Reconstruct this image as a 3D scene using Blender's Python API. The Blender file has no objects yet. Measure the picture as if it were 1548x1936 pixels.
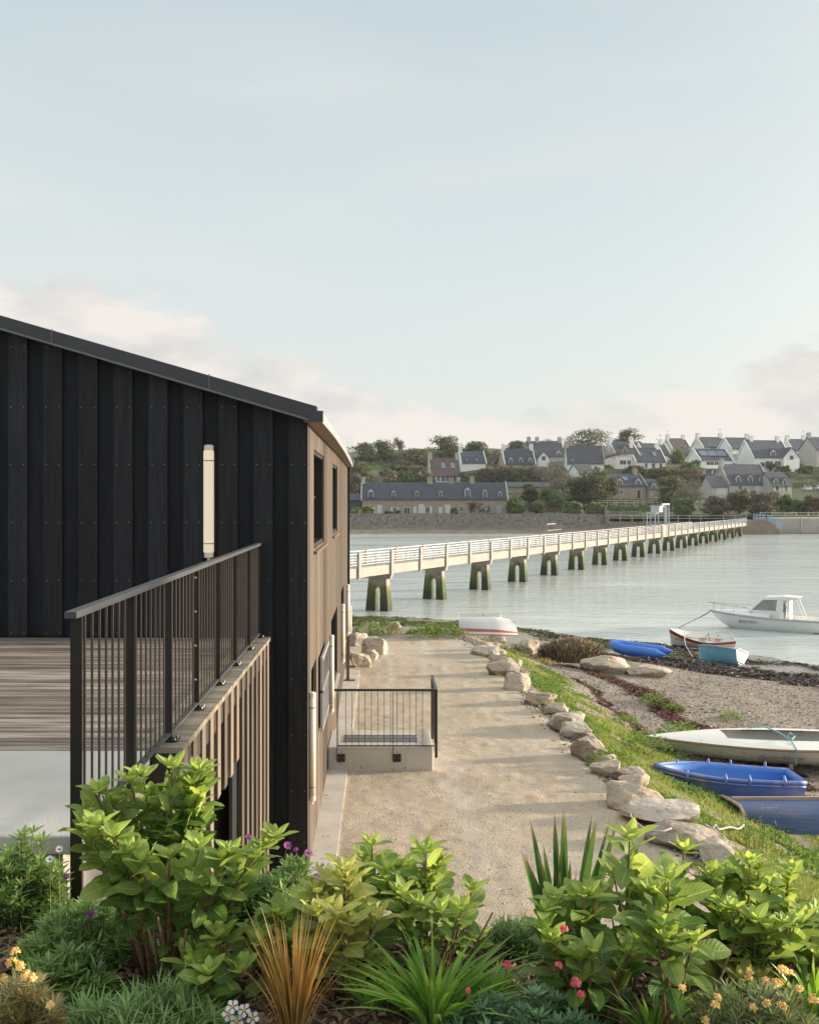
import bpy, bmesh, math, random
import numpy as np
from mathutils import Vector, Matrix, noise as mnoise, Euler

# ------------------------------------------------------------------ camera, sky, sun, exposure
F = 1805.0; PX, PY = 720.0, 942.0            # focal length and principal point of the photograph in its own pixels
scene = bpy.context.scene
cam_d = bpy.data.cameras.new('camera'); cam = bpy.data.objects.new('camera', cam_d)
scene.collection.objects.link(cam); scene.camera = cam
cam.location = (0, 0, 0); cam.rotation_euler = (math.radians(90), 0, 0)
cam_d.sensor_fit = 'VERTICAL'; cam_d.sensor_height = 36.0; cam_d.lens = 36.0*F/1936.0
cam_d.shift_x = (774-PX)/1936.0; cam_d.shift_y = -(968-PY)/1936.0
cam_d.clip_start = 0.05; cam_d.clip_end = 12000
SUN_EL, SUN_AZ = 8.0, 80.0                  # azimuth measured from +Y (view direction) towards +X
SUN_STR, SKY_STR, EXPOSURE = 3.2, 0.15, 1.60
world = bpy.data.worlds.new("World"); scene.world = world; world.use_nodes = True
def build_world():
    nt = world.node_tree; nt.nodes.clear(); N = nt.nodes.new; L = nt.links.new
    out = N('ShaderNodeOutputWorld'); bg = N('ShaderNodeBackground'); bg.inputs[1].default_value = SKY_STR
    L(bg.outputs[0], out.inputs[0])
    sky = N('ShaderNodeTexSky'); sky.sky_type = 'NISHITA'; sky.sun_disc = False
    sky.sun_elevation = math.radians(SUN_EL); sky.sun_rotation = math.radians(SUN_AZ)
    sky.air_density = 1.0; sky.dust_density = 1.2; sky.ozone_density = 1.5
    tc = N('ShaderNodeTexCoord'); sep = N('ShaderNodeSeparateXYZ'); L(tc.outputs['Generated'], sep.inputs[0])
    def math_(op, a, b=None, c=None, clamp=False):
        m = N('ShaderNodeMath'); m.operation = op; m.use_clamp = clamp
        for i, v in enumerate((a, b, c)):
            if v is None: continue
            if isinstance(v, (int, float)): m.inputs[i].default_value = v
            else: L(v, m.inputs[i])
        return m.outputs[0]
    def mix(f, a, b):
        m = N('ShaderNodeMix'); m.data_type = 'RGBA'
        for s, v in ((0, f), (6, a), (7, b)):
            if isinstance(v, (int, float)): m.inputs[s].default_value = v
            elif isinstance(v, tuple): m.inputs[s].default_value = (*v, 1)
            else: L(v, m.inputs[s])
        return m.outputs[2]
    # thin high veil: paler and creamier near the horizon and towards the sun
    el = math_('MAXIMUM', sep.outputs[2], 0.0)
    ramp = N('ShaderNodeValToRGB'); L(el, ramp.inputs[0])
    cr = ramp.color_ramp; cr.elements[0].position = 0.0; cr.elements[0].color = (1.74, 1.69, 1.57, 1)
    cr.elements[1].position = 1.0; cr.elements[1].color = (3.0, 3.05, 3.05, 1)
    for p, c in ((0.08, (1.69, 1.74, 1.66)), (0.20, (1.60, 1.73, 1.72)), (0.47, (1.30, 1.50, 1.57)), (0.60, (1.55, 1.70, 1.78))):
        e = cr.elements.new(p); e.color = (*c, 1)
    sunside = math_('MULTIPLY', math_('POWER', math_('MAXIMUM', sep.outputs[0], 0.0), 3.0), 0.9)
    warm = mix(math_('MAXIMUM', sunside, 0.0), ramp.outputs[0], (5.2, 4.3, 3.2))
    base = mix(0.93, sky.outputs[0], warm)
    # clouds: direction noise, flattened, denser in a low bank
    nz = N('ShaderNodeTexNoise'); mp = N('ShaderNodeMapping'); mp.inputs['Scale'].default_value = (7.5, 7.5, 15.0)
    mp.inputs['Location'].default_value = (3.1, 0.4, 0.0)
    L(tc.outputs['Generated'], mp.inputs[0]); L(mp.outputs[0], nz.inputs[0])
    nz.inputs['Scale'].default_value = 1.0; nz.inputs['Detail'].default_value = 12; nz.inputs['Roughness'].default_value = 0.60
    low = N('ShaderNodeTexNoise'); L(tc.outputs['Generated'], low.inputs[0]); low.inputs['Scale'].default_value = 3.0; low.inputs['Detail'].default_value = 2
    # height of the bank's top: higher to the left (x negative)
    top = math_('MULTIPLY_ADD', sep.outputs[0], -0.22, 0.135)
    top = math_('ADD', top, math_('MULTIPLY', math_('POWER', math_('MAXIMUM', sep.outputs[0], 0.0), 2.0), 0.50))
    top = math_('ADD', top, math_('MULTIPLY_ADD', low.outputs[0], 0.10, -0.05))
    dens = math_('DIVIDE', math_('SUBTRACT', top, el), 0.11)
    dens = math_('MINIMUM', dens, 0.40)
    cov = math_('ADD', nz.outputs[0], math_('MULTIPLY_ADD', dens, 0.42, -0.52))
    covr = N('ShaderNodeMapRange'); covr.interpolation_type = 'SMOOTHSTEP'; L(cov, covr.inputs[0])
    covr.inputs[1].default_value = -0.03; covr.inputs[2].default_value = 0.11
    nz2 = N('ShaderNodeTexNoise'); mp2 = N('ShaderNodeMapping'); mp2.inputs['Scale'].default_value = (9, 9, 22); L(tc.outputs['Generated'], mp2.inputs[0]); L(mp2.outputs[0], nz2.inputs[0])
    nz2.inputs['Scale'].default_value = 1.0; nz2.inputs['Detail'].default_value = 5
    shade = N('ShaderNodeMapRange'); L(math_('ADD', nz2.outputs[0], math_('MULTIPLY', cov, 0.9)), shade.inputs[0]); shade.inputs[1].default_value = 0.38; shade.inputs[2].default_value = 0.66
    ccol = mix(shade.outputs[0], (1.44, 1.45, 1.43), (2.02, 1.87, 1.75))
    c1 = mix(math_('MULTIPLY', covr.outputs[0], 0.95), base, ccol)
    # faint high streaks
    nz3 = N('ShaderNodeTexNoise'); mp3 = N('ShaderNodeMapping'); mp3.inputs['Scale'].default_value = (1.3, 1.3, 7.0); mp3.inputs['Rotation'].default_value = (0.15, 0.1, 0.0)
    L(tc.outputs['Generated'], mp3.inputs[0]); L(mp3.outputs[0], nz3.inputs[0]); nz3.inputs['Scale'].default_value = 1.6; nz3.inputs['Detail'].default_value = 6
    st = N('ShaderNodeMapRange'); st.interpolation_type = 'SMOOTHSTEP'; L(nz3.outputs[0], st.inputs[0]); st.inputs[1].default_value = 0.45; st.inputs[2].default_value = 0.75
    c2 = mix(math_('MULTIPLY', st.outputs[0], 0.35), c1, (1.80, 1.80, 1.74))
    # below the horizon: sea-grey
    below = N('ShaderNodeMapRange'); L(sep.outputs[2], below.inputs[0]); below.inputs[1].default_value = -0.02; below.inputs[2].default_value = 0.0
    c3 = mix(below.outputs[0], (0.6, 0.6, 0.55), c2)
    L(c3, bg.inputs[0])
build_world()
sun_d = bpy.data.lights.new('sun', 'SUN'); sun_d.energy = SUN_STR; sun_d.angle = math.radians(3.5); sun_d.color = (1.0, 0.82, 0.63)
sun = bpy.data.objects.new('sun', sun_d); scene.collection.objects.link(sun)
_a, _e = math.radians(SUN_AZ), math.radians(SUN_EL)
SUNV = Vector((math.sin(_a)*math.cos(_e), math.cos(_a)*math.cos(_e), math.sin(_e)))
sun.rotation_euler = SUNV.to_track_quat('Z', 'Y').to_euler(); sun.location = SUNV*50
vs = scene.view_settings; vs.view_transform = 'Standard'; vs.look = 'None'; vs.gamma = 1; vs.exposure = EXPOSURE; vs.use_curve_mapping = False
scene.cycles.max_bounces = 6; scene.cycles.diffuse_bounces = 3; scene.cycles.glossy_bounces = 3
scene.cycles.transparent_max_bounces = 8; scene.cycles.transmission_bounces = 4; scene.cycles.volume_bounces = 0
scene.cycles.use_denoising = True; scene.cycles.use_adaptive_sampling = True
C = scene.collection
R = random.Random(7)

# ------------------------------------------------------------------ helpers
class MB:
    def __init__(s): s.v = []; s.f = []; s.m = []; s.var = []; s.uv = {}
    def face(s, idx, m=0, var=0.5): s.f.append(tuple(idx)); s.m.append(m); s.var.append(var)
    def add(s, verts, faces, m=0, var=0.5, mat=None):
        b = len(s.v)
        for p in verts:
            p = Vector(p); s.v.append(tuple(mat @ p) if mat is not None else tuple(p))
        for fc in faces: s.face([b+i for i in fc], m, var)
        return b
    def box(s, x0, y0, z0, x1, y1, z1, m=0, var=0.5, mat=None):
        vs_ = [(x0,y0,z0),(x1,y0,z0),(x1,y1,z0),(x0,y1,z0),(x0,y0,z1),(x1,y0,z1),(x1,y1,z1),(x0,y1,z1)]
        s.add(vs_, [(0,3,2,1),(4,5,6,7),(0,1,5,4),(1,2,6,5),(2,3,7,6),(3,0,4,7)], m, var, mat)
    def beam(s, a, b, w, h, m=0, var=0.5, up=(0,0,1)):
        a, b = Vector(a), Vector(b); d = (b-a).normalized(); u = Vector(up)
        r = d.cross(u)
        if r.length < 1e-4: r = d.cross(Vector((0,1,0)))
        r.normalize(); u = r.cross(d).normalized()
        vs_ = [p + r*(sx*w/2) + u*(sz*h/2) for p in (a, b) for sx, sz in ((-1,-1),(1,-1),(1,1),(-1,1))]
        s.add(vs_, [(0,1,2,3),(7,6,5,4),(0,4,5,1),(1,5,6,2),(2,6,7,3),(3,7,4,0)], m, var)
    def tube(s, pts, rad, n=8, m=0, var=0.5, cap=True):
        pts = [Vector(p) for p in pts]
        if not hasattr(rad, '__len__'): rad = [rad]*len(pts)
        b0 = len(s.v); ref = None
        for i, p in enumerate(pts):
            d = (pts[min(i+1, len(pts)-1)] - pts[max(i-1, 0)])
            d = d.normalized() if d.length > 1e-9 else Vector((0,0,1))
            if ref is None:
                ref = d.cross(Vector((0,0,1)))
                if ref.length < 0.05: ref = d.cross(Vector((0,1,0)))
            r = (ref - d*ref.dot(d)); r = r.normalized() if r.length > 1e-6 else d.orthogonal().normalized()
            ref = r; q = d.cross(r)
            for k in range(n):
                a = 2*math.pi*k/n; s.v.append(tuple(p + (r*math.cos(a) + q*math.sin(a))*rad[i]))
        for i in range(len(pts)-1):
            for k in range(n):
                a = b0+i*n+k; c = b0+i*n+(k+1)%n; s.face((a, c, c+n, a+n), m, var)
        if cap:
            s.face([b0+k for k in range(n)][::-1], m, var); e = b0+(len(pts)-1)*n; s.face([e+k for k in range(n)], m, var)
    def prism(s, poly, a, b, axis='y', m=0, var=0.5, mat=None):   # poly of (u, w): x,z for axis y; y,z for axis x; x,y for axis z
        def P(u, w, t): return (u, t, w) if axis == 'y' else ((t, u, w) if axis == 'x' else (u, w, t))
        n = len(poly); vs_ = [P(u, w, a) for u, w in poly] + [P(u, w, b) for u, w in poly]
        fs = [tuple(range(n))[::-1], tuple(range(n, 2*n))] + [(i, (i+1) % n, n+(i+1) % n, n+i) for i in range(n)]
        s.add(vs_, fs, m, var, mat)
    def disc(s, c, nrm, r, n=8, m=0, var=0.5):
        nrm = Vector(nrm).normalized(); a = nrm.orthogonal().normalized(); b = nrm.cross(a); c = Vector(c)
        s.add([c + (a*math.cos(2*math.pi*k/n) + b*math.sin(2*math.pi*k/n))*r for k in range(n)], [tuple(range(n))], m, var)
    def build(s, name, mats, parent=None, smooth=False, fix=False):
        me = bpy.data.meshes.new(name); me.from_pydata(s.v, [], s.f); 
        if not isinstance(mats, (list, tuple)): mats = [mats]
        for mm in mats: me.materials.append(mm)
        if len(mats) > 1: me.polygons.foreach_set('material_index', s.m)
        at = me.attributes.new('var', 'FLOAT', 'FACE'); at.data.foreach_set('value', s.var)
        if smooth: me.polygons.foreach_set('use_smooth', [True]*len(s.f))
        if s.uv:
            ul = me.uv_layers.new(name='UVMap'); arr = np.zeros((len(me.loops), 2), np.float32)
            li = np.empty(len(me.loops), np.int32); me.loops.foreach_get('vertex_index', li)
            for i, u in s.uv.items(): pass
            uvv = np.zeros((len(s.v), 2), np.float32)
            ks = np.fromiter(s.uv.keys(), np.int64); uvv[ks] = np.array(list(s.uv.values()), np.float32)
            arr[:] = uvv[li]; ul.data.foreach_set('uv', arr.ravel())
        if fix:
            bm = bmesh.new(); bm.from_mesh(me); bmesh.ops.recalc_face_normals(bm, faces=bm.faces); bm.to_mesh(me); bm.free()
        me.update()
        o = bpy.data.objects.new(name, me); C.objects.link(o)
        if parent is not None: o.parent = parent
        return o
def tag(o, label=None, cat=None, group=None, kind=None):
    if label: o['label'] = label
    if cat: o['category'] = cat
    if group: o['group'] = group
    if kind: o['kind'] = kind
    return o
def empty(name, loc=(0,0,0), rz=0, label=None, cat=None, group=None, rot=None, scale=None):
    o = bpy.data.objects.new(name, None); C.objects.link(o); o.location = loc
    o.rotation_euler = rot if rot else (0, 0, rz); o.empty_display_size = 0.2
    if scale: o.scale = (scale,)*3
    return tag(o, label, cat, group)
def copy_tree(o, parent=None):
    c = o.copy(); C.objects.link(c); c.parent = parent
    for ch in [x for x in KIDS(o)]: copy_tree(ch, c)
    return c
def KIDS(o): return [x for x in scene.objects if x.parent == o]
def bevel(o, w, seg=1):
    md = o.modifiers.new('bevel', 'BEVEL'); md.width = w; md.segments = seg; md.limit_method = 'ANGLE'; md.angle_limit = math.radians(40)
    return o
def at(px, py, D): return Vector(((px-PX)*D/F, D, -(py-PY)*D/F))
def ztop(py, D): return -(py-PY)*D/F
ORD = ['nearest','second','third','fourth','fifth','sixth','seventh','eighth','ninth','tenth','eleventh','twelfth','thirteenth','fourteenth','fifteenth','sixteenth','seventeenth','eighteenth','nineteenth','twentieth']

# ------------------------------------------------------------------ materials
def newmat(name):
    m = bpy.data.materials.new(name); m.use_nodes = True; nt = m.node_tree
    return m, nt, nt.nodes['Principled BSDF']
def setin(n, key, v): n.inputs[key].default_value = v
def pm(name, c1, c2=None, scale=4.0, rough=0.7, bump=0.0, bscale=None, detail=6, stretch=(1,1,1), metallic=0.0, spec=0.5, varc=0.0, lo=0.35, hi=0.65, coord='Object', speck=None, dist=0.01):
    m, nt, p = newmat(name); N = nt.nodes.new; L = nt.links.new
    setin(p, 'Roughness', rough); setin(p, 'Metallic', metallic); setin(p, 'Specular IOR Level', spec)
    if c2 is None: c2 = tuple(x*0.8 for x in c1)
    tc = N('ShaderNodeTexCoord'); mp = N('ShaderNodeMapping'); mp.inputs['Scale'].default_value = stretch
    if coord == 'World':
        g = N('ShaderNodeNewGeometry'); L(g.outputs['Position'], mp.inputs[0])
    else: L(tc.outputs[coord], mp.inputs[0])
    nz = N('ShaderNodeTexNoise'); nz.inputs['Scale'].default_value = scale; nz.inputs['Detail'].default_value = detail; nz.inputs['Roughness'].default_value = 0.6
    L(mp.outputs[0], nz.inputs[0])
    mr = N('ShaderNodeMapRange'); L(nz.outputs[0], mr.inputs[0]); mr.inputs[1].default_value = lo; mr.inputs[2].default_value = hi
    mx = N('ShaderNodeMix'); mx.data_type = 'RGBA'; L(mr.outputs[0], mx.inputs[0]); mx.inputs[6].default_value = (*c1, 1); mx.inputs[7].default_value = (*c2, 1)
    col = mx.outputs[2]
    if speck:   # (colour, scale, threshold)
        n2 = N('ShaderNodeTexNoise'); n2.inputs['Scale'].default_value = speck[1]; n2.inputs['Detail'].default_value = 3; L(mp.outputs[0], n2.inputs[0])
        r2 = N('ShaderNodeMapRange'); L(n2.outputs[0], r2.inputs[0]); r2.inputs[1].default_value = speck[2]; r2.inputs[2].default_value = speck[2]+0.08
        m2 = N('ShaderNodeMix'); m2.data_type = 'RGBA'; L(r2.outputs[0], m2.inputs[0]); L(col, m2.inputs[6]); m2.inputs[7].default_value = (*speck[0], 1); col = m2.outputs[2]
    if varc > 0:
        a = N('ShaderNodeAttribute'); a.attribute_name = 'var'
        hs = N('ShaderNodeHueSaturation'); mm = N('ShaderNodeMapRange'); L(a.outputs['Fac'], mm.inputs[0]); mm.inputs[3].default_value = 1-varc; mm.inputs[4].default_value = 1+varc
        L(mm.outputs[0], hs.inputs['Value']); L(col, hs.inputs['Color']); col = hs.outputs[0]
    L(col, p.inputs['Base Color'])
    if bump > 0:
        nb = N('ShaderNodeTexNoise'); nb.inputs['Scale'].default_value = bscale or scale*4; nb.inputs['Detail'].default_value = 8; L(mp.outputs[0], nb.inputs[0])
        bp = N('ShaderNodeBump'); bp.inputs['Strength'].default_value = bump; bp.inputs['Distance'].default_value = dist; L(nb.outputs[0], bp.inputs['Height']); L(bp.outputs[0], p.inputs['Normal'])
    return m
def leafmat(name, dark, light, rough=0.45, trans=0.35, tcol=None, veins=False, tip=None, spec=0.4):
    """green picked per leaf from attribute var; veins drawn from the leaf's own u,v"""
    m, nt, p = newmat(name); N = nt.nodes.new; L = nt.links.new
    a = N('ShaderNodeAttribute'); a.attribute_name = 'var'
    mx = N('ShaderNodeMix'); mx.data_type = 'RGBA'; L(a.outputs['Fac'], mx.inputs[0]); mx.inputs[6].default_value = (*dark, 1); mx.inputs[7].default_value = (*light, 1)
    col = mx.outputs[2]
    uv = N('ShaderNodeUVMap')
    sp = N('ShaderNodeSeparateXYZ'); L(uv.outputs[0], sp.inputs[0])
    def M(op, x, y=None):
        q = N('ShaderNodeMath'); q.operation = op
        for i, v in enumerate((x, y)):
            if v is None: continue
            if isinstance(v, (int, float)): q.inputs[i].default_value = v
            else: L(v, q.inputs[i])
        return q.outputs[0]
    if veins:
        av = M('ABSOLUTE', sp.outputs[1])
        mid = M('LESS_THAN', av, 0.035)
        w = M('SINE', M('MULTIPLY', M('SUBTRACT', sp.outputs[0], M('MULTIPLY', av, 0.30)), 50.0))
        side = N('ShaderNodeMapRange'); L(w, side.inputs[0]); side.inputs[1].default_value = 0.80; side.inputs[2].default_value = 1.0; side.inputs[4].default_value = 0.3
        vn = M('MAXIMUM', mid, side.outputs[0])
        m2 = N('ShaderNodeMix'); m2.data_type = 'RGBA'; L(M('MULTIPLY', vn, 0.5), m2.inputs[0]); L(col, m2.inputs[6]); m2.inputs[7].default_value = (*[min(1, c*1.7+0.03) for c in light], 1); col = m2.outputs[2]
        bp = N('ShaderNodeBump'); bp.inputs['Strength'].default_value = 0.28; bp.inputs['Distance'].default_value = 0.002; bp.invert = True; L(w, bp.inputs['Height']); L(bp.outputs[0], p.inputs['Normal'])
    if tip:
        mr = N('ShaderNodeMapRange'); L(sp.outputs[0], mr.inputs[0]); mr.inputs[1].default_value = 0.78; mr.inputs[2].default_value = 1.0
        m3 = N('ShaderNodeMix'); m3.data_type = 'RGBA'; L(mr.outputs[0], m3.inputs[0]); L(col, m3.inputs[6]); m3.inputs[7].default_value = (*tip, 1); col = m3.outputs[2]
    nzz = N('ShaderNodeTexNoise'); nzz.inputs['Scale'].default_value = 9.0; tc = N('ShaderNodeTexCoord'); L(tc.outputs['Object'], nzz.inputs[0])
    hs = N('ShaderNodeHueSaturation'); mv = N('ShaderNodeMapRange'); L(nzz.outputs[0], mv.inputs[0]); mv.inputs[1].default_value = 0.3; mv.inputs[2].default_value = 0.7; mv.inputs[3].default_value = 0.8; mv.inputs[4].default_value = 1.2
    L(mv.outputs[0], hs.inputs['Value']); L(col, hs.inputs['Color']); col = hs.outputs[0]
    L(col, p.inputs['Base Color']); setin(p, 'Roughness', rough); setin(p, 'Specular IOR Level', spec)
    tr = N('ShaderNodeBsdfTranslucent'); g = N('ShaderNodeHueSaturation'); L(col, g.inputs['Color']); g.inputs['Value'].default_value = 1.5; g.inputs['Saturation'].default_value = 1.1; g.inputs['Hue'].default_value = 0.48
    L(g.outputs[0], tr.inputs[0]); ms = N('ShaderNodeMixShader'); ms.inputs[0].default_value = trans
    L(p.outputs[0], ms.inputs[1]); L(tr.outputs[0], ms.inputs[2]); L(ms.outputs[0], nt.nodes['Material Output'].inputs[0])
    return m
def glassmat(name, c=(0.02,0.025,0.03), rough=0.08):
    m, nt, p = newmat(name); setin(p, 'Base Color', (*c, 1)); setin(p, 'Roughness', rough); setin(p, 'Specular IOR Level', 0.6); return m
# ------------------------------------------------------------------ terrain
WATER_Z = -7.0
_ey = [0,7,11,13,15,18,20.7,23,26,28,30]; _ex = [3.9,3.8,3.7,3.55,3.45,3.35,3.2,3.1,3.0,2.6,2.4]
def vnoise(x, y, s, seed=0):
    x = np.asarray(x, float)/s + seed*17.3; y = np.asarray(y, float)/s + seed*7.9
    xi = np.floor(x); yi = np.floor(y); fx = x-xi; fy = y-yi; fx = fx*fx*(3-2*fx); fy = fy*fy*(3-2*fy)
    def h(a, b):
        q = np.sin(a*127.1 + b*311.7 + seed*13.7)*43758.5453; return q-np.floor(q)
    return (h(xi,yi)*(1-fx)*(1-fy) + h(xi+1,yi)*fx*(1-fy) + h(xi,yi+1)*(1-fx)*fy + h(xi+1,yi+1)*fx*fy)*2-1
def tfun(x, y):
    e = np.interp(y, _ey, _ex)
    return np.maximum(0, x-e) + np.maximum(0, y-29.0)
def smax(a, b, k=0.15): return 0.5*(a+b+np.sqrt((a-b)**2+k*k))
def hbase(x, y):
    t = tfun(x, y)
    z = -4.1 - np.interp(t, [0,.4,1.2,2.5,5,9,16,27.5,40,60,400], [0,.12,.45,.95,1.2,1.5,2.1,2.9,4.2,5.5,6.0])
    bank = np.interp(y, [-30, 3.9, 7.2, 12], [-1.72, -1.78, -4.3, -6.5])
    return np.where(y < 12, smax(z, bank, 0.1), z)
def hgt(x, y):
    x = np.asarray(x, float); y = np.asarray(y, float); t = tfun(x, y)
    amp = np.clip(t/3.0, 0, 1)
    n = vnoise(x, y, 3.1, 1)*0.07 + vnoise(x, y, 1.1, 2)*0.035 + vnoise(x, y, 0.45, 3)*0.018
    n2 = vnoise(x*0.6+y*0.4, y, 6.0, 4)*0.09*np.clip((t-12)/8, 0, 1)
    return hbase(x, y) + n*amp*1.0 + n2 + (1-amp)*0.15*n*(y > 7)
def hz(x, y): return float(hgt(x, y))
def ground_px(px, py, d0=8.0, d1=75.0):
    """where the sight line through a photograph pixel meets the near terrain"""
    k = (py-PY)/F; best = None
    D = np.arange(d0, d1, 0.02); X = (px-PX)*D/F; Z = -k*D
    below = Z <= hgt(X, D)
    i = int(np.argmax(below)); D = float(D[i]); return Vector(((px-PX)*D/F, D, hz((px-PX)*D/F, D)))
def axis(segs):
    out = []
    for a, b, st in segs: out += list(np.arange(a, b, st))
    out.append(segs[-1][1]); return np.array(out)
def grid_mesh(name, xs, ys, zf, mat, masks=None):
    Xg, Yg = np.meshgrid(xs, ys); Z = zf(Xg, Yg); nx, ny = len(xs), len(ys)
    co = np.stack([Xg, Yg, Z], -1).reshape(-1, 3).astype(np.float32)
    i = np.arange((nx-1)*(ny-1)); r, c = i//(nx-1), i % (nx-1); a = r*nx+c
    fc = np.stack([a, a+1, a+1+nx, a+nx], -1).astype(np.int32)
    me = bpy.data.meshes.new(name); me.vertices.add(len(co)); me.vertices.foreach_set('co', co.ravel())
    me.loops.add(len(fc)*4); me.loops.foreach_set('vertex_index', fc.ravel()); me.polygons.add(len(fc))
    me.polygons.foreach_set('loop_start', np.arange(len(fc))*4); me.polygons.foreach_set('loop_total', np.full(len(fc), 4))
    me.polygons.foreach_set('use_smooth', np.ones(len(fc), bool)); me.update(calc_edges=True)
    if masks is not None:
        for nm, fn in masks.items():
            att = me.attributes.new(nm, 'FLOAT', 'POINT'); att.data.foreach_set('value', np.asarray(fn(Xg, Yg), np.float32).ravel())
    me.materials.append(mat); o = bpy.data.objects.new(name, me); C.objects.link(o); return o

# masks of what the shore is covered with
def m_grass(x, y):
    t = tfun(x, y); lim = 2.0 + np.clip((19.5-y)*0.75, 0, 9)
    lim = np.where(y > 20, np.clip(2.2-(y-20)*0.16, 0.7, 9), lim)
    n = vnoise(x, y, 1.3, 11)*0.7 + vnoise(x, y, 0.5, 12)*0.35
    g = np.clip((lim + n - t)/0.5, 0, 1)*(1-.9*np.clip((vnoise(x, y, .9, 17)+vnoise(x, y, .35, 18)*.6-.38)/.2, 0, 1)*(t > .5))*np.clip((t-0.05+vnoise(x,y,.4,13)*0.15)/0.25, 0, 1)
    g = np.where((y > 27.5) & (x < 5.5), np.clip((4.5+n*1.5-(y-28.6))/0.8, 0, 1)*np.clip((y-28.4+n*.5)/0.5, 0, 1), g)
    return np.where(y < 9, 1.0*(y > 4.2), g)
def m_weed(x, y):        # brown wrack lines and dark weed further down the beach
    t = tfun(x, y); n = vnoise(x, y, 1.6, 21)*0.6 + vnoise(x, y, 0.6, 22)*0.4
    line = np.exp(-((t-3.9-n*0.5-(24-y)*0.06)/0.35)**2)*(y > 17)*(y < 31)
    line2 = np.exp(-((t-2.6-n*0.6)/0.22)**2)*(y > 19)*(y < 26)*0.8
    patch = np.clip((vnoise(x*0.45, y, 2.3, 23)*0.6 + vnoise(x*0.6, y, 0.9, 24)*0.5 + vnoise(x*.7, y, 0.4, 29)*0.3 + 0.28)/0.22, 0, 1)*np.clip((t-10.0)/1.5, 0, 1)*np.clip((27-t)/6, 0, 1)*np.clip((x-6)/3,0,1)
    edge = np.exp(-((t-25.6-n*1.0)/0.5)**2)*np.clip(vnoise(x, y, 1.0, 26)*2+0.7, 0, 1)
    return np.clip(np.maximum.reduce([line, line2, patch, edge]), 0, 1)
def m_alga(x, y):        # green weed along the water's edge
    t = tfun(x, y); n = vnoise(x*0.5, y, 2.6, 31)*0.6 + vnoise(x, y, 0.8, 32)*0.5
    b = np.clip((n+0.30)/0.3, 0, 1)*np.clip((t-17.5-n*2)/1.5, 0, 1)*np.clip((27.5-t)/1.5, 0, 1)*np.clip((15-x)/5, 0.35, 1)
    return b
def m_wet(x, y):
    t = tfun(x, y); n = vnoise(x, y, 3.0, 41)*1.5
    return np.clip((t-14.5+n)/3.0, 0, 1)

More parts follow.
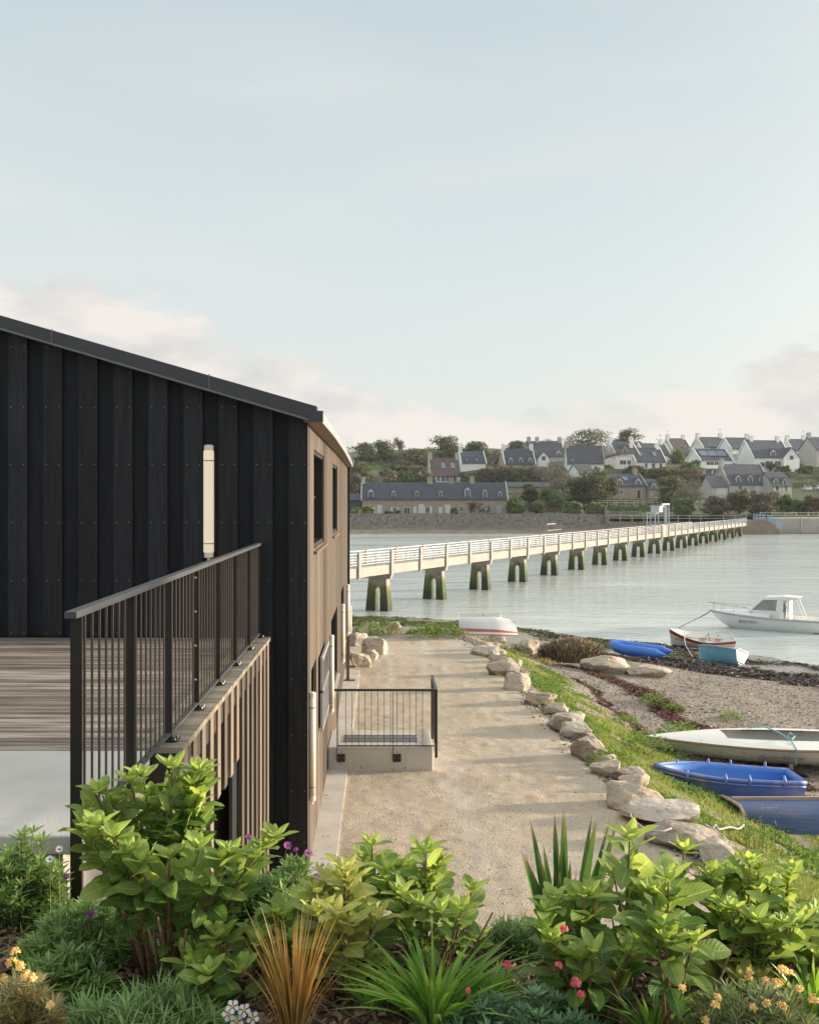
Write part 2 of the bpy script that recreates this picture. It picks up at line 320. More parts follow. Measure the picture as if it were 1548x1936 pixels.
def ground_material():
    m, nt, p = newmat('shore'); N = nt.nodes.new; L = nt.links.new
    g = N('ShaderNodeNewGeometry'); pos = g.outputs['Position']
    def nz(sc, det=5, stretch=None):
        n = N('ShaderNodeTexNoise'); n.inputs['Scale'].default_value = sc; n.inputs['Detail'].default_value = det
        if stretch:
            mp = N('ShaderNodeMapping'); mp.inputs['Scale'].default_value = stretch; L(pos, mp.inputs[0]); L(mp.outputs[0], n.inputs[0])
        else: L(pos, n.inputs[0])
        return n.outputs[0]
    def mr(v, a, b, c=0, d=1):
        q = N('ShaderNodeMapRange'); L(v, q.inputs[0]); q.inputs[1].default_value = a; q.inputs[2].default_value = b; q.inputs[3].default_value = c; q.inputs[4].default_value = d; return q.outputs[0]
    def mix(f, a, b):
        q = N('ShaderNodeMix'); q.data_type = 'RGBA'
        for s, v in ((0, f), (6, a), (7, b)):
            if isinstance(v, tuple): q.inputs[s].default_value = (*v, 1)
            elif isinstance(v, float): q.inputs[s].default_value = v
            else: L(v, q.inputs[s])
        return q.outputs[2]
    def M(op, x, y):
        q = N('ShaderNodeMath'); q.operation = op; q.use_clamp = True
        for i, v in enumerate((x, y)):
            if isinstance(v, (int, float)): q.inputs[i].default_value = v
            else: L(v, q.inputs[i])
        return q.outputs[0]
    def att(n):
        a = N('ShaderNodeAttribute'); a.attribute_name = n; return a.outputs['Fac']
    vo = N('ShaderNodeTexVoronoi'); vo.inputs['Scale'].default_value = 26; L(pos, vo.inputs[0])
    cr = N('ShaderNodeValToRGB'); sepc = N('ShaderNodeSeparateColor'); L(vo.outputs['Color'], sepc.inputs[0]); L(sepc.outputs[0], cr.inputs[0])
    e = cr.color_ramp.elements; e[0].position = 0; e[0].color = (0.11, 0.095, 0.08, 1); e[1].position = 1; e[1].color = (0.39, 0.345, 0.29, 1)
    for pp, cc in ((0.3, (0.20, 0.175, 0.145)), (0.6, (0.26, 0.225, 0.18)), (0.8, (0.31, 0.29, 0.27))):
        q = cr.color_ramp.elements.new(pp); q.color = (*cc, 1)
    peb = mix(mr(nz(1.5), 0.35, 0.65), cr.outputs[0], (0.225, 0.188, 0.145))
    grass = mix(mr(nz(3.0), 0.35, 0.65), (0.11, 0.15, 0.035), (0.22, 0.20, 0.075))
    weed = mix(mr(nz(14.0), 0.4, 0.6), (0.045, 0.028, 0.022), (0.13, 0.06, 0.045))
    alga = mix(mr(nz(9.0), 0.4, 0.6), (0.07, 0.10, 0.025), (0.16, 0.18, 0.06))
    wets = mix(mr(nz(6.0), 0.4, 0.6), (0.20, 0.175, 0.14), (0.30, 0.27, 0.23))
    nf = nz(7.0, 8)
    def sharp(a, k=0.5): return mr(M('ADD', a, mrn), 0.62, 0.92)
    mrn = mr(nf, 0.3, 0.7, 0.0, 0.55)
    col = mix(att('wet'), peb, wets)
    col = mix(sharp(att('alga')), col, alga); col = mix(sharp(att('weed')), col, weed); col = mix(sharp(att('grass')), col, grass)
    L(col, p.inputs['Base Color'])
    rg = N('ShaderNodeMix'); L(att('wet'), rg.inputs[0]); rg.inputs[2].default_value = 0.9; rg.inputs[3].default_value = 0.16; L(rg.outputs[0], p.inputs['Roughness'])
    bp = N('ShaderNodeBump'); bp.inputs['Strength'].default_value = 0.8; bp.inputs['Distance'].default_value = 0.03; L(M('MULTIPLY', vo.outputs['Distance'], -1.0), bp.inputs['Height'])
    bp2 = N('ShaderNodeBump'); bp2.inputs['Strength'].default_value = 0.6; bp2.inputs['Distance'].default_value = 0.04; L(nz(12.0, 8), bp2.inputs['Height']); L(bp2.outputs[0], p.inputs['Normal'])
    return m
M_SHORE = ground_material()
ge = [(-6000,-600,900),(-600,-60,60),(-60,-6,3),(-6,-1,.5),(-1,16,.13),(16,26,.3),(26,60,1.5),(60,400,20),(400,6000,700)]
gy = [(-60,0,6),(0,7,.5),(7,30,.13),(30,60,.3),(60,90,2),(90,186,8),(186,6000,700)]
def zground(x, y):
    z = hgt(x, y); on_path = (tfun(x, y) <= 0.0) & (y < 30) & (y > 7.5)
    z = np.where(on_path & (x < 3.6), z-0.05, z); z = np.where((y < 5.2), z-0.06, z)
    return np.where(y > 90, -9.5, z)
ground = tag(grid_mesh('ground', axis(ge), axis(gy), zground, M_SHORE, {'grass': m_grass, 'weed': m_weed, 'alga': m_alga, 'wet': m_wet}), 'pebble beach and weedy shore sloping down to the water', 'ground', kind='structure')

# path of compacted sandy grit, with low ripples across it that catch the raking sun
def path_mat():
    m, nt, p = newmat('grit'); N = nt.nodes.new; L = nt.links.new
    g = N('ShaderNodeNewGeometry'); pos = g.outputs['Position']
    def nz(sc, det=4, st=(1,1,1)):
        mp = N('ShaderNodeMapping'); mp.inputs['Scale'].default_value = st; L(pos, mp.inputs[0])
        n = N('ShaderNodeTexNoise'); n.inputs['Scale'].default_value = sc; n.inputs['Detail'].default_value = det; L(mp.outputs[0], n.inputs[0]); return n.outputs[0]
    def mix(f, a, b, lo=0.35, hi=0.65):
        r = N('ShaderNodeMapRange'); L(f, r.inputs[0]); r.inputs[1].default_value = lo; r.inputs[2].default_value = hi
        q = N('ShaderNodeMix'); q.data_type = 'RGBA'; L(r.outputs[0], q.inputs[0])
        for s, v in ((6, a), (7, b)):
            if isinstance(v, tuple): q.inputs[s].default_value = (*v, 1)
            else: L(v, q.inputs[s])
        return q.outputs[2]
    c = mix(nz(1.1, 6), (0.42, 0.36, 0.275), (0.50, 0.445, 0.36))
    c = mix(nz(45, 2), c, (0.30, 0.24, 0.17), 0.56, 0.66)
    c = mix(nz(70, 2), c, (0.70, 0.64, 0.54), 0.58, 0.68)
    c = mix(nz(2.2, 8, (1, 1, 1)), c, (0.44, 0.33, 0.19), 0.54, 0.72)
    c = mix(nz(1.0, 4, (2.2, .10, 1)), c, (0.50, 0.455, 0.385), 0.50, 0.72)
    c = mix(nz(0.8, 5, (1, .5, 1)), c, (0.33, 0.285, 0.225), 0.60, 0.78)
    L(c, p.inputs['Base Color']); setin(p, 'Roughness', 0.95); setin(p, 'Specular IOR Level', 0.15)
    bp = N('ShaderNodeBump'); bp.inputs['Strength'].default_value = 0.85; bp.inputs['Distance'].default_value = 0.02; L(nz(48, 6), bp.inputs['Height']); L(bp.outputs[0], p.inputs['Normal'])
    return m
M_PATH = path_mat()
def zpath(x, y):
    r = vnoise(x*0.16, y, 0.42, 51)*0.010 + vnoise(x*0.3, y, 1.1, 52)*0.016 + vnoise(x, y, 0.16, 53)*0.007 + vnoise(x, y, 0.09, 57)*0.004 + vnoise(x, y, .5, 54)*0.006
    e = np.interp(y, _ey, _ex); edge = np.clip((e+0.1-x)/0.5, 0, 1); end = np.clip((29.3-y)/1.5, 0, 1)
    return hbase(x, y) + 0.0 + r*1.0 + 0.012*edge - (1-edge)*0.10 - (1-end)*0.15
path = tag(grid_mesh('path', axis([(-14,-1,.5),(-1,4.1,.045)]), axis([(6.6,18,.045),(18,30,.08)]), zpath, M_PATH), 'sandy grit footpath running beside the black building towards the water', 'path', kind='structure')

# water
def water_mat():
    m, nt, p = newmat('sea_water'); N = nt.nodes.new; L = nt.links.new
    setin(p, 'Base Color', (0.56, 0.62, 0.59, 1)); setin(p, 'Roughness', 0.10); setin(p, 'IOR', 1.36); setin(p, 'Specular IOR Level', 0.7)
    g = N('ShaderNodeNewGeometry'); 
    def nz(sc, st, det):
        mp = N('ShaderNodeMapping'); mp.inputs['Scale'].default_value = st; mp.inputs['Rotation'].default_value = (0, 0, 0.25); L(g.outputs['Position'], mp.inputs[0])
        n = N('ShaderNodeTexNoise'); n.inputs['Scale'].default_value = sc; n.inputs['Detail'].default_value = det; L(mp.outputs[0], n.inputs[0]); return n.outputs[0]
    a = nz(1.0, (1.6, 3.4, 1), 6); b = nz(0.12, (1, 2.5, 1), 3); c = nz(0.03, (0.6, 2.0, 1), 4)
    amp = N('ShaderNodeMapRange'); L(c, amp.inputs[0]); amp.inputs[1].default_value = 0.42; amp.inputs[2].default_value = 0.6; amp.inputs[3].default_value = 0.35; amp.inputs[4].default_value = 1.2
    mu = N('ShaderNodeMath'); mu.operation = 'MULTIPLY'; L(a, mu.inputs[0]); L(amp.outputs[0], mu.inputs[1])
    ad = N('ShaderNodeMath'); ad.operation = 'MULTIPLY_ADD'; L(b, ad.inputs[0]); ad.inputs[1].default_value = 1.4; L(mu.outputs[0], ad.inputs[2])
    bp = N('ShaderNodeBump'); bp.inputs['Strength'].default_value = 1.0; bp.inputs['Distance'].default_value = 0.10; L(ad.outputs[0], bp.inputs['Height']); L(bp.outputs[0], p.inputs['Normal'])
    return m
wb = MB(); wb.add([(-6000,34,WATER_Z),(6000,34,WATER_Z),(6000,6000,WATER_Z),(-6000,6000,WATER_Z)], [(0,1,2,3)])
tag(wb.build('water', water_mat()), 'calm grey green estuary water between the two shores', 'water', kind='structure')

# far hillside
_hy = [180,185,188,198,201,225,250,275,300,330,360,420,520,900,6000]
_hzz = [-9.5,-7.6,-6.95,-6.3,-3.6,-3.2,0,5,9.5,14,18,20,19,14,0]
def hill(x, y):
    x = np.asarray(x, float); y = np.asarray(y, float)
    z = np.interp(y, _hy, _hzz)
    n = vnoise(x, y, 26, 61)*1.2 + vnoise(x, y, 9, 62)*0.35
    return z + n*np.clip((y-232)/40, 0, 1) + vnoise(x, y, 3, 63)*0.15*np.clip((201-y)/6, 0, 1) - np.clip((-x-40)/140, 0, 1)*np.clip((y-230)/60, 0, 1)*6 + 0.0
def hillz(x, y): return float(hill(x, y))
M_HILL = pm('hill_grass', (0.05, 0.075, 0.026), (0.10, 0.125, 0.045), 0.06, 0.95, 0.5, 1.5, coord='World', dist=.3, speck=((0.05,0.06,0.028), 0.22, 0.56))
M_MUD = pm('far_mud', (0.10, 0.085, 0.06), (0.19, 0.165, 0.125), 0.5, 0.7, 0.8, 3, coord='World', dist=.1)
xs = axis([(-6000,-400,800),(-400,-60,20),(-60,200,2.0),(200,600,25),(600,6000,800)])
tag(grid_mesh('hillside', xs, axis([(200.6,430,2.0),(430,1000,60),(1000,6000,1000)]), hill, M_HILL), 'green hillside rising behind the far sea wall', 'hillside', kind='structure')
tag(grid_mesh('mud_foreshore', xs, axis([(178,201.5,.8)]), lambda x, y: np.minimum(hill(x, y), -5.6)+vnoise(x, y, 7, 65)*0.12*(y < 199), M_MUD), 'weedy mud foreshore exposed below the far sea wall', 'foreshore', kind='structure')
def fz_from_row(py, x_px=900):
    """depth at which the far hillside is seen at a given picture row"""
    D = np.arange(201.0, 420, 0.25); X = (x_px-PX)*D/F
    z = np.interp(D, _hy, _hzz); rows = PY - F*z/D
    i = int(np.argmin(np.abs(rows-py))); return float(D[i])
# ------------------------------------------------------------------ the black timber building
M_BLACK = pm('black_stained_wood', (0.009, 0.0105, 0.0145), (0.022, 0.0255, 0.033), 3.0, 0.55, 0.6, 5.0, stretch=(9, 9, 0.6), lo=.42, hi=.8, varc=0.3, spec=0.32, dist=.004, speck=((0.006,0.006,0.008), 1.1, 0.66))
M_BLACK2 = pm('black_wood_recess_shade', (0.005, 0.0075, 0.011), (0.011, 0.0145, 0.020), 3.0, 0.6, 0.35, 6.0, stretch=(6, 6, 0.7), varc=0.25, spec=0.20, dist=.004)  # black taken darker still: shade of the recesses painted into the colour
M_SIDEW = pm('brown_stained_wood', (0.115, 0.092, 0.072), (0.17, 0.138, 0.11), 4.0, 0.6, 0.4, 8.0, stretch=(6, 6, 0.5), varc=0.5, spec=0.4, dist=.004)  # browner and paler than the gable boards
M_SIDED = pm('stained_wood_groove', (0.022, 0.018, 0.015), (0.035, 0.028, 0.022), 4.0, 0.7, 0.3, 8.0, stretch=(6, 6, 0.5), varc=0.2)
M_NAIL = pm('steel_nail', (0.55, 0.55, 0.55), None, 5, 0.35, metallic=1.0)
M_TRIM = pm('anthracite_metal', (0.035, 0.040, 0.047), (0.045, 0.05, 0.058), 2.0, 0.42, 0.05, 20, spec=0.5)
M_TRIMLIP = pm('metal_lip', (0.13, 0.15, 0.17), None, 2.0, 0.35, spec=0.6)
M_ZINC = pm('pale_zinc', (0.34, 0.35, 0.36), (0.42, 0.43, 0.44), 3, 0.4, metallic=0.3)
M_SOFFIT = pm('soffit_board', (0.22, 0.15, 0.10), (0.28, 0.20, 0.14), 8, 0.7, 0.2, stretch=(8, 1, 1))
M_GLASSD = glassmat('dark_glass', (0.012, 0.012, 0.014), 0.06)
M_FRAME = pm('window_frame_black', (0.02, 0.02, 0.022), None, 3, 0.4)
M_RAIL = pm('black_powder_coat', (0.017, 0.0145, 0.0125), (0.024, 0.021, 0.018), 6, 0.38, 0.1, 60, spec=0.45, dist=.001)
M_BAL = pm('baluster_paint', (0.075, 0.060, 0.048), (0.09, 0.073, 0.06), 6, 0.4, spec=0.5)
M_RAILTOP = pm('rail_top_grey', (0.055, 0.062, 0.068), (0.075, 0.08, 0.085), 3, 0.45, 0.08, 60, dist=.001)
M_STEEL = pm('galvanised_bolt', (0.28, 0.28, 0.28), None, 5, 0.45, metallic=1.0)
M_DECK = pm('weathered_deck', (0.125, 0.10, 0.082), (0.33, 0.295, 0.26), 1.3, 0.85, 0.5, 9.0, stretch=(0.9, 14, 14), varc=0.32, lo=0.4, hi=0.62, spec=0.25, dist=.003)
M_DECK2 = pm('weathered_deck_edge', (0.17, 0.15, 0.12), (0.27, 0.245, 0.20), 1.8, 0.85, 0.5, 9.0, stretch=(1.5, 10, 10), varc=0.22, spec=0.25, dist=.003)
M_RENDER = pm('white_render', (0.46, 0.45, 0.41), (0.58, 0.57, 0.53), 1.1, 0.9, 0.7, 90, spec=0.2, dist=.003, speck=((0.42,0.40,0.35), 60, 0.63))
M_CONC = pm('concrete', (0.28, 0.265, 0.24), (0.40, 0.385, 0.35), 2.2, 0.9, 0.5, 30, spec=0.2, dist=.006, speck=((0.2,0.18,0.15), 18, 0.62))
M_CONCL = pm('pale_concrete', (0.48, 0.45, 0.40), (0.58, 0.55, 0.50), 2.0, 0.9, 0.4, 30, spec=0.2, dist=.004, speck=((0.36,0.33,0.29), 9, 0.62))
M_LAMP = pm('opal_tube', (0.72, 0.66, 0.56), (0.78, 0.73, 0.64), 3, 0.35)
M_LAMPEND = pm('tube_end_cap', (0.30, 0.26, 0.22), None, 4, 0.4, metallic=.4)
M_BRONZE = pm('brown_post', (0.12, 0.085, 0.06), (0.16, 0.115, 0.085), 5, 0.5)

WD = 10.30                                     # depth of the gable wall
def fx(D): return float(np.interp(D, [10.3, 17, 24.8], [-0.79, -0.80, -0.868]))
def wx(px, D=WD): return (px-PX)*D/F
def wz(py, D=WD): return -(py-PY)*D/F
def trim_low(X):  return wz(625 + 0.295*(X*F/WD+PX))
def trim_top(X):  return wz(598 + 0.288*(X*F/WD+PX))
DECKZ = -1.50
bld = empty('timber_building', (0,0,0), label='black timber clad building with a pitched roof and a sunlit side wall', cat='building')
rec, rai = MB(), MB()
Rb = random.Random(3)
rec.box(-9, WD, -4.12, fx(WD)-0.001, WD+0.15, 0, 0); # replaced top follows the roof
rec = MB()
for k in range(-1, 24):
    xr = wx(582.3-66*k); xl = xr-0.205
    lo = -4.12 if xr > -1.2 else DECKZ+0.015
    v = Rb.random()
    if xr < -9 : continue
    rai.prism([(xl, lo), (xr, lo), (xr, trim_low(xr)+.03), (xl, trim_low(xl)+.03)] if k >= 0 else [(0,0)]*4, WD-0.034, WD, 'y', 0, v) if k >= 0 else None
    xl2 = xl; xr2 = xl; xl3 = wx(582.3-66*(k+1))
    if k >= 0:
        lo2 = -4.12 if xr2 > -1.25 else DECKZ+0.015
        rec.prism([(xl3-.03, lo2), (xr2+.03, lo2), (xr2+.03, trim_low(xr2)+.03), (xl3-.03, trim_low(xl3)+.04)], WD, WD+0.03, 'y', 0, Rb.random())
        for py in (657, 770, 878.5, 988, 1097, 1196):
            for ex in (0.035, -0.170):
                x = xr - (0.035 if ex > 0 else 0.170); z = wz(py)+Rb.uniform(-.004,.004)
                if z < trim_low(x)-0.03: rai.disc((x+Rb.uniform(-.006,.006), WD-0.0355, z), (0,-1,0), 0.0042, 6, 1)
        if xr > -1.2:
            for z in (-1.95, -2.55, -3.15, -3.7):
                for dx in (0.035, 0.17): rai.disc((xr-dx, WD-0.0355, z), (0,-1,0), 0.0042, 6, 1)
rec.build('gable_board_recess', M_BLACK2, bld); rai.build('gable_boards', [M_BLACK, M_NAIL], bld)
g = MB(); g.box(-9.2, WD+0.031, -4.12, fx(WD)-0.02, WD+0.2, 0.9); g.build('gable_wall_core', M_BLACK2, bld)

# side wall: narrow boards running up, following a slightly bent line
openings = [(11.25, 13.35, 0.58, -0.60), (15.75, 17.6, 0.58, -0.60), (15.5, 17.6, -1.98, -3.20), (19.9, 21.7, -1.95, -3.20), (10.95, 11.6, -1.96, -2.62)]
SZ0, SZ1 = -4.06, 0.83
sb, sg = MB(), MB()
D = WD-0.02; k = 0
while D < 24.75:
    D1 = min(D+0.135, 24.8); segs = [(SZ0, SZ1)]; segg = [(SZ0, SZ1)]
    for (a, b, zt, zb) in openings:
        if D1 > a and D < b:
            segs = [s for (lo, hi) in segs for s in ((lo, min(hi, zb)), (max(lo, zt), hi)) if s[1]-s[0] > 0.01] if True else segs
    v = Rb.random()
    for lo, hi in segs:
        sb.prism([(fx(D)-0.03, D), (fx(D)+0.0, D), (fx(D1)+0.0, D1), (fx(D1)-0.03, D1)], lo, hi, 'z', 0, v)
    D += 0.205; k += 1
D = WD+0.01
cuts = sorted(set([WD, 24.8] + [c for o in openings for c in o[:2]]))
for a, b in zip(cuts[:-1], cuts[1:]):
    segs = [(SZ0, SZ1)]; mid = (a+b)/2
    for (oa, ob, zt, zb) in openings:
        if oa <= mid <= ob: segs = [s for (lo, hi) in segs for s in ((lo, min(hi, zb)), (max(lo, zt), hi)) if s[1]-s[0] > 0.01]
    n = max(1, int((b-a)/2.0))
    for i in range(n):
        d0, d1 = a+(b-a)*i/n, a+(b-a)*(i+1)/n
        for lo, hi in segs: sg.prism([(fx(d0)-0.14, d0), (fx(d0)-0.027, d0), (fx(d1)-0.027, d1), (fx(d1)-0.14, d1)], lo, hi, 'z', 0)
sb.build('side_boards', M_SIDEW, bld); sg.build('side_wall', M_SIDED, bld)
for i, (a, b, zt, zb) in enumerate(openings):
    w = MB(); x0, x1 = fx(a), fx(b); xm = (x0+x1)/2
    t = 0.045
    w.box(xm-0.16, a, zb, xm-0.02, a+t, zt); w.box(xm-0.16, b-t, zb, xm-0.02, b, zt); w.box(xm-0.16, a+t, zt-t, xm-0.02, b-t, zt); w.box(xm-0.16, a+t, zb, xm-0.02, b-t, zb+t)
    if i in (0, 1): w.box(xm-0.15, a+t, 0.0, xm-0.115, b-t, 0.03)
    wo = w.build('window', M_FRAME, bld)
    p = MB(); p.box(xm-0.135, a+t, zb+t, xm-0.125, b-t, zt-t); p.build('pane', M_GLASSD, wo)
    if i < 4:
        s = MB(); s.prism([(xm-0.10, zb-0.005), (xm+0.045, zb-0.03), (xm+0.045, zb-0.062), (xm-0.10, zb-0.04)], a-0.03, b+0.03, 'y'); s.build('sill', M_BRONZE if i < 2 else M_ZINC, wo)
# grille over a low window
w = MB(); a, b, zt, zb = 12.1, 13.6, -2.02, -2.96; x = fx(a)+0.03
for args in ((a, b, zt-0.05, zt), (a, b, zb, zb+0.04), (a, b, -2.47, -2.44)): w.box(x, args[0], args[2], x+0.03, args[1], args[3])
w.box(x, a, zb+.04, x+0.03, a+0.04, zt-.05); w.box(x, b-0.04, zb+.04, x+0.03, b, zt-.05)
go = w.build('window_guard', M_ZINC, bld)
gm = MB(); gm.box(x-0.02, a+.04, zb+.04, x-0.006, b-.04, zt-.05, 1)
for k in range(30):
    d = a+0.04+k*0.05
    if d < b-0.04:
        gm.beam((x+0.012, d, -2.44), (x+0.012, min(d+0.3, b-.04), -2.44+min(0.3, b-.04-d)), .004, .004); gm.beam((x+0.016, d, zt-.05), (x+0.016, min(d+0.3, b-.04), zt-.05-min(0.3, b-.04-d)), .004, .004)
for k in range(11): gm.beam((x+0.012, a+.04, zb+.07+k*.04), (x+0.012, b-.04, zb+.07+k*.04), .02, .006)
gm.build('grille', [M_ZINC, M_FRAME], go)
# corner posts, roof, soffit, gutter
c = MB(); c.box(fx(24.8)-0.14, 24.8, SZ0, fx(24.8)+0.06, 24.86, SZ1); c.build('corner_post', M_BLACK, bld)
f = MB()
def roofpoly(lo, hi, x0, x1): return [(x0, lo(x0)), (x1, lo(x1)), (x1, hi(x1)), (x0, hi(x0))]
f.prism(roofpoly(lambda X: trim_low(X)+.022, trim_top, -9.2, wx(599, 10.12)), WD-0.17, WD-0.02, 'y')
f.prism(roofpoly(trim_low, lambda X: trim_low(X)+0.022, -9.2, wx(590)), WD-0.19, WD-0.024, 'y', 1)
for px in (98, 395): 
    x0 = wx(px, 10.12); f.prism([(x0-.004, trim_low(x0)+.02), (x0+.004, trim_low(x0)+.02), (x0+.004, trim_top(x0)+.012), (x0-.004, trim_top(x0)+.012)], WD-0.176, WD-0.09, 'y', 1)
f.build('roof_verge', [M_TRIM, M_TRIMLIP], bld)
r = MB(); ex = wx(597, 10.12)
r.prism([(-9.2, trim_top(-9.2)-.06), (ex, trim_top(ex)-.06), (ex, trim_top(ex)-.005), (-9.2, trim_top(-9.2)-.005)], WD-0.10, 24.9, 'y')
r.prism([(-9.2, trim_top(-9.2)-.06), (-16, 0.2), (-16, 0.15), (-9.2, trim_top(-9.2)-.2)], WD-0.10, 24.9, 'y')
r.build('roof', M_TRIM, bld)
so, gu = MB(), MB()
ED = [10.16, 11.4, 12.8, 15, 17, 19.5, 22, 24.9]; EX = [-.62, -.612, -.608, -.618, -.631, -.66, -.69, -.73]
for i in range(len(ED)-1):
    a, b = ED[i], ED[i+1]; xa, xb = EX[i], EX[i+1]; ia, ib = fx(max(a, WD))-0.03, fx(b)-0.03
    so.add([(ia, a, .812), (xa-.012, a, .812), (xb-.012, b, .812), (ib, b, .812), (ia, a, .83), (xa-.012, a, .83), (xb-.012, b, .83), (ib, b, .83)], [(0,3,2,1),(4,5,6,7),(0,1,5,4),(1,2,6,5),(2,3,7,6),(3,0,4,7)])
    gu.add([(xa-.012, a, .805), (xa, a, .805), (xb, b, .805), (xb-.012, b, .805), (xa-.012, a, .905), (xa, a, .905), (xb, b, .905), (xb-.012, b, .905)], [(0,3,2,1),(4,5,6,7),(0,1,5,4),(1,2,6,5),(2,3,7,6),(3,0,4,7)])
so.build('soffit', M_SOFFIT, bld); gu.build('gutter', M_ZINC, bld)
ge_ = MB(); ge_.box(wx(583.5, 10.14), 10.105, .808, -0.612, 10.16, .926); ge_.build('gutter_end', M_TRIM, bld)
pl = MB(); pl.prism([(fx(WD)-0.03, 10.25), (-0.50, 10.25), (-0.50, 22.6), (fx(22.6)-0.03, 22.6)], -4.3, -4.062, 'z'); 
tag(pl.build('concrete_kerb_strip', M_CONCL), 'pale concrete strip along the foot of the timber side wall', 'kerb', kind='structure')
# back of the building so it is closed from the side
bk = MB(); bk.box(-9.2, 24.7, -4.12, fx(24.8)-0.15, 24.8, 0.9); bk.box(-9.2, 10.5, -4.12, -9.0, 24.7, 2.2); bk.build('back_wall', M_BLACK, bld)

# ------------------------------------------------------------------ terrace: slab, deck, batten screen
slab = empty('terrace_slab', (0,0,0), label='white rendered concrete slab with a grey block base, in front of the timber deck', cat='terrace slab')
s = MB(); s.box(-9, 4.24, DECKZ-0.085, -1.37, 5.675, DECKZ); bevel(s.build('slab_top', M_RENDER, slab), .006)
s = MB(); s.box(-9, 4.27, -2.2, -1.42, 5.67, DECKZ-0.086); s.build('block_base', M_CONC, slab)
s = MB(); s.box(-1.42, 4.5, -4.0, -1.40, 10.2, DECKZ-0.09); s.build('side_face', M_CONC, slab)
deck = empty('wooden_deck', (0,0,0), label='weathered brown timber deck at the foot of the black gable wall', cat='deck')
s = MB(); y = 5.69; i = 0
while y < WD-0.05:
    w_ = 0.132; joints = [-9] + sorted(Rb.uniform(-7.5, -2.2) for _ in range(2)) + [-1.46]
    for a, b in zip(joints[:-1], joints[1:]): s.box(a+.003, y, DECKZ-0.027, b, y+w_, DECKZ-Rb.uniform(0,.003), 0, Rb.random())
    y += 0.139
s.build('deck_boards', M_DECK, deck)
s = MB(); y = 5.70
while y < WD-0.05:
    s.box(-1.45, y, DECKZ-0.024, -1.178-Rb.uniform(0,.004), y+0.133, DECKZ+0.014-Rb.uniform(0,.003), 0, Rb.random()); y += 0.1385
s.build('edge_boards', M_DECK2, deck)
s = MB(); s.box(-9, 5.69, DECKZ-0.2, -1.2, 10.2, DECKZ-0.03); s.build('deck_frame', M_SIDED, deck)
scr = empty('batten_screen', (0,0,0), label='screen of vertical timber battens hanging below the deck edge', cat='screen')
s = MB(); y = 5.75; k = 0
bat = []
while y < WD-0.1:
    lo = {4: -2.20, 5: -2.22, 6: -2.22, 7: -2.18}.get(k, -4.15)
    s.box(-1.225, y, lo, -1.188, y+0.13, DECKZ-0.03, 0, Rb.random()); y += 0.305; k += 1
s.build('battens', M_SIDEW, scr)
s = MB(); s.box(-1.26, 5.74, -4.15, -1.232, 6.93, DECKZ-0.03); s.box(-1.26, 7.93, -4.15, -1.232, 10.27, DECKZ-0.03); s.box(-1.26, 6.93, -2.20, -1.232, 7.93, DECKZ-0.03)
s.build('backing_board', M_BLACK, scr)
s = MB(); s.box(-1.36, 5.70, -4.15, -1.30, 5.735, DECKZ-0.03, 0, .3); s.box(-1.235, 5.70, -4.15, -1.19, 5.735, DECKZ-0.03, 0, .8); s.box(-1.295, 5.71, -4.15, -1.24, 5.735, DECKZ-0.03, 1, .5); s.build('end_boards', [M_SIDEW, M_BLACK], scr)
s = MB(); s.box(-1.39, 6.93, -4.1, -1.37, 7.35, -2.2); s.build('white_panel', M_RENDER, scr)

# ------------------------------------------------------------------ guard rails
gr = empty('guard_rail', (-1.305, 4.1, DECKZ), label='long black steel guard rail with thin balusters along the deck edge', cat='railing')
def LG(o): return o
XR = -1.305; TOPZ = -0.478; POSTS = [4.10+0.88*i for i in range(7)]+[10.20]
gi = Matrix.Translation((1.305, -4.1, -DECKZ))
def gadd(mb, name, mat):
    mb.v = [tuple(gi @ Vector(p)) for p in mb.v]; return mb.build(name, mat, gr)
s = MB(); s.box(XR-0.027, 4.02, TOPZ-0.03, XR+0.027, 10.27, TOPZ); bevel(gadd(s, 'top_rail', M_RAILTOP), .003)
s = MB(); s.box(XR-0.02, 4.10, -1.452, XR+0.02, 10.2, -1.440); gadd(s, 'bottom_rail', M_RAILTOP)
for i, y in enumerate(POSTS):
    s = MB(); lo = -1.95 if i < 2 else DECKZ+0.02
    s.box(XR-0.026, y-0.006, lo, XR+0.024, y+0.006, TOPZ-0.03)
    po = gadd(s, 'post', M_RAIL)
    if i >= 2:
        s = MB(); s.box(XR-0.045, y-0.05, DECKZ+0.015, XR+0.065, y+0.05, DECKZ+0.023)
        for bx, by in ((-.03,-.035),(-.03,.035),(.048,-.035),(.048,.035)):
            s.tube([(XR+bx, y+by, DECKZ+0.023), (XR+bx, y+by, DECKZ+0.036), (XR+bx, y+by, DECKZ+0.040)], [.009, .009, .005], 6, 1)
        gadd(s, 'base_plate', [M_RAIL, M_STEEL]).parent = po
    if i == 3:
        for z in (-0.56, -0.80, -1.04, -1.28):
            s = MB(); s.tube([(XR-0.002, y-0.007, z), (XR-0.002, y-0.015, z), (XR-0.002, y-0.019, z)], [.011, .010, .005], 8)
            gadd(s, 'bolt_head', M_STEEL).parent = po
for i in range(7):
    a, b = POSTS[i], POSTS[i+1]
    for k in range(1, 8):
        y = a+(b-a)*k/8; s = MB(); s.box(XR-0.005, y-0.005, -1.440, XR+0.005, y+0.005, TOPZ-0.03); gadd(s, 'baluster', M_BAL)

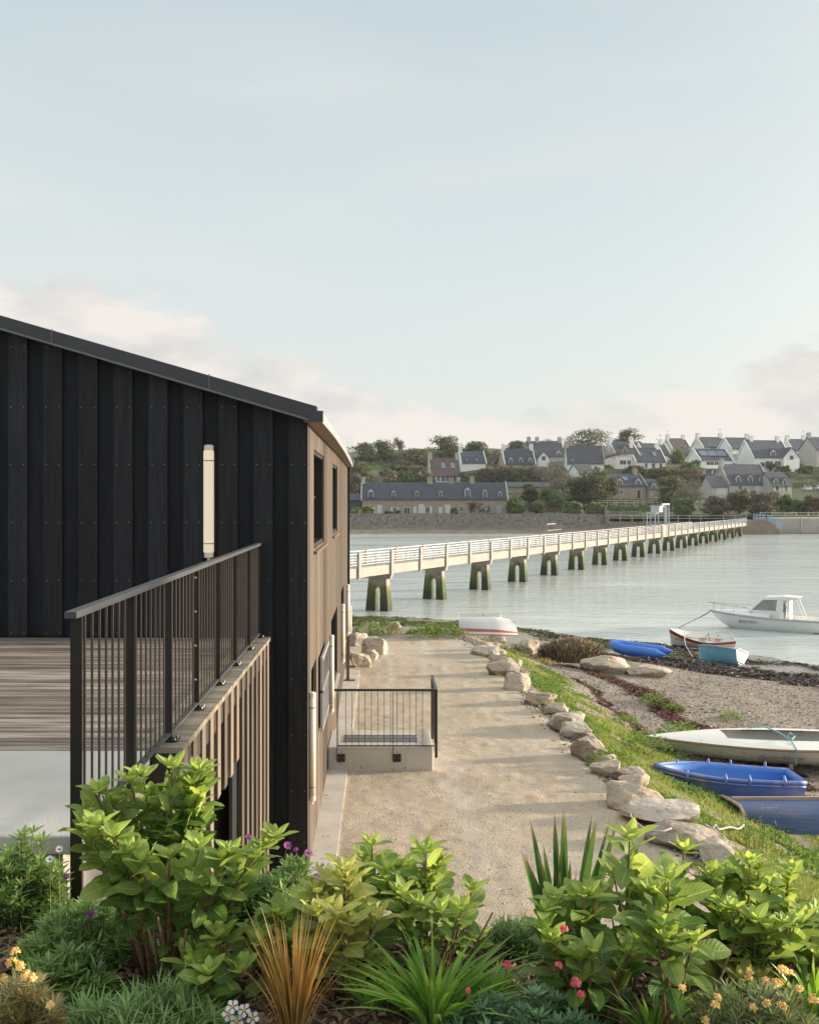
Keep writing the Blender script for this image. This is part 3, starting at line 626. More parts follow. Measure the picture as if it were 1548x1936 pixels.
land = empty('concrete_landing', (0, 14.3, -4.1), label='low pale concrete landing with a floor grate against the timber side wall', cat='landing')
def ladd(mb, name, mat, par, o=(0,14.3,-4.1)):
    mb.v = [(p[0]-o[0], p[1]-o[1], p[2]-o[2]) for p in mb.v]; return mb.build(name, mat, par)
s = MB(); s.box(-0.79, 14.3, -4.2, 0.78, 15.36, -3.73); bevel(ladd(s, 'block', M_CONCL, land), .01)
s = MB()
for k in range(38): s.box(-0.57+k*.03, 14.6, -3.729, -0.555+k*.03, 15.02, -3.722)
for k in range(3): s.box(-0.58, 14.6+k*.2, -3.730, 0.57, 14.615+k*.2, -3.7235)
ladd(s, 'floor_grate', M_TRIM, land)
lr = empty('landing_rail', (0, 14.3, -3.73), label='low black steel rail round the concrete landing on the path', cat='railing')
LO = (0, 14.3, -3.73)
def ra(mb, name, mat=None): return ladd(mb, name, mat or M_RAIL, lr, LO)
s = MB(); s.box(-0.70, 14.27, -2.885, 0.845, 14.31, -2.855); s.box(0.805, 14.311, -2.885, 0.845, 15.42, -2.855); ra(s, 'top_rail')
s = MB(); s.box(-0.66, 14.28, -3.715, 0.80, 14.29, -3.695); s.box(0.81, 14.30, -3.715, 0.82, 15.4, -3.695); ra(s, 'bottom_rail')
for k in range(14):
    x = -0.64+k*0.0955+(.02 if k else 0); s = MB(); s.box(x-.004, 14.281, -3.695, x+.004, 14.289, -2.885); ra(s, 'baluster', M_BAL)
for k in range(9):
    y = 14.42+k*0.108; s = MB(); s.box(.811, y-.004, -3.695, .819, y+.004, -2.885); ra(s, 'baluster', M_BAL)
for x, y in ((0.825, 14.29), (0.825, 15.4)):
    s = MB(); s.box(x-.02, y-.02, -3.88, x+.02, y-.008, -2.885); ra(s, 'post')
for x in (-0.655, 0.18):
    s = MB(); s.box(x-.005, 14.272, -3.9, x+.005, 14.279, -2.885); po = ra(s, 'post')
    s = MB(); s.box(x, 14.286, -3.945, x+0.12, 14.298, -3.83, 0)
    for dx in (.02, .1): s.disc((x+dx, 14.285, -3.888), (0,-1,0), .008, 6, 1)
    ladd(s, 'fixing_plate', [M_RAIL, M_STEEL], po, (0,0,0)).matrix_parent_inverse = Matrix.Identity(4)
for o in [o for o in scene.objects if o.name.startswith('fixing_plate')]:
    o.location = (-LO[0], -LO[1], -LO[2])

# ------------------------------------------------------------------ tube lamps
def emis(name, c, s):
    m, nt, p = newmat(name); setin(p, 'Base Color', (*c, 1)); setin(p, 'Emission Color', (1.0, 0.80, 0.58, 1)); setin(p, 'Emission Strength', s); setin(p, 'Roughness', .35); return m
M_LAMPON = emis('opal_tube_lit', (0.60, 0.55, 0.47), 0.15)
def tube_lamp(x, y, ztop_, ln, r, label, mat=None, post=None, wall=None, flat=False):
    o = empty('tube_lamp', (x, y, ztop_-ln), label=label, cat='lamp', group=None)
    s = MB()
    if flat: s.box(-r, -r, .06, r, r, ln-.06); bevel(s.build('diffuser', mat, o), .012, 3)
    else: s.tube([(0,0,.06), (0,0,ln-.06)], r, 16); s.build('diffuser', mat or M_LAMP, o, smooth=True)
    s = MB(); s.tube([(0,0,ln-.06), (0,0,ln-.01), (0,0,ln)], [r*1.02, r*1.02, r*.7], 16, 0); s.build('end_cap', M_LAMP, o)
    s = MB(); s.tube([(0,0,0), (0,0,.01), (0,0,.06)], [r*.6, r*1.02, r*1.02], 16, 0); s.tube([(0,0,-.035), (0,0,.0)], r*.35, 8, 0); s.build('end_cap', M_LAMP, o)
    for z in (ln*.13, ln*.86):
        s = MB()
        if flat: s.box(-r*1.05, -r*1.05, z-.005, r*1.05, r*1.05, z+.005)
        else: s.tube([(0,0,z-.006), (0,0,z+.006)], r*1.06, 16)
        if wall == 'x': s.box(-r*1.9, -.012, z-.006, -r*.9, .012, z+.006)
        if wall == 'y': s.box(-.02, r*.9, z-.006, .02, r*1.7, z+.006)
        s.build('clamp_band', M_LAMPEND, o)
    if post:
        s = MB(); s.box(-.035, -.03, -post, .035, .03, -.03); s.build('post', M_BRONZE, o)
        s = MB(); s.box(-.07, -.08, -post-.02, .16, .08, -post+.015); s.build('foot_plate', M_BRONZE, o)
    return o
tube_lamp(wx(395, 10.2), 10.2, 0.57, 1.21, 0.050, 'lit white tube lamp on the black gable wall', M_LAMPON, wall='y', flat=True)
tube_lamp(-0.753, 10.5, -2.13, 1.2, 0.038, 'white tube lamp lowest and nearest on the timber side wall', wall='x')
tube_lamp(-0.762, 14.8, -2.12, 1.2, 0.038, 'white tube lamp on the side wall just left of the landing rail', wall='x')
tube_lamp(-0.78, 19.7, -2.18, 1.2, 0.038, 'white tube lamp on the side wall between the two dark low windows', wall='x')
tube_lamp(-0.735, 21.3, -1.92, 1.12, 0.040, 'white tube lamp carried on a brown square post near the end of the side wall', post=1.02)
tube_lamp(-0.86, 27.0, -3.05, 1.12, 0.035, 'white tube lamp standing on the ground past the end of the timber building')
# ------------------------------------------------------------------ footbridge
BU = Vector((0.4920, 0.8706, 0)); BV = Vector((0.8706, -0.4920, 0))
def bx(D): return 0.5651*D-33.8
def rt(D): return -3.23-0.0043*(D-56.6)
M_BCONC = pm('bridge_concrete', (0.32, 0.285, 0.25), (0.38, 0.345, 0.31), 0.7, 0.85, 0.3, 12, dist=.01, coord='World', speck=((0.23,0.19,0.15), 1.6, 0.62))
def pier_mat():
    m, nt, p = newmat('bridge_pier_concrete'); N = nt.nodes.new; L = nt.links.new
    g = N('ShaderNodeNewGeometry'); sp = N('ShaderNodeSeparateXYZ'); L(g.outputs['Position'], sp.inputs[0])
    n = N('ShaderNodeTexNoise'); n.inputs['Scale'].default_value = 1.6; n.inputs['Detail'].default_value = 6; L(g.outputs['Position'], n.inputs[0])
    a = N('ShaderNodeMath'); a.operation = 'MULTIPLY_ADD'; L(n.outputs[0], a.inputs[0]); a.inputs[1].default_value = 1.6; L(sp.outputs[2], a.inputs[2])
    cr = N('ShaderNodeValToRGB'); mr = N('ShaderNodeMapRange'); L(a.outputs[0], mr.inputs[0]); mr.inputs[1].default_value = -6.4; mr.inputs[2].default_value = -3.9; L(mr.outputs[0], cr.inputs[0])
    e = cr.color_ramp.elements; e[0].position = 0; e[0].color = (.03,.035,.02,1); e[1].position = 1; e[1].color = (.36,.33,.28,1)
    for q, c in ((.25,(.035,.05,.018)), (.48,(.075,.10,.03)), (.66,(.15,.155,.07)), (.78,(.30,.28,.235))):
        z = e.new(q); z.color = (*c, 1)
    L(cr.outputs[0], p.inputs['Base Color']); setin(p, 'Roughness', .8)
    bp = N('ShaderNodeBump'); bp.inputs['Strength'].default_value = .5; bp.inputs['Distance'].default_value = .03; L(n.outputs[0], bp.inputs['Height']); L(bp.outputs[0], p.inputs['Normal'])
    return m
M_PIER = pier_mat()
M_WHITEP = pm('white_paint', (0.50, 0.53, 0.55), (0.44, 0.47, 0.49), 3, 0.5, coord='World')
M_BLUEP = pm('pale_blue_paint', (0.22, 0.40, 0.52), (0.30, 0.46, 0.56), 3, 0.5)
M_DECKG = pm('bridge_deck_top', (0.27, 0.26, 0.25), (0.34, 0.33, 0.31), 3, 0.9)
D0, DD = 59.6, 6.84
br = empty('footbridge', (bx(D0), D0, WATER_Z), label='long pale concrete footbridge on many piers crossing the water', cat='footbridge')
BO = Vector((bx(D0), D0, WATER_Z))
def bp_(u, v, z): return Vector((bx(D0), D0, 0)) + BU*u + BV*v + Vector((0,0,z)) - BO
def bz(u): return rt(D0+u*0.8706)
def bbox(mb, u0, u1, v0, v1, z0, z1, m=0, slope=True):
    c = []
    for z in (z0, z1):
        for u, v in ((u0,v0),(u1,v0),(u1,v1),(u0,v1)):
            c.append(bp_(u, v, (bz(u) if slope else 0)+z))
    mb.add(c, [(0,3,2,1),(4,5,6,7),(0,1,5,4),(1,2,6,5),(2,3,7,6),(3,0,4,7)], m)
SP = DD/0.8706; U0, U1 = -3*SP, 17.55*SP
for k in range(-3, 18):
    a, b = k*SP, min((k+1)*SP, U1)
    s = MB(); bbox(s, a, b, -.85, .85, -1.42, -0.86); s.build('deck_beam', M_BCONC, br)
s = MB(); bbox(s, U0, U1, -.7, .7, -.86, -.84); s.build('walkway', M_DECKG, br)
def pilaster(u, v, full):
    sgn = 1 if v > 0 else -1; s = MB(); e = .85*sgn; w = .14
    prof = [(e-.02*sgn, .04), (e+.13*sgn, .04), (e+.13*sgn, -1.40)] + ([(e+.02*sgn, -1.75), (.60*sgn, -1.75), (.60*sgn, -1.43), (e-.02*sgn, -1.43)] if full else [(e+.05*sgn, -1.52), (e-.02*sgn, -1.52)])
    zz = bz(u); n = len(prof)
    vs_ = [bp_(u-w, q, zz+z) for q, z in prof] + [bp_(u+w, q, zz+z) for q, z in prof]
    s.add(vs_, [tuple(range(n)), tuple(range(n, 2*n))[::-1]] + [(i, (i+1) % n, n+(i+1) % n, n+i)[::-1] for i in range(n)])
    s.build('parapet_post', M_BCONC, br, fix=True)
for k in range(-5, 36):
    u = k*SP/2
    if u > U1: break
    for v in (.85, -.85):
        if v < 0 and k > 24: continue
        pilaster(u, v, k % 2 == 0)
for k in range(-5, 35):
    a, b = k*SP/2+.14, (k+1)*SP/2-.14
    if b > U1: break
    mat = M_WHITEP if k < 28 else M_BLUEP
    for v in (.87, -.87):
        if v < 0 and k > 24: continue
        s = MB()
        for z in (-.03, -.20, -.36, -.52, -.67): s.beam(bp_(a, v, bz(a)+z), bp_(b, v, bz(b)+z), .04, .035 if z < -.1 else .055)
        m_ = (a+b)/2; s.beam(bp_(m_, v, bz(m_)-.05), bp_(m_, v, bz(m_)-.86), .05, .05)
        s.build('railing_panel', mat, br)
for k in range(-1, 18):
    u = k*SP; zt = bz(u)-1.42; s = MB(); zb = -8.6
    def sec(z):     # outer half width and half thickness at height z
        f = (zt-z)/(zt-zb); return (.60+.34*f, .20+.17*f)
    # two legs and a cap with an arched opening
    za = zt-1.05; pts = []
    arc = [(0.20*math.cos(t), za-0.02+0.24*math.sin(t)) for t in [math.pi*i/8 for i in range(9)]]
    outer = [(-sec(zb)[0], zb), (-sec(zt)[0], zt), (sec(zt)[0], zt), (sec(zb)[0], zb)]
    inner = [(.26, zb)] + [(x, z) for x, z in arc] + [(-.26, zb)]
    poly = outer + inner
    left = [outer[0], outer[1], (0, zt), (0, arc[4][1])] + [(x, z) for x, z in arc[5:]] + [(-.26, zb)]
    right = [(0, zt), outer[2], outer[3], (.26, zb)] + [(x, z) for x, z in arc[:4]] + [(0, arc[4][1])]
    for pg in (left, right):
        n = len(pg); vs_ = [bp_(u-sec(z)[1], v, z) for v, z in pg] + [bp_(u+sec(z)[1], v, z) for v, z in pg]
        s.add(vs_, [tuple(range(n)), tuple(range(n, 2*n))[::-1]] + [(i, (i+1) % n, n+(i+1) % n, n+i)[::-1] for i in range(n)])
    s.build('pier', M_PIER, br, fix=True)
# winch gantry and a gate frame half way
gu_ = (121.5-D0)/.8706
s = MB(); Z = bz(gu_)
for u, v in ((-.9,-.8),(-.9,.2),(.9,-.8),(.9,.2)): s.beam(bp_(gu_+u, v, Z-.8), bp_(gu_+u, v, Z+1.7), .12, .12)
for u in (-.9, .9): s.beam(bp_(gu_+u, -.8, Z+1.65), bp_(gu_+u, .2, Z+1.65), .1, .1); s.beam(bp_(gu_+u, -.8, Z+1.0), bp_(gu_+u, .2, Z+1.65), .08, .08)
s.beam(bp_(gu_-.9, .2, Z+1.65), bp_(gu_+.9, .2, Z+1.65), .1, .1); s.beam(bp_(gu_-.9, -.8, Z+1.65), bp_(gu_+.9, -.8, Z+1.65), .1, .1)
s.beam(bp_(gu_+1.6, .95, Z-1.3), bp_(gu_+1.6, .95, Z+2.7), .28, .28); s.beam(bp_(gu_+3.4, .95, Z-.5), bp_(gu_+3.4, .95, Z+2.7), .12, .12); s.beam(bp_(gu_-.6, .95, Z+2.75), bp_(gu_+3.5, .95, Z+2.75), .16, .16)
g_ = s.build('winch_gantry', M_WHITEP, br)
s = MB(); bbox(s, gu_-.9, gu_+.9, -.35, .75, 1.75, 2.45); bbox(s, gu_-1.1, gu_+1.1, -.45, .9, 2.46, 2.56); s.build('winch_box', M_WHITEP, g_)
s = MB(); bbox(s, gu_-.3, gu_+2.2, .99, 1.06, -1.42, .12); s.build('gantry_panel', M_BCONC, br)
fu = (89.7-D0)/.8706; Z = bz(fu); s = MB()
for a in (-1.2, 1.1, 2.9): s.beam(bp_(fu+a, -.95, Z-.8), bp_(fu+a, -.95, Z+.95), .09, .09)
s.beam(bp_(fu-1.2, -.95, Z+.95), bp_(fu+1.1, -.95, Z+.95), .09, .09); s.beam(bp_(fu-1.2, -.95, Z+.35), bp_(fu+2.9, -.95, Z+.35), .05, .05)
s.build('gate_frame', M_BCONC, br)

# ------------------------------------------------------------------ far shore walls and fences
M_SEAWALL = pm('old_sea_wall_stone', (0.20, 0.185, 0.165), (0.33, 0.31, 0.285), 1.2, 0.95, 0.8, 4, coord='World', dist=.15, speck=((0.11,0.10,0.085), 1.8, 0.56))
M_SEAWALLD = pm('weed_covered_wall_foot', (0.07, 0.058, 0.045), (0.13, 0.11, 0.085), 1.0, 0.9, 0.6, 4, coord='World', dist=.15)
M_CSEA = pm('sea_wall_concrete', (0.34, 0.32, 0.29), (0.42, 0.40, 0.37), .5, 0.95, 0.4, 3, coord='World', dist=.05)
def wall_px(name, p0, p1, ytop, ybot, D, th, mat, label, cat='wall', foot=None, steps=1):
    x0, x1 = wx(p0, D), wx(p1, D); o = MB(); n = max(1, int(abs(x1-x0)/2.5))
    rr = random.Random(int(p0)); zt0 = wz(ytop, D); zb = wz(ybot, D)
    tops = [zt0+rr.uniform(-.12, .10) for _ in range(n+1)] if foot is not None else [zt0]*(n+1)
    for i in range(n):
        a, b = x0+(x1-x0)*i/n, x0+(x1-x0)*(i+1)/n
        o.prism([(a, zb), (b, zb), (b, tops[i+1]), (a, tops[i])], D, D+th, 'y')
    w = tag(o.build(name, mat), label, cat)
    if foot:
        f_ = MB(); f_.prism([(D-.9, zb-.9), (D-.003, zb-.9), (D-.003, wz(foot, D)), (D-.25, wz(foot, D))], x0, x1, 'x'); f_.build('weedy_footing', M_SEAWALLD, w)
    return w
wall_px('sea_wall', 560, 1146, 971.7, 1001, 200, .8, M_SEAWALL, 'long old grey stone sea wall in front of the row of stone cottages', foot=992.5)
wall_px('sea_wall', 1147, 1408, 986, 1006, 199.5, .8, M_SEAWALL, 'lower stone sea wall behind the far half of the footbridge', foot=995)
wall_px('stone_pillar', 1143, 1150, 964, 1000, 199.3, 1.0, M_SEAWALL, 'square stone pillar where the tall and the low sea wall meet', cat='pillar')
wall_px('stone_wall', 1151, 1212, 968, 976, 208, .5, M_SEAWALL, 'short grey garden wall just left of the gantry on the far shore')
wall_px('concrete_quay', 1466, 1640, 980, 1014, 189, 12, M_CSEA, 'pale concrete quay wall right of the end of the footbridge', cat='quay')
s = MB(); s.prism([(wx(1400,186), -9), (wx(1470,186), -9), (wx(1466,186), wz(1001,186)), (wx(1440,186), wz(984,186)), (wx(1418,186), wz(982.5,186)), (wx(1404,186), wz(984,186))], 184.5, 189, 'y')
ab = tag(s.build('bridge_abutment', pm('abutment_stone', (0.20,0.155,0.125), (0.28,0.22,0.18), 1.5, .9, .8, 4, coord='World', dist=.1)), 'brown stone abutment carrying the far end of the footbridge', 'abutment')
s = MB(); 
pth = [(1424, 981), (1448, 981), (1476, 999)]
for (a, b), (c, d) in zip(pth[:-1], pth[1:]):
    for o in (0, 3, 6, 9): s.beam(at(a, b-o, 184.2), at(c, d-o, 184.2), .09, .09)
    n = 4
    for i in range(n+1): q = i/n; s.beam(at(a+(c-a)*q, b+(d-b)*q+1, 184.2), at(a+(c-a)*q, b+(d-b)*q-10, 184.2), .1, .1)
tag(s.build('stair_railing', M_BLUEP), 'pale blue railing going down the steps at the bridge end', 'railing')
def fence_px(pts, h, D, step, label, mat=None, name='rail_fence'):
    e = empty(name, tuple(at(pts[0][0], pts[0][1], D)), label=label, cat='fence'); o = e.location.copy()
    s = MB(); P = [at(a, b, D)-o for a, b in pts]
    for a, b in zip(P[:-1], P[1:]):
        for q in (1, .5): s.beam(a+Vector((0,0,h*q)), b+Vector((0,0,h*q)), .10, .12)
    s.build('rails', mat or M_WHITEF, e)
    for a, b in zip(P[:-1], P[1:]):
        n = max(1, int((b-a).length/step))
        for i in range(n+1):
            p = a+(b-a)*i/n; t = MB(); t.beam(p-Vector((0,0,.4)), p+Vector((0,0,h+.08)), .14, .14); t.build('post', mat or M_WHITEF, e)
    return e
M_WHITEF = pm('weathered_white_wood', (0.42, 0.40, 0.37), (0.52, 0.50, 0.47), 2, .8)
fence_px([(1150, 984.5), (1260, 985), (1345, 985.5), (1410, 984)], 1.15, 199.4, 2.2, 'long white post and rail fence along the shore behind the footbridge')
fence_px([(1436, 980), (1550, 980), (1640, 980)], 1.15, 190, 2.2, 'white rail fence on top of the pale concrete quay')
fence_px([(1130, 954), (1250, 953)], .9, 222, 2.0, 'white fence between the two clipped hedges below the stone house')
s = MB(); s.box(wx(1515,188.6)-.1, 188.6, wz(1003,188.6), wx(1515,188.6)+.1, 188.8, wz(978,188.6)); s.box(wx(1515,188.6)-.18, 188.55, wz(979,188.6), wx(1515,188.6)+.18, 188.85, wz(978,188.6)+.12)
tag(s.build('quay_post', M_WHITEP), 'white vertical post fixed to the face of the concrete quay', 'post')
# ------------------------------------------------------------------ houses of the far shore
M_HW = pm('white_render_house', (0.84, 0.845, 0.84), (0.89, 0.89, 0.885), .8, .9, .1, 3)
M_HWG = pm('grey_render_house', (0.44, 0.43, 0.41), (0.54, 0.53, 0.51), .8, .9, .1, 3)
M_STONE = pm('granite_rubble', (0.44, 0.37, 0.30), (0.29, 0.245, 0.20), 2.2, .95, .6, 5, dist=.08, speck=((0.46,0.42,0.36), 3.0, .6))
M_SLATE = pm('blue_black_slate', (0.032, 0.044, 0.066), (0.052, 0.066, 0.092), .9, .65, .3, 6, dist=.03, stretch=(1,1,3), speck=((0.10,0.11,0.11), 1.1, .66))
M_SLATEG = pm('grey_lichened_slate', (0.055, 0.066, 0.085), (0.088, 0.10, 0.12), .9, .75, .3, 6, dist=.03, stretch=(1,1,3))
M_TILEB = pm('brown_tile', (0.085, 0.06, 0.055), (0.13, 0.10, 0.095), 1.2, .8, .3, 6, dist=.03)
M_HWIN = pm('white_window_frame', (0.72, 0.73, 0.73), None, 2, .5)
M_HPANE = glassmat('house_glass', (0.05, 0.06, 0.075), .12)
M_SKYL = glassmat('solar_glass', (0.10, 0.17, 0.24), .15)
M_DOORD = pm('dark_timber_door', (0.05, 0.04, 0.04), None, 2, .6)
M_SHUT = pm('white_shutter', (0.66, 0.67, 0.66), (0.6, 0.61, 0.6), 2, .6)
HOUSES = []
def house(p0, p1, ridge, eave, base, label, wall, roof, depth=7.5, yaw=0, dorm=(), sky=(), chim=(), wins=(), doors=(), cope=None, front_gable=(), D=None, cat='house', name='house', balc=None, solar=(), group=None, skyw=.9, gwin=True):
    D = D or fz_from_row(base); sc = D/F; yaw = yaw or (0 if name in ('cottage_row','outbuilding') else (6 if p0 < 1080 else 13)); w = (p1-p0)*sc/math.cos(math.radians(yaw)); he = (base-eave)*sc; rise = (eave-ridge)*sc*(1+depth/2/D)
    zb = wz(base, D)
    h = empty(name, (wx(p0, D), D, zb), math.radians(yaw), label, cat, group)
    HOUSES.append((wx(p0, D)-1.5, wx(p1, D)+1.5, D-6, D+depth+1)); lx = lambda p: (p-p0)*sc/math.cos(math.radians(yaw))
    ov = .28; sl = rise/(depth/2)
    b = MB(); b.prism([(0, -2.5), (depth, -2.5), (depth, he), (depth/2, he+rise), (0, he)], 0, w, 'x'); b.build('wall', wall, h)
    r = MB(); t = .18; zt = he+rise+.05
    r.prism([(-ov, he-ov*sl+.04), (depth/2, zt), (depth+ov, he-ov*sl+.04), (depth+ov, he-ov*sl+.04+t), (depth/2, zt+t), (-ov, he-ov*sl+.04+t)], -.06 if cope else -.2, w+(.06 if cope else .2), 'x')
    ro = r.build('roof', roof, h)
    if cope:
        for x0 in (-.30, w+.061):
            c = MB(); c.prism([(-ov-.05, he-ov*sl-.2), (depth/2, zt-.2), (depth+ov, he-ov*sl-.2), (depth+ov, he-ov*sl+.32), (depth/2, zt+t+.16), (-ov-.05, he-ov*sl+.32)], x0, x0+.24, 'x'); c.build('gable_coping', cope, h)
    for p in chim:
        x = min(max(lx(p), .25), w-.25); cw = .55
        c = MB(); c.box(x-cw, depth/2-.5, he+rise-1.2, x+cw, depth/2+.5, zt+t+1.15); c.box(x-cw-.07, depth/2-.57, zt+t+1.15, x+cw+.07, depth/2+.57, zt+t+1.27)
        for q in (-.25, .25): c.tube([(x+q, depth/2, zt+t+1.27), (x+q, depth/2, zt+t+1.6)], .13, 6)
        c.build('chimney', cope or wall, ro)
        if int(p) % 3 == 0:
            c = MB(); q0 = zt+t+1.27; c.tube([(x, depth/2, q0), (x, depth/2, q0+1.7)], .035, 4)
            for j in range(4): c.tube([(x-.45+j*.08, depth/2, q0+1.3+j*.1), (x+.45-j*.08, depth/2, q0+1.3+j*.1)], .02, 4)
            c.build('aerial', M_FRAME, ro)
    for dd in dorm:
        p, dw, dh = (dd+(1.25, 1.5))[:3] if isinstance(dd, tuple) else (dd, 1.25, 1.5)
        x = lx(p); y0 = .22; z0 = he+y0*sl-.25; zt2 = z0+dh; pk = zt2+dw*.52; yb = min((pk-he)/sl+.2, depth/2)
        c = MB(); c.prism([(x-dw/2, z0), (x+dw/2, z0), (x+dw/2, zt2), (x, pk-.05), (x-dw/2, zt2)], y0, yb, 'y', 0)
        e = .16
        for sg_ in (-1, 1):
            c.prism([(x+sg_*(dw/2+e), zt2-e*.9), (x, pk+.02), (x, pk+.14), (x+sg_*(dw/2+e), zt2-e*.9+.12)][::sg_], y0-.18, yb, 'y', 1)
        c.box(x-dw*.36, y0-.03, z0+.25, x-dw*.03, y0-.002, zt2-.1, 2); c.box(x+dw*.03, y0-.03, z0+.25, x+dw*.36, y0-.002, zt2-.1, 2)
        c.build('dormer', [M_HWIN, roof, M_HPANE], ro)
    for p in tuple(sky)+tuple(solar):
        big = p in solar; x = lx(p); f0, f1 = (.28, .82) if big else (.42, .66); ww = 1.6 if big else skyw*.5
        if big: ww = 1.55
        c = MB(); n = Vector((0, -sl, 1)).normalized()
        q = [Vector((x+a*ww, f*depth/2, he+f*rise+.05)) for a, f in ((-1, f0), (1, f0), (1, f1), (-1, f1))]
        off = Vector((0, -rise, depth/2)).normalized()
        lo_ = [v+off*.16 for v in q]; hi_ = [v+off*.30 for v in q]
        c.add(lo_+hi_, [(0,3,2,1),(4,5,6,7),(0,1,5,4),(1,2,6,5),(2,3,7,6),(3,0,4,7)], 0)
        cen = sum(hi_, Vector())/4; c.add([cen+(v-cen)*.86+off*.01 for v in hi_], [(0,1,2,3)], 1)
        c.build('roof_window', [M_FRAME if big else M_HWIN, M_SKYL], ro)
    for wn in wins:            # (px, row of centre, width m, height m, shutters)
        p, row, ww, hh = wn[:4]; sh = wn[4] if len(wn) > 4 else 0
        x = lx(p); z = (base-row)*sc
        c = MB()
        for a0, a1, b0, b1 in ((x-ww/2, x+ww/2, z+hh/2-.09, z+hh/2), (x-ww/2, x+ww/2, z-hh/2, z-hh/2+.09), (x-ww/2, x-ww/2+.09, z-hh/2+.09, z+hh/2-.09), (x+ww/2-.09, x+ww/2, z-hh/2+.09, z+hh/2-.09), (x-.04, x+.04, z-hh/2+.09, z+hh/2-.09)):
            c.box(a0, -.06, b0, a1, -.002, b1)
        wo = c.build('window', M_HWIN, h)
        c = MB(); c.box(x-ww/2+.08, -.03, z-hh/2+.08, x+ww/2-.08, -.001, z+hh/2-.08); c.build('pane', M_SHUT if sh == 2 else M_HPANE, wo)
        if sh == 1:
            for q in (-1, 1):
                c = MB(); c.box(x+q*ww*.78-ww*.24, -.08, z-hh/2, x+q*ww*.78+ww*.24, -.003, z+hh/2); c.build('shutter', M_SHUT, wo)
    for p, ww, hh, mt in doors:
        x = lx(p); c = MB(); c.box(x-ww/2, -.05, -.1, x+ww/2, -.002, hh); c.box(x-ww/2-.09, -.03, -.1, x+ww/2+.09, -.001, hh+.1, 1); c.build('door', [mt, M_HWIN], h)
    for p, ww in front_gable:  # cross gable facing the water
        x = lx(p); pk = he+ww/2*1.05; c = MB()
        c.prism([(x-ww/2, -2.5), (x+ww/2, -2.5), (x+ww/2, he), (x, pk), (x-ww/2, he)], -1.0, depth/2, 'y', 0)
        c.box(x-.55, -1.06, he-.7, x+.55, -1.001, he+.5, 2)
        c.build('front_gable', [wall, roof, M_HPANE], h)
        c = MB()
        for sg_ in (-1, 1): c.prism([(x+sg_*(ww/2+.25), he-.26), (x, pk+.02), (x, pk+.2), (x+sg_*(ww/2+.25), he-.08)][::sg_], -1.2, depth/2, 'y', 0)
        c.build('front_gable_roof', roof, h)
    if balc:
        a, b_, row = balc; z = (base-row)*sc
        c = MB(); c.box(lx(a), -1.2, z-.15, lx(b_), -.003, z); c.box(lx(a), -1.2, z+.001, lx(b_), -1.12, z+.95); c.build('balcony', wall, h)
    return h
# the long row at the water
house(684.6, 958, 913.7, 943, 971.8, 'long row of low stone cottages with a dark slate roof behind the sea wall', M_STONE, M_SLATE, 7, dorm=[(701,1.3,1.7), (744,.9,1.6), (788,.9,1.6), (833,.9,1.6), (884,1.3,2.1), (916.5,1.0,1.8), (945,.9,1.5)], cope=M_HWG, D=214, name='cottage_row', cat='cottages',
      wins=[(707,965,.7,1.5,2), (746,965,.9,1.4,1), (769,966,1.4,1.6,0), (784.5,964,.8,1.5,2), (808,964,1.0,1.5,1), (832.5,964.5,.9,1.5,2), (914,960,.8,1.1,2), (872,962,.8,1.3,0)],
      doors=[(717.5,.9,1.9,M_SHUT), (796,1.0,2.1,M_SHUT), (846,1.0,2.0,M_SHUT), (943.5,.7,1.7,M_BLUEP)])
# its chimneys stand on the ridge
_row = [o for o in scene.objects if o.name == 'cottage_row'][0]; _rf = [o for o in scene.objects if o.name.startswith('roof') and o.parent == _row][0]
for p, cw, hh in ((686.5,.35,1.3), (814,.65,1.6), (855,.45,1.0), (895,.55,1.6)):
    x = (p-684.6)*214/F; zr = (971.8-913.7)*214/F*1.02; c = MB(); c.box(x-cw, 3.1, zr-1.3, x+cw, 3.9, zr+hh*.75); c.box(x-cw-.06, 3.04, zr+hh*.75, x+cw+.06, 3.96, zr+hh*.75+.14)
    for q in (-.2, .2): c.tube([(x+q, 3.5, zr+hh*.75+.14), (x+q, 3.5, zr+hh*.75+.42)], .1, 6)
    c.build('chimney', M_STONE if cw > .4 else M_HWG, _rf)
house(655, 684, 936, 946, 971.8, 'small dark slate lean-to beside the left end of the cottage row', M_SLATEG, M_SLATE, 6, D=216, name='outbuilding', cat='outbuilding')
house(962, 1062, 912.5, 921, 935, 'long low blue slate roofed building half hidden by trees right of the cottages', M_STONE, M_SLATE, 7, name='low_house')
house(815, 871, 866, 899, 912, 'house with a large brown tiled roof and two roof windows above the cottages', M_HW, M_TILEB, 8, sky=(840,858), chim=(815,871), cope=M_HWG, wins=[(838,905,1.3,1.7),(846,905,1.1,1.7),(857,905,2.0,1.7),(829,905,.9,1.6)])
house(873, 918.5, 853.4, 874.8, 888, 'small white house with a blue slate roof behind the brown roofed one', M_HW, M_SLATE, 7, yaw=8, dorm=[(883,.9,1.0),(901.5,1.0,1.1)], chim=(874,), cope=M_HW)
house(955, 1012, 848.5, 876.5, 889, 'stone house with three dormers and white gable edges, left of the grey house', M_STONE, M_SLATE, 7.5, dorm=(966,985,1003), chim=(953.5,1010.5), cope=M_HW, wins=[(966,882,1.0,1.2),(990,882,1.0,1.2)])
house(1012.5, 1036, 850, 866, 886, 'low slate annexe with a pale gable beside the three dormer stone house', M_HW, M_SLATE, 6, front_gable=[(1026,3.6)])
house(1001, 1068, 834, 862, 876, 'big grey slate roofed house with a stout chimney on the hilltop', M_HWG, M_SLATEG, 9, chim=(1006,1022,1066), wins=[(1057,860,1.3,1.3)], dorm=[(1057,1.6,1.3)], name='house')
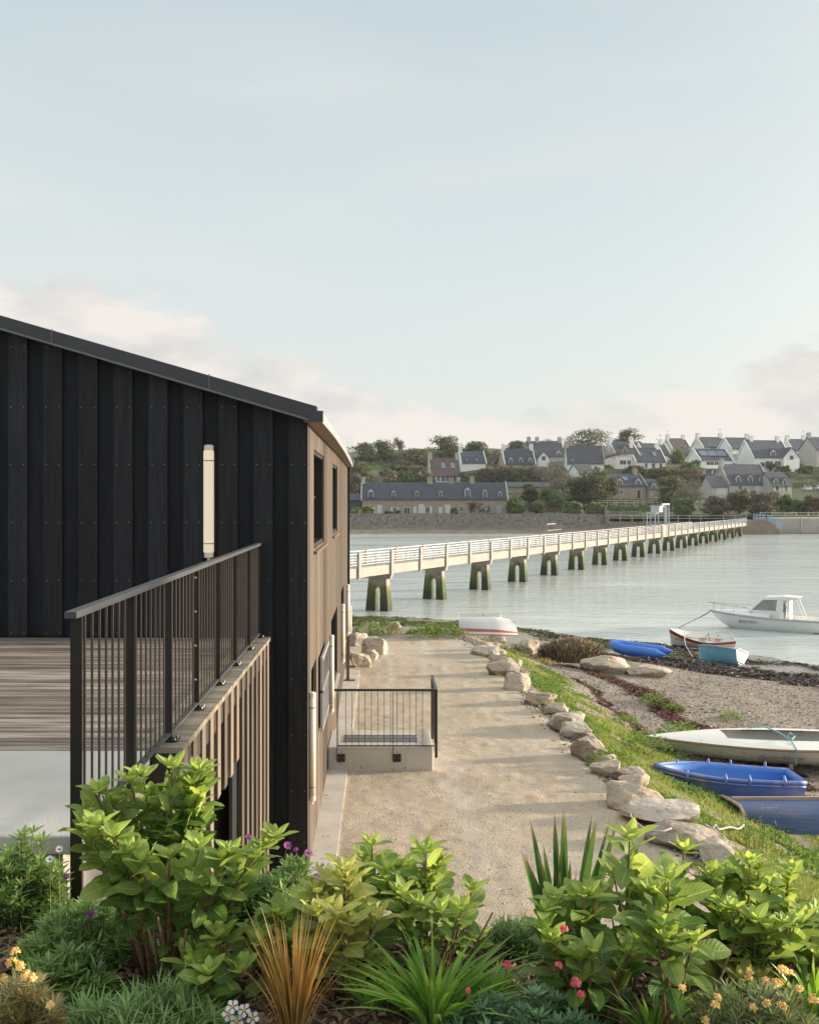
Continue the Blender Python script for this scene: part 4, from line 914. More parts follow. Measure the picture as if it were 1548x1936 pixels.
house(1072, 1140, 843, 876, 895, 'grey roofed house behind the pinkish bare tree', M_HW, M_SLATEG, 8, yaw=-4, chim=(1070,), cope=M_HWG, dorm=[(1082,1.1,1.1)], wins=[(1100,886,1.2,1.4),(1112,886,1.2,1.4),(1125,886,1.2,1.4)])
house(1163, 1208, 834, 856, 888, 'tall white gabled house behind the leafless tree, left of the blue roofed villa', M_HW, M_SLATE, 8, chim=(1164,1207), cope=M_HW, dorm=[(1183,1.5,1.5)], wins=[(1178,874,2.2,1.4),(1190,874,1.2,1.4)])
house(1202, 1262, 846.5, 872.5, 888, 'white villa with a blue slate roof, two roof windows and a white chimney gable', M_HW, M_SLATE, 8, sky=(1215,1245), chim=(1200,1257), cope=M_HW, wins=[(1222,880,1.0,1.6),(1237,880,1.2,1.5),(1252,880,1.0,1.6)], D=296)
house(1218, 1270, 838, 860, 878, 'dark roofed white house right behind the blue slate villa', M_HW, M_SLATEG, 8, chim=(1263,), cope=M_HW, D=312)
house(1271, 1307, 828.5, 848, 860, 'white house with a brown roof alone on the skyline', M_HW, M_TILEB, 8, chim=(1269,1304), cope=M_HW, wins=[(1290,846,1.8,1.2),(1284,853,1.2,1.2),(1298,853,1.2,1.2)])
house(1290, 1316, 851, 860, 873, 'low stone annexe with a hipped slate roof below the brown roofed skyline house', M_STONE, M_SLATE, 6)
house(1329, 1380, 826, 845, 872, 'leftmost of the terraced grey roofed white houses on the ridge', M_HW, M_SLATEG, 8, chim=(1325,1377), cope=M_HW, wins=[(1349,845,2.4,1.1),(1367,845,2.6,1.1)], D=322)
house(1324, 1388, 848.5, 869, 899, 'white house with three big glass solar panels in its dark roof', M_HW, M_SLATEG, 8, cope=M_HW, solar=(1337,1355,1373.5), wins=[(1343,877,2.6,1.6),(1356,877,1.5,1.6),(1366,877,1.1,1.4),(1340,893,2.0,1.8,0),(1358,893,2.8,1.6,0)], balc=(1330,1383,885), D=291)
house(1382, 1430, 827, 848, 880, 'tall white house with a long balcony, right of the solar roof', M_HW, M_SLATEG, 8, chim=(1429,), cope=M_HW, wins=[(1400,848,2.5,1.3),(1413,848,1.5,1.3),(1400,866,3.2,1.5),(1416,866,1.4,1.5)], balc=(1388,1428,858), D=314)
house(1424, 1500, 832, 864, 890, 'large white house with a pale stone gable turned to the water', M_HW, M_SLATEG, 9, chim=(1436,1492), cope=M_HW, dorm=[(1466,1.9,1.7)], front_gable=[(1499,5.6)], wins=[(1456,876,2.6,1.6),(1474,876,2.2,1.6),(1442,878,1.4,1.6)])
house(1500, 1541, 830, 852, 880, 'white balconied house second from the right end of the ridge', M_HW, M_SLATEG, 8, chim=(1483,1536), cope=M_HW, wins=[(1516,850,3.4,1.3),(1512,866,2.8,1.5)], balc=(1503,1538,857), D=318)
house(1543, 1600, 826, 850, 888, 'grey gabled house cut by the right edge of the photograph', M_HWG, M_SLATEG, 9, D=300, chim=(1546,))
house(1378, 1460, 878.5, 915, 930, 'long grey stone house with three steep dormers above the round brown trees', M_HWG, M_SLATEG, 8, dorm=[(1398,1.3,1.9),(1423,1.3,1.9),(1447,1.3,1.9)], chim=(1377,), cope=M_HWG, wins=[(1400,922,1.2,1.3),(1437,922,1.6,1.6,2),(1449,922,2.0,1.7,2)], D=252)
house(1460.5, 1500, 893.5, 918.5, 932.5, 'low cottage with two dormers joined to the right of the long grey stone house', M_HWG, M_SLATEG, 7, dorm=[(1468,1.1,1.6),(1487,1.1,1.6)], wins=[(1469,924,1.0,1.3,1),(1487.5,924,1.0,1.3,1)], D=250)
house(1346, 1378, 900.5, 920, 933.5, 'small grey shed with a dark roof and white doors left of the long stone house', M_HWG, M_SLATEG, 6, doors=[(1364,2.4,1.9,M_SHUT)], D=249, name='garage', cat='garage')
house(1160, 1225, 896, 918.5, 941, 'dark roofed granite house with two dormers beside the dark pine', M_STONE, M_SLATE, 8, dorm=[(1173,1.5,1.5),(1210,1.5,1.5)], sky=(1190,), chim=(1217,), cope=M_STONE, wins=[(1174,930,1.3,1.2)], doors=[(1210,.9,2.0,M_DOORD)], D=246)
house(1226, 1250, 907, 925, 941, 'small granite annexe right of the dark roofed granite house', M_STONE, M_SLATE, 7, dorm=[(1237,1.3,1.3)], wins=[(1231,932,.6,.6)], D=247)
house(1092, 1122, 878, 890, 905, 'small white gabled outbuilding in the trees left of the granite house', M_HW, M_SLATEG, 6, D=276)

# ------------------------------------------------------------------ cars on the far shore
M_CARW = pm('white_car_paint', (0.7, 0.71, 0.72), None, 2, .25); M_CARB = pm('dark_blue_car_paint', (0.05, 0.07, 0.10), None, 2, .25); M_TYRE = pm('tyre_rubber', (0.02, 0.02, 0.02), None, 2, .8)
def car(px, base, D, mat, label, yaw=0, group=None):
    p = at(px, base, D); c = empty('parked_car', tuple(p), math.radians(yaw), label, 'car')
    s = MB(); prof = [(-2.05,.35),(-2.0,.75),(-1.85,.92),(-1.2,.98),(-.65,1.45),(.9,1.48),(1.6,1.0),(2.0,.88),(2.08,.4),(1.9,.3),(-1.9,.3)]
    s.prism(prof, -.82, .82, 'y'); bevel(s.build('body', mat, c, fix=True), .08, 2)
    for sd in (-.83, .83):
        s = MB(); s.prism([(-1.0,1.0),(-.58,1.38),(.1,1.41),(.1,1.0)], sd-.005, sd+.005, 'y'); s.prism([(.18,1.0),(.18,1.41),(.85,1.41),(1.35,1.02)], sd-.005, sd+.005, 'y'); s.build('side_window', M_HPANE, c)
    s = MB(); s.add([(-1.22,-.68,1.0),(-1.22,.68,1.0),(-.69,.62,1.42),(-.69,-.62,1.42)], [(0,1,2,3)]); s.add([(1.62,-.68,1.02),(1.62,.68,1.02),(.95,.62,1.45),(.95,-.62,1.45)], [(3,2,1,0)])
    s.v = [(v[0]*1.02, v[1], v[2]+.02) for v in s.v]; s.build('windscreen', M_HPANE, c)
    for x in (-1.3, 1.3):
        for y in (-.84, .7):
            s = MB(); s.tube([(x,y,.32),(x,y+.14,.32)], .32, 14); s.build('wheel', M_TYRE, c)
car(916, 968.5, 211, M_CARB, 'dark blue car parked in front of the stone cottages', 70)
car(1524.5, 929, 243, M_CARW, 'white car parked on the grass right of the two dormer cottage', 80)
car(1548, 928, 244, M_CARW, 'second white car at the right edge of the photograph', 80)
# ------------------------------------------------------------------ trees and hedges of the far shore
def folmat(name, a, b, trans=.2): return leafmat(name, a, b, rough=.7, trans=trans, spec=.15)
M_FCYP = folmat('cypress_foliage', (0.065, 0.082, 0.045), (0.18, 0.195, 0.105))
M_FGRN = folmat('green_foliage', (0.08, 0.125, 0.052), (0.22, 0.29, 0.125))
M_FBRI = folmat('fresh_green_foliage', (0.08, 0.12, 0.03), (0.19, 0.24, 0.07))
M_FOLI = folmat('olive_foliage', (0.09, 0.095, 0.045), (0.20, 0.19, 0.10))
M_FBRN = folmat('brownish_foliage', (0.10, 0.09, 0.062), (0.24, 0.21, 0.15))
M_FPIN = folmat('pinkish_twigs', (0.13, 0.105, 0.09), (0.24, 0.195, 0.17), .05)
M_FGRY = folmat('grey_twigs', (0.13, 0.12, 0.10), (0.23, 0.215, 0.185), .05)
M_BARK = pm('tree_bark', (0.10, 0.085, 0.07), (0.16, 0.14, 0.12), 6, .9, .5)
def clump_mesh(blobs, n, leaf, rr, flat=0.0, aspect=1.0, thin=False):
    """leaf clump faces spread through the outer part of several blobs; each blob (cx,cy,cz,rx,ry,rz)"""
    s = MB(); vols = [b[3]*b[4]*b[5] for b in blobs]; tot = sum(v**.67 for v in vols)
    for b, v in zip(blobs, vols):
        k = max(6, int(n*(v**.67)/tot)); base = rr.uniform(.15, .6)
        for _ in range(k):
            d = Vector((rr.gauss(0,1), rr.gauss(0,1), rr.gauss(0,1))).normalized(); q = rr.random()**.35*rr.uniform(.75, 1.08)
            if d.z < -.5 and rr.random() < .5: d.z *= -1
            c = Vector((b[0]+d.x*b[3]*q, b[1]+d.y*b[4]*q, b[2]+d.z*b[5]*q))
            nrm = (d*.6+Vector((rr.gauss(0,.6), rr.gauss(0,.6), rr.gauss(0,.6)+flat))).normalized()
            a = nrm.orthogonal().normalized(); a = (Matrix.Rotation(rr.uniform(0, 6.28), 3, nrm) @ a); e = nrm.cross(a)
            L1 = leaf*rr.uniform(.6, 1.4); L2 = L1*aspect*rr.uniform(.6, 1.0)
            var = min(1, max(0, base+rr.gauss(0, .16)+d.z*.12))
            s.add([c-a*L1-e*L2*.3, c-a*.2*L1-e*L2, c+a*L1+e*L2*.2, c+a*.1*L1+e*L2], [(0,1,2,3)], 0, var)
    return s
def branchy(h, spread, rr, trunk_r, levels=3, up=.75, n0=5):
    s = MB(); tips = []
    def rec_(p, d, ln, r, lv):
        pts = [p]; q = p.copy(); dd = d.copy()
        for i in range(3):
            dd = (dd+Vector((rr.gauss(0,.13), rr.gauss(0,.13), rr.gauss(0,.05)+.03))).normalized(); q = q+dd*ln/3; pts.append(q.copy())
        s.tube(pts, [r, r*.85, r*.7, r*.5], 5 if lv > 1 else 4, cap=False)
        if lv == 0: tips.append((q, dd)); return
        for _ in range(rr.randint(2, 3) if lv < levels else n0):
            sd = Vector((rr.gauss(0,1), rr.gauss(0,1), rr.gauss(0,.3))).normalized()
            nd = (dd*up+sd*spread).normalized(); st = pts[rr.randint(1, 3)] if lv < levels else pts[rr.randint(1,3)]
            rec_(st, nd, ln*rr.uniform(.55, .8), r*.55, lv-1)
    rec_(Vector((0,0,-.3)), Vector((rr.uniform(-.1,.1), 0, 1)), h*.42, trunk_r, levels)
    return s, tips
KIND = dict(cypress=M_FCYP, pine=M_FCYP, bush=M_FGRN, bright=M_FBRI, olive=M_FOLI, brown=M_FBRN, pink=M_FPIN, grey=M_FGRY)
TR = random.Random(21)
def far_tree(px, top, base, wpx, kind, label, D=None, name=None):
    D = D or fz_from_row(base); h = (base-top)*D/F; w = wpx*D/F*(1.3 if kind in ('bush','bright','brown','olive','pine') else 1.2); z = wz(base, D); rr = random.Random(int(px*7+top))
    nm = name or {'bush':'shrub','bright':'shrub','olive':'olive_green_tree','brown':'round_tree','pink':'bare_tree','grey':'bare_tree','cypress':'cypress_tree','pine':'pine_tree'}[kind]
    e = empty(nm, (wx(px, D), D, z), rr.uniform(0, 6.28), label, 'shrub' if nm == 'shrub' else 'tree')
    if kind in ('pink', 'grey'):
        s, tips = branchy(h, .75, rr, .12+h*.012, 3, .8, 6); s.build('trunk', M_BARK, e)
        zmax = max((t[0].z for t in tips), default=h); k = h/zmax*.93
        for o in KIDS(e): 
            for v in o.data.vertices: v.co.z *= k
        rx = w*.5/max(.5, max(abs(t[0].x) for t in tips))
        for o in KIDS(e):
            for v in o.data.vertices: v.co.x *= rx; v.co.y *= rx
        blobs = [(t[0].x*rx, t[0].y*rx, t[0].z*k, w*.13, w*.13, h*.11) for t in tips]
        m = clump_mesh(blobs, 2200, .42, rr, aspect=.10); m.build('crown', KIND[kind], e)
    else:
        s = MB(); blobs = []
        if kind in ('cypress', 'pine'):
            fl = .28 if kind == 'cypress' else .34; n = 22 if kind == 'cypress' else 17; z0 = .12 if kind == 'cypress' else .20
            for i in range(n):
                t = (i+rr.random())/n; zz = h*(z0+(.92-z0)*t); rad = w*.5*(1-.55*t**1.6 if kind == 'cypress' else (1-abs(t-.45)*.9)); a = rr.uniform(0, 6.28); q = rr.uniform(.15, .8)*rad
                r_ = w*rr.uniform(.16, .27); blobs.append((math.cos(a)*q, math.sin(a)*q, zz, r_*1.25, r_*1.25, r_*fl*1.6))
            m = clump_mesh(blobs, int(1700+w*70), .42, rr, flat=.8, aspect=.55)
        else:
            n = 15
            for i in range(n):
                a = rr.uniform(0, 6.28); t = rr.random(); zz = h*(.16+.66*t); rad = w*.5*math.sqrt(max(.1, 1-((zz/h-.48)/.55)**2)); q = rad*rr.uniform(.2, .72); r_ = min(w, h*1.2)*rr.uniform(.15, .25)
                blobs.append((math.cos(a)*q, math.sin(a)*q, zz, r_, r_, r_*.8))
            blobs.append((0, 0, h*.28, w*.42, w*.42, h*.30)); blobs.append((0, 0, h*.6, w*.3, w*.3, h*.3))
            m = clump_mesh(blobs, int(1500+w*80), .33, rr, aspect=.65)
        m.build('crown', KIND[kind], e)
        s.tube([(0,0,-.5), (.1,0,h*.3), (0,.1,h*.7)], [.12+h*.02, .1+h*.012, .05], 7)
        for i in range(5):
            b = blobs[rr.randrange(len(blobs))]; s.tube([(0,0,h*rr.uniform(.15,.4)), ((b[0])*.6, b[1]*.6, b[2]*.85), b[:3]], [.08+h*.006, .06, .03], 5)
        s.build('trunk', M_BARK, e)
    return e
T_ = [
 (688,838,880,52,'cypress','wide cypress at the left of the skyline, next to the timber building'), (726,833,876,50,'cypress','second skyline cypress, just left of the thin bare tree'),
 (752,827,868,22,'grey','thin bare tree sticking up right of the two left skyline cypresses'), (789,851,880,74,'cypress','long low cypress clump on the skyline left of the brown roofed house'),
 (841,825,868,66,'cypress','broad cypress behind the brown roofed house'), (905,835,868,54,'cypress','dark cypress behind the small white slate roofed house'),
 (846,847,872,38,'olive','yellowish bare shrub tree in front of the broad cypress'), (929,850,882,20,'grey','small bare tree right of the small white house'), (943,855,876,24,'bush','dark shrub at the left gable of the three dormer stone house'),
 (977,835,860,42,'cypress','cypress crown showing above the three dormer stone house'), (1115,811,868,78,'cypress','wide flat topped cypress on the hilltop above the pinkish bare tree'), (1188,810,860,52,'cypress','wind shaped cypress above the tall white gabled house'),
 (1062,824,858,48,'grey','pale bare tree behind the big grey roofed house'), (1120,837,893,74,'pink','big pinkish bare tree in front of the grey roofed house'),
 (682,872,915,44,'olive','yellow green tree beside the far corner of the timber building'), (700,896,938,46,'grey','bare grey tree on the slope above the left cottage gable'), (672,888,940,34,'brown','brownish tree at the edge of the timber building above the lean-to'),
 (735,884,918,52,'brown','brown bush on the slope above the left half of the cottage row'), (775,886,914,56,'bush','green bush on the slope left of the brown roofed house'), (800,878,914,40,'brown','dull bush touching the left wall of the brown roofed house'), (760,868,890,60,'brown','low brown scrub below the skyline left of the brown roof'),
 (811,894,914,26,'bush','small bush under the left gable of the brown roofed house'), (884,891,914,30,'bush','bush right of the brown roofed house'), (918,881,914,42,'brown','brownish tree right of the small white slate roofed house'), (950,876,916,52,'brown','rounded brown tree below the three dormer stone house'),
 (985,880,918,50,'bush','dark green tree below the middle of the three dormer stone house'), (1017,880,920,46,'brown','brown tree below the slate annexe'), (1040,874,950,56,'grey','tall bare grey tree below the big grey house'), (1068,882,946,60,'grey','bare tree with pale trunks left of the dark pines'),
 (966,938,970,46,'bush','dark bush at the right end of the cottage row'), (977,949,971,26,'bright','bright green round bush by the right end of the cottage row'), (1001,914,960,30,'pine','thin pine right of the cottage row'), (1042,922,965,52,'bush','large round dark bush in the gardens right of the cottages'),
 (1014,945,971,30,'olive','dry reddish hedge clump right of the bright round bush'), (1092,905,962,50,'pine','leftmost dark pine of the group behind the bridge middle'), (1118,886,966,62,'pine','tallest dark pine of the group behind the bridge middle'), (1146,897,960,44,'pine','right dark pine touching the granite house'),
 (1080,948,973,40,'bush','low dark bush under the dark pines'), (1128,950,974,44,'bush','wide low bush at the foot of the dark pines'),
 (1268,902,968,58,'pine','big dark pine right of the granite house'), (1309,906,970,56,'grey','tall bare tree between the dark pine and the round brown tree'), (1290,940,972,44,'bush','dark undergrowth shrub behind the pale green bush'), (1291,955,975,32,'bright','pale green bush standing behind the shore fence'),
 (1350,936,974,52,'brown','round brown tree left of the yellow green tree'), (1396,921,972,52,'olive','yellow green tree between the two round brown trees'), (1443,925,976,60,'brown','larger round brown tree in front of the long grey stone house'), (1480,934,972,36,'bush','dark green tree right of the larger round brown tree'),
 (1511,941,973,42,'bush','dense rounded green shrub below the white cars'), (1542,936,974,36,'brown','brown shrub at the right edge above the quay'), (1455,874,889,20,'pink','small reddish tree in front of the large white house'),
 (1282,848,880,26,'bush','shrub below the brown roofed skyline house'), (1200,878,900,50,'olive','scrub below the blue slate villa'), (1250,882,903,60,'olive','long scrub patch right below the blue slate villa'), (1305,870,896,50,'bush','dark scrub left of the solar roofed house'),
 (1300,884,908,80,'brown','brown scrub patch above the big dark pine'), (1345,896,912,38,'olive','scrub under the balcony of the solar roofed house'), (1478,880,893,30,'bright','green shrubs in front of the large white house'), (1525,880,893,40,'bright','green shrubs at the foot of the ridge houses by the right edge'),
 (672,959,974,18,'bush','dark shrub between the lean-to and the sea wall'), (691,957,973,27,'bright','fresh green bush at the left end of the cottage row'), (752,965,974,9,'bright','small green bush by the shuttered window of the cottages'), (734,967,974,14,'bush','small dark bush in front of the cottages'), (858,960,974,10,'bush','small bush between the cottage doors'),
 (888,950,974,34,'pink','bare pinkish shrubs in front of the cottage row'), (1148,944,958,30,'bush','shrub left of the clipped hedges'),
 (650,860,905,50,'brown','brownish tree partly behind the gutter of the timber building'),
]
for a in T_: far_tree(*a)
def hedge(p0, p1, top, base, kind, label, dep=1.6, D=None):
    D = D or fz_from_row(base); h = (base-top)*D/F; x0, x1 = wx(p0, D), wx(p1, D); rr = random.Random(int(p0)); z = wz(base, D); n = max(2, int((x1-x0)/1.4))
    blobs = [((x1-x0)*(i+.5)/n-(x1-x0)/2, 0, h*.5, 1.0, dep/2, h*.52*rr.uniform(.85,1.1)) for i in range(n)]
    m = clump_mesh(blobs, int((x1-x0)*h*26)+200, .22, rr, aspect=.6)
    o = m.build('hedge', KIND[kind]); o.location = ((x0+x1)/2, D, z); tag(o, label, 'hedge'); return o
hedge(1128, 1252, 942, 949, 'bright', 'upper clipped green hedge below the granite house')
hedge(1126, 1258, 957, 969, 'bush', 'lower thick green hedge behind the shore')
hedge(1022, 1055, 961, 970, 'pink', 'dry reddish hedge right of the cottages')
hedge(1505, 1600, 900, 907, 'pink', 'reddish hedge line below the ridge houses at the right')
hedge(700, 800, 900, 906, 'bush', 'hedge across the green slope above the cottages')
hedge(1150, 1215, 975, 984, 'bright', 'green bank of plants on top of the low sea wall')
# scrub that covers the rest of the slope: nobody could count it
def scrub(name, n, mat, label, seed, y0, y1, rad, hh, thr=.0, leaf=.30):
    q = random.Random(seed); s = MB(); c = 0; tries = 0
    while c < n and tries < n*12:
        tries += 1; y = q.uniform(y0, y1); x = q.uniform(-.04*y-2, .47*y+8)
        if float(vnoise(x, y*1.6, 15, seed)) < thr+q.uniform(-.2, .2): continue
        row = PY-F*hillz(x, y)/y; px_ = PX+F*x/y
        if (px_ > 1285 and row > 926 and q.random() < .93) or (690 < px_ < 800 and 884 < row < 906 and q.random() < .85): continue
        if any(a < x < b and c_ < y < d for a, b, c_, d in HOUSES): continue
        c += 1; z = hillz(x, y); R_ = rad*q.uniform(.5, 1.4); H_ = hh*q.uniform(.5, 1.4)
        m = clump_mesh([(0,0,H_*.4,R_,R_*.7,H_*.7)], 34, leaf, q, aspect=.65); b = len(s.v)
        s.v += [(p[0]+x, p[1]+y, p[2]+z) for p in m.v]; s.f += [tuple(i+b for i in f) for f in m.f]; s.m += m.m; s.var += m.var
    return tag(s.build(name, mat), label, 'scrub', kind='stuff')
scrub('green_scrub', 520, M_FGRN, 'green scrub and hedging spread over the far slope', 3, 226, 345, 1.8, 1.3, -.05)
scrub('brown_scrub', 330, M_FBRN, 'brown winter scrub spread over the far slope', 5, 228, 345, 1.9, 1.4, .05)
scrub('olive_scrub', 300, M_FOLI, 'olive scrub and tall grass on the far slope', 8, 228, 350, 2.0, 1.0, .1)
# ------------------------------------------------------------------ boulders
def rock_mat(name, a, b, c):
    m, nt, p = newmat(name); N = nt.nodes.new; L = nt.links.new
    tc = N('ShaderNodeTexCoord'); mp = N('ShaderNodeMapping'); mp.inputs['Rotation'].default_value = (.5, .3, 0); mp.inputs['Scale'].default_value = (1, 1, 2.5); L(tc.outputs['Object'], mp.inputs[0])
    def nz(sc, det=8, src=None):
        n = N('ShaderNodeTexNoise'); n.inputs['Scale'].default_value = sc; n.inputs['Detail'].default_value = det; L(src or mp.outputs[0], n.inputs[0]); return n.outputs[0]
    def mix(f, x, y, lo, hi):
        r = N('ShaderNodeMapRange'); L(f, r.inputs[0]); r.inputs[1].default_value = lo; r.inputs[2].default_value = hi
        q = N('ShaderNodeMix'); q.data_type = 'RGBA'; L(r.outputs[0], q.inputs[0])
        for s, v in ((6, x), (7, y)):
            if isinstance(v, tuple): q.inputs[s].default_value = (*v, 1)
            else: L(v, q.inputs[s])
        return q.outputs[2]
    k = mix(nz(2.2), a, b, .38, .62); k = mix(nz(5.0), k, c, .56, .68); k = mix(nz(30, 4), k, tuple(x*.55 for x in a), .60, .72); k = mix(nz(13, 5), k, (.52, .49, .42), .62, .68); k = mix(nz(3.3, 6), k, tuple(x*.5 for x in a), .60, .74)
    L(k, p.inputs['Base Color']); setin(p, 'Roughness', .9); setin(p, 'Specular IOR Level', .25)
    bp = N('ShaderNodeBump'); bp.inputs['Strength'].default_value = 1.0; bp.inputs['Distance'].default_value = .05; L(nz(6, 12), bp.inputs['Height']); L(bp.outputs[0], p.inputs['Normal'])
    return m
M_R1 = rock_mat('warm_granite', (.40,.34,.27), (.50,.43,.34), (.34,.24,.15))
M_R2 = rock_mat('grey_brown_granite', (.30,.26,.22), (.40,.35,.29), (.22,.15,.10))
M_R3 = rock_mat('pale_granite', (.46,.42,.36), (.55,.50,.43), (.40,.30,.19))
def rock(w, d, h, seed, mat, loc, label, cat='boulder', group=None, rz=None, cuts=24, name='boulder', sub=4):
    rr = random.Random(seed); bm = bmesh.new(); bmesh.ops.create_icosphere(bm, subdivisions=sub, radius=1)
    planes = []
    for _ in range(cuts):
        n = Vector((rr.gauss(0,1), rr.gauss(0,1), rr.gauss(0,.8)+.15)).normalized(); planes.append((n, rr.uniform(.50, .86)))
    planes.append((Vector((rr.uniform(-.3,.3), rr.uniform(-.3,.3), 1)).normalized(), rr.uniform(.5,.7)))
    for v in bm.verts:
        p = v.co.copy()
        for n, o in planes:
            q = p.dot(n)
            if q > o: p -= n*(q-o)*.97
        s = mnoise.fractal(p*2.1+Vector((seed*3.1, 0, 0)), 1.0, 2.0, 5)*.085 + mnoise.noise(p*7+Vector((seed,1,2)))*.022
        v.co = p*(1+s)
    me = bpy.data.meshes.new(name); 
    xs_ = [v.co.x for v in bm.verts]; ys_ = [v.co.y for v in bm.verts]; zs_ = [v.co.z for v in bm.verts]
    for v in bm.verts:
        v.co.x = (v.co.x-(max(xs_)+min(xs_))/2)/(max(xs_)-min(xs_))*w; v.co.y = (v.co.y-(max(ys_)+min(ys_))/2)/(max(ys_)-min(ys_))*d
        v.co.z = (v.co.z-min(zs_))/(max(zs_)-min(zs_))*h*1.45-h*.45
    bm.to_mesh(me); bm.free(); me.materials.append(mat); me.polygons.foreach_set('use_smooth', [True]*len(me.polygons))
    try: me.set_sharp_from_angle(angle=math.radians(13))
    except Exception: pass
    o = bpy.data.objects.new(name, me); C.objects.link(o); o.location = loc; o.rotation_euler = (0, 0, rz if rz is not None else rr.uniform(-.25, .25))
    return tag(o, label, cat, group)
def rock_px(x0, x1, y0, y1, label, mat=None, seed=None, dscale=1.0, group='boulders edging the path', zfix=None, **k):
    cx = (x0+x1)/2
    if zfix is None: g = ground_px(cx, y1)
    else:
        D = zfix*F/(PY-y1); g = Vector(((cx-PX)*D/F, D, zfix))
    w = (x1-x0)*g.y/F; hh = (y1-y0)*g.y/F; d = w*.8*dscale
    h = min(.75*w, max(.10, (hh - .20*d)*.95))     # part of the seen height is the top face
    return rock(w*1.08, d, h*.98, seed or int(x0+y0), mat or M_R1, (g.x, g.y+d*.42, g.z), label, group=group, **k)
_edge = [ (1240,1388,1556,1616,M_R2), (1190,1328,1508,1568,M_R3), (1158,1260,1474,1538,M_R1), (1152,1228,1443,1482,M_R2), (1120,1174,1434,1466,M_R1), (1086,1150,1386,1438,M_R2),
 (1064,1121,1360,1394,M_R3), (1040,1108,1336,1377,M_R3), (1033,1078,1326,1346,M_R1), (994,1048,1300,1332,M_R1), (955,1004,1262,1307,M_R3), (922,982,1235,1279,M_R1), (892,957,1212,1243,M_R3) ]
for i, (a, b, c, d, m) in enumerate(_edge):
    lab = ['nearest boulder of the path edge, a brown one with the rope beside it','second boulder along the path edge, long and pale with a flat top','third boulder along the path edge, with a sunlit sloping face','fourth boulder along the path edge, dark and rounded','fifth boulder along the path edge, low and tan','sixth boulder along the path edge, brown and veined',
     'seventh boulder along the path edge, low and pale','eighth boulder along the path edge, broad and whitish','ninth boulder along the path edge, small and half buried','tenth boulder along the path edge, long and low','eleventh boulder along the path edge, tall and pale','twelfth boulder along the path edge, near the bend','last boulder of the path edge, below the upturned boat'][i]
    rock_px(a, b, c, d, lab, m)
for (a, b, c, d, m, lab) in [
 (930,958,1194,1216,M_R1,'small orange boulder leaning on the upturned white boat'), (975,1022,1201,1236,M_R1,'pointed pyramid shaped boulder right of the upturned boat'),
 (1105,1196,1226,1274,M_R1,'large blocky boulder in front of the blue twin hull boat'), (1190,1274,1247,1281,M_R1,'flatter boulder lying right of the large blocky one') ]:
    rock_px(a, b, c, d, lab, m, group=None)
for (a, b, c, d, m, lab) in [
 (660,700,1220,1264,M_R1,'front left boulder of the pile at the end of the timber building'), (686,714,1208,1250,M_R3,'narrow boulder in the middle of the pile by the timber building'), (684,731,1186,1240,M_R3,'biggest square boulder of the pile by the timber building'), (662,698,1184,1222,M_R3,'upper back boulder of the pile by the timber building') ]:
    rock_px(a, b, c, d, lab, m, group='boulder pile at the end of the building', zfix=-4.1)
for (a, b, c, d, m, lab) in [
 (688,718,1171,1190,M_R1,'low boulder beyond the pile, left of the green tuft'), (731,759,1170,1193,M_R1,'reddish boulder on the shore in line with the first bridge pier'), (700,730,1182,1196,M_R2,'flat stone behind the boulder pile') ]:
    rock_px(a, b, c, d, lab, m, group=None)
# small stones wedged between them
rr = random.Random(5)
for i in range(26):
    y = 10.8+i*.62+rr.uniform(-.2,.2); x = float(np.interp(y, _ey, _ex))+rr.uniform(-.25,.22); w_ = rr.uniform(.16,.48)
    rock(w_, w_*.8, w_*rr.uniform(.35,.6), 300+i, rr.choice([M_R1, M_R2, M_R3]), (x, y, hz(x, y)), 'small angular stone wedged among the boulders of the path edge', cat='stone', group='small stones of the path edge', name='stone', sub=3, rz=rr.uniform(0,3))
# small stones along the path edge and on the beach: countless
def hz(x, y):
    e = np.interp(y, _ey, _ex); 
    return float(hgt(x, y))
def cands(n, x0, x1, y0, y1, prob, seed, wedge=.5, off=.5):
    g = np.random.default_rng(seed); X = []; Y = []; Z = []; c = 0
    while c < n:
        x = g.uniform(x0, x1, 40000); y = g.uniform(y0, y1, 40000); m = (x < y*wedge+off) & (g.random(40000) < prob(x, y, g)); x = x[m]; y = y[m]
        X.append(x); Y.append(y); Z.append(hgt(x, y)); c += len(x)
        if len(X) > 400: break
    return np.concatenate(X)[:n], np.concatenate(Y)[:n], np.concatenate(Z)[:n]
def pebbles(name, n, pick, smin, smax, mat, label):
    s = MB(); PX_, PY_, PZ_ = pick(n); n = len(PX_)
    for i in range(n):
        x, y, z = float(PX_[i]), float(PY_[i]), float(PZ_[i]); r_ = rr.uniform(smin, smax)*(1 if rr.random() > .06 else 1.9); a = rr.uniform(0, 6.28)
        M_ = Matrix.Translation((x, y, z+r_*.12)) @ Matrix.Rotation(a, 4, 'Z') @ Matrix.Diagonal((r_*rr.uniform(.8,1.4), r_*rr.uniform(.6,1), r_*rr.uniform(.35,.7), 1))
        b = [(1,0,0),(0,1,0),(-1,0,0),(0,-1,0),(0,0,1),(0,0,-1)]; b = [Vector(p)*rr.uniform(.8,1.2) for p in b]
        s.add(b, [(0,1,4),(1,2,4),(2,3,4),(3,0,4),(1,0,5),(2,1,5),(3,2,5),(0,3,5)], 0, rr.random(), M_)
    o = s.build(name, mat, smooth=True); return tag(o, label, 'pebbles', kind='stuff')
M_PEB = pm('beach_pebbles', (.27,.235,.195), (.21,.185,.155), 3, .85, varc=.55, coord='World')
def pick_beach(n): return cands(n, 3.5, 16, 15, 39, lambda x, y, g: (tfun(x,y) > .3)*(tfun(x,y) < 14)*np.where(m_grass(x,y) > .35, .1, 1)*(20/np.maximum(y,15))**2, 11)
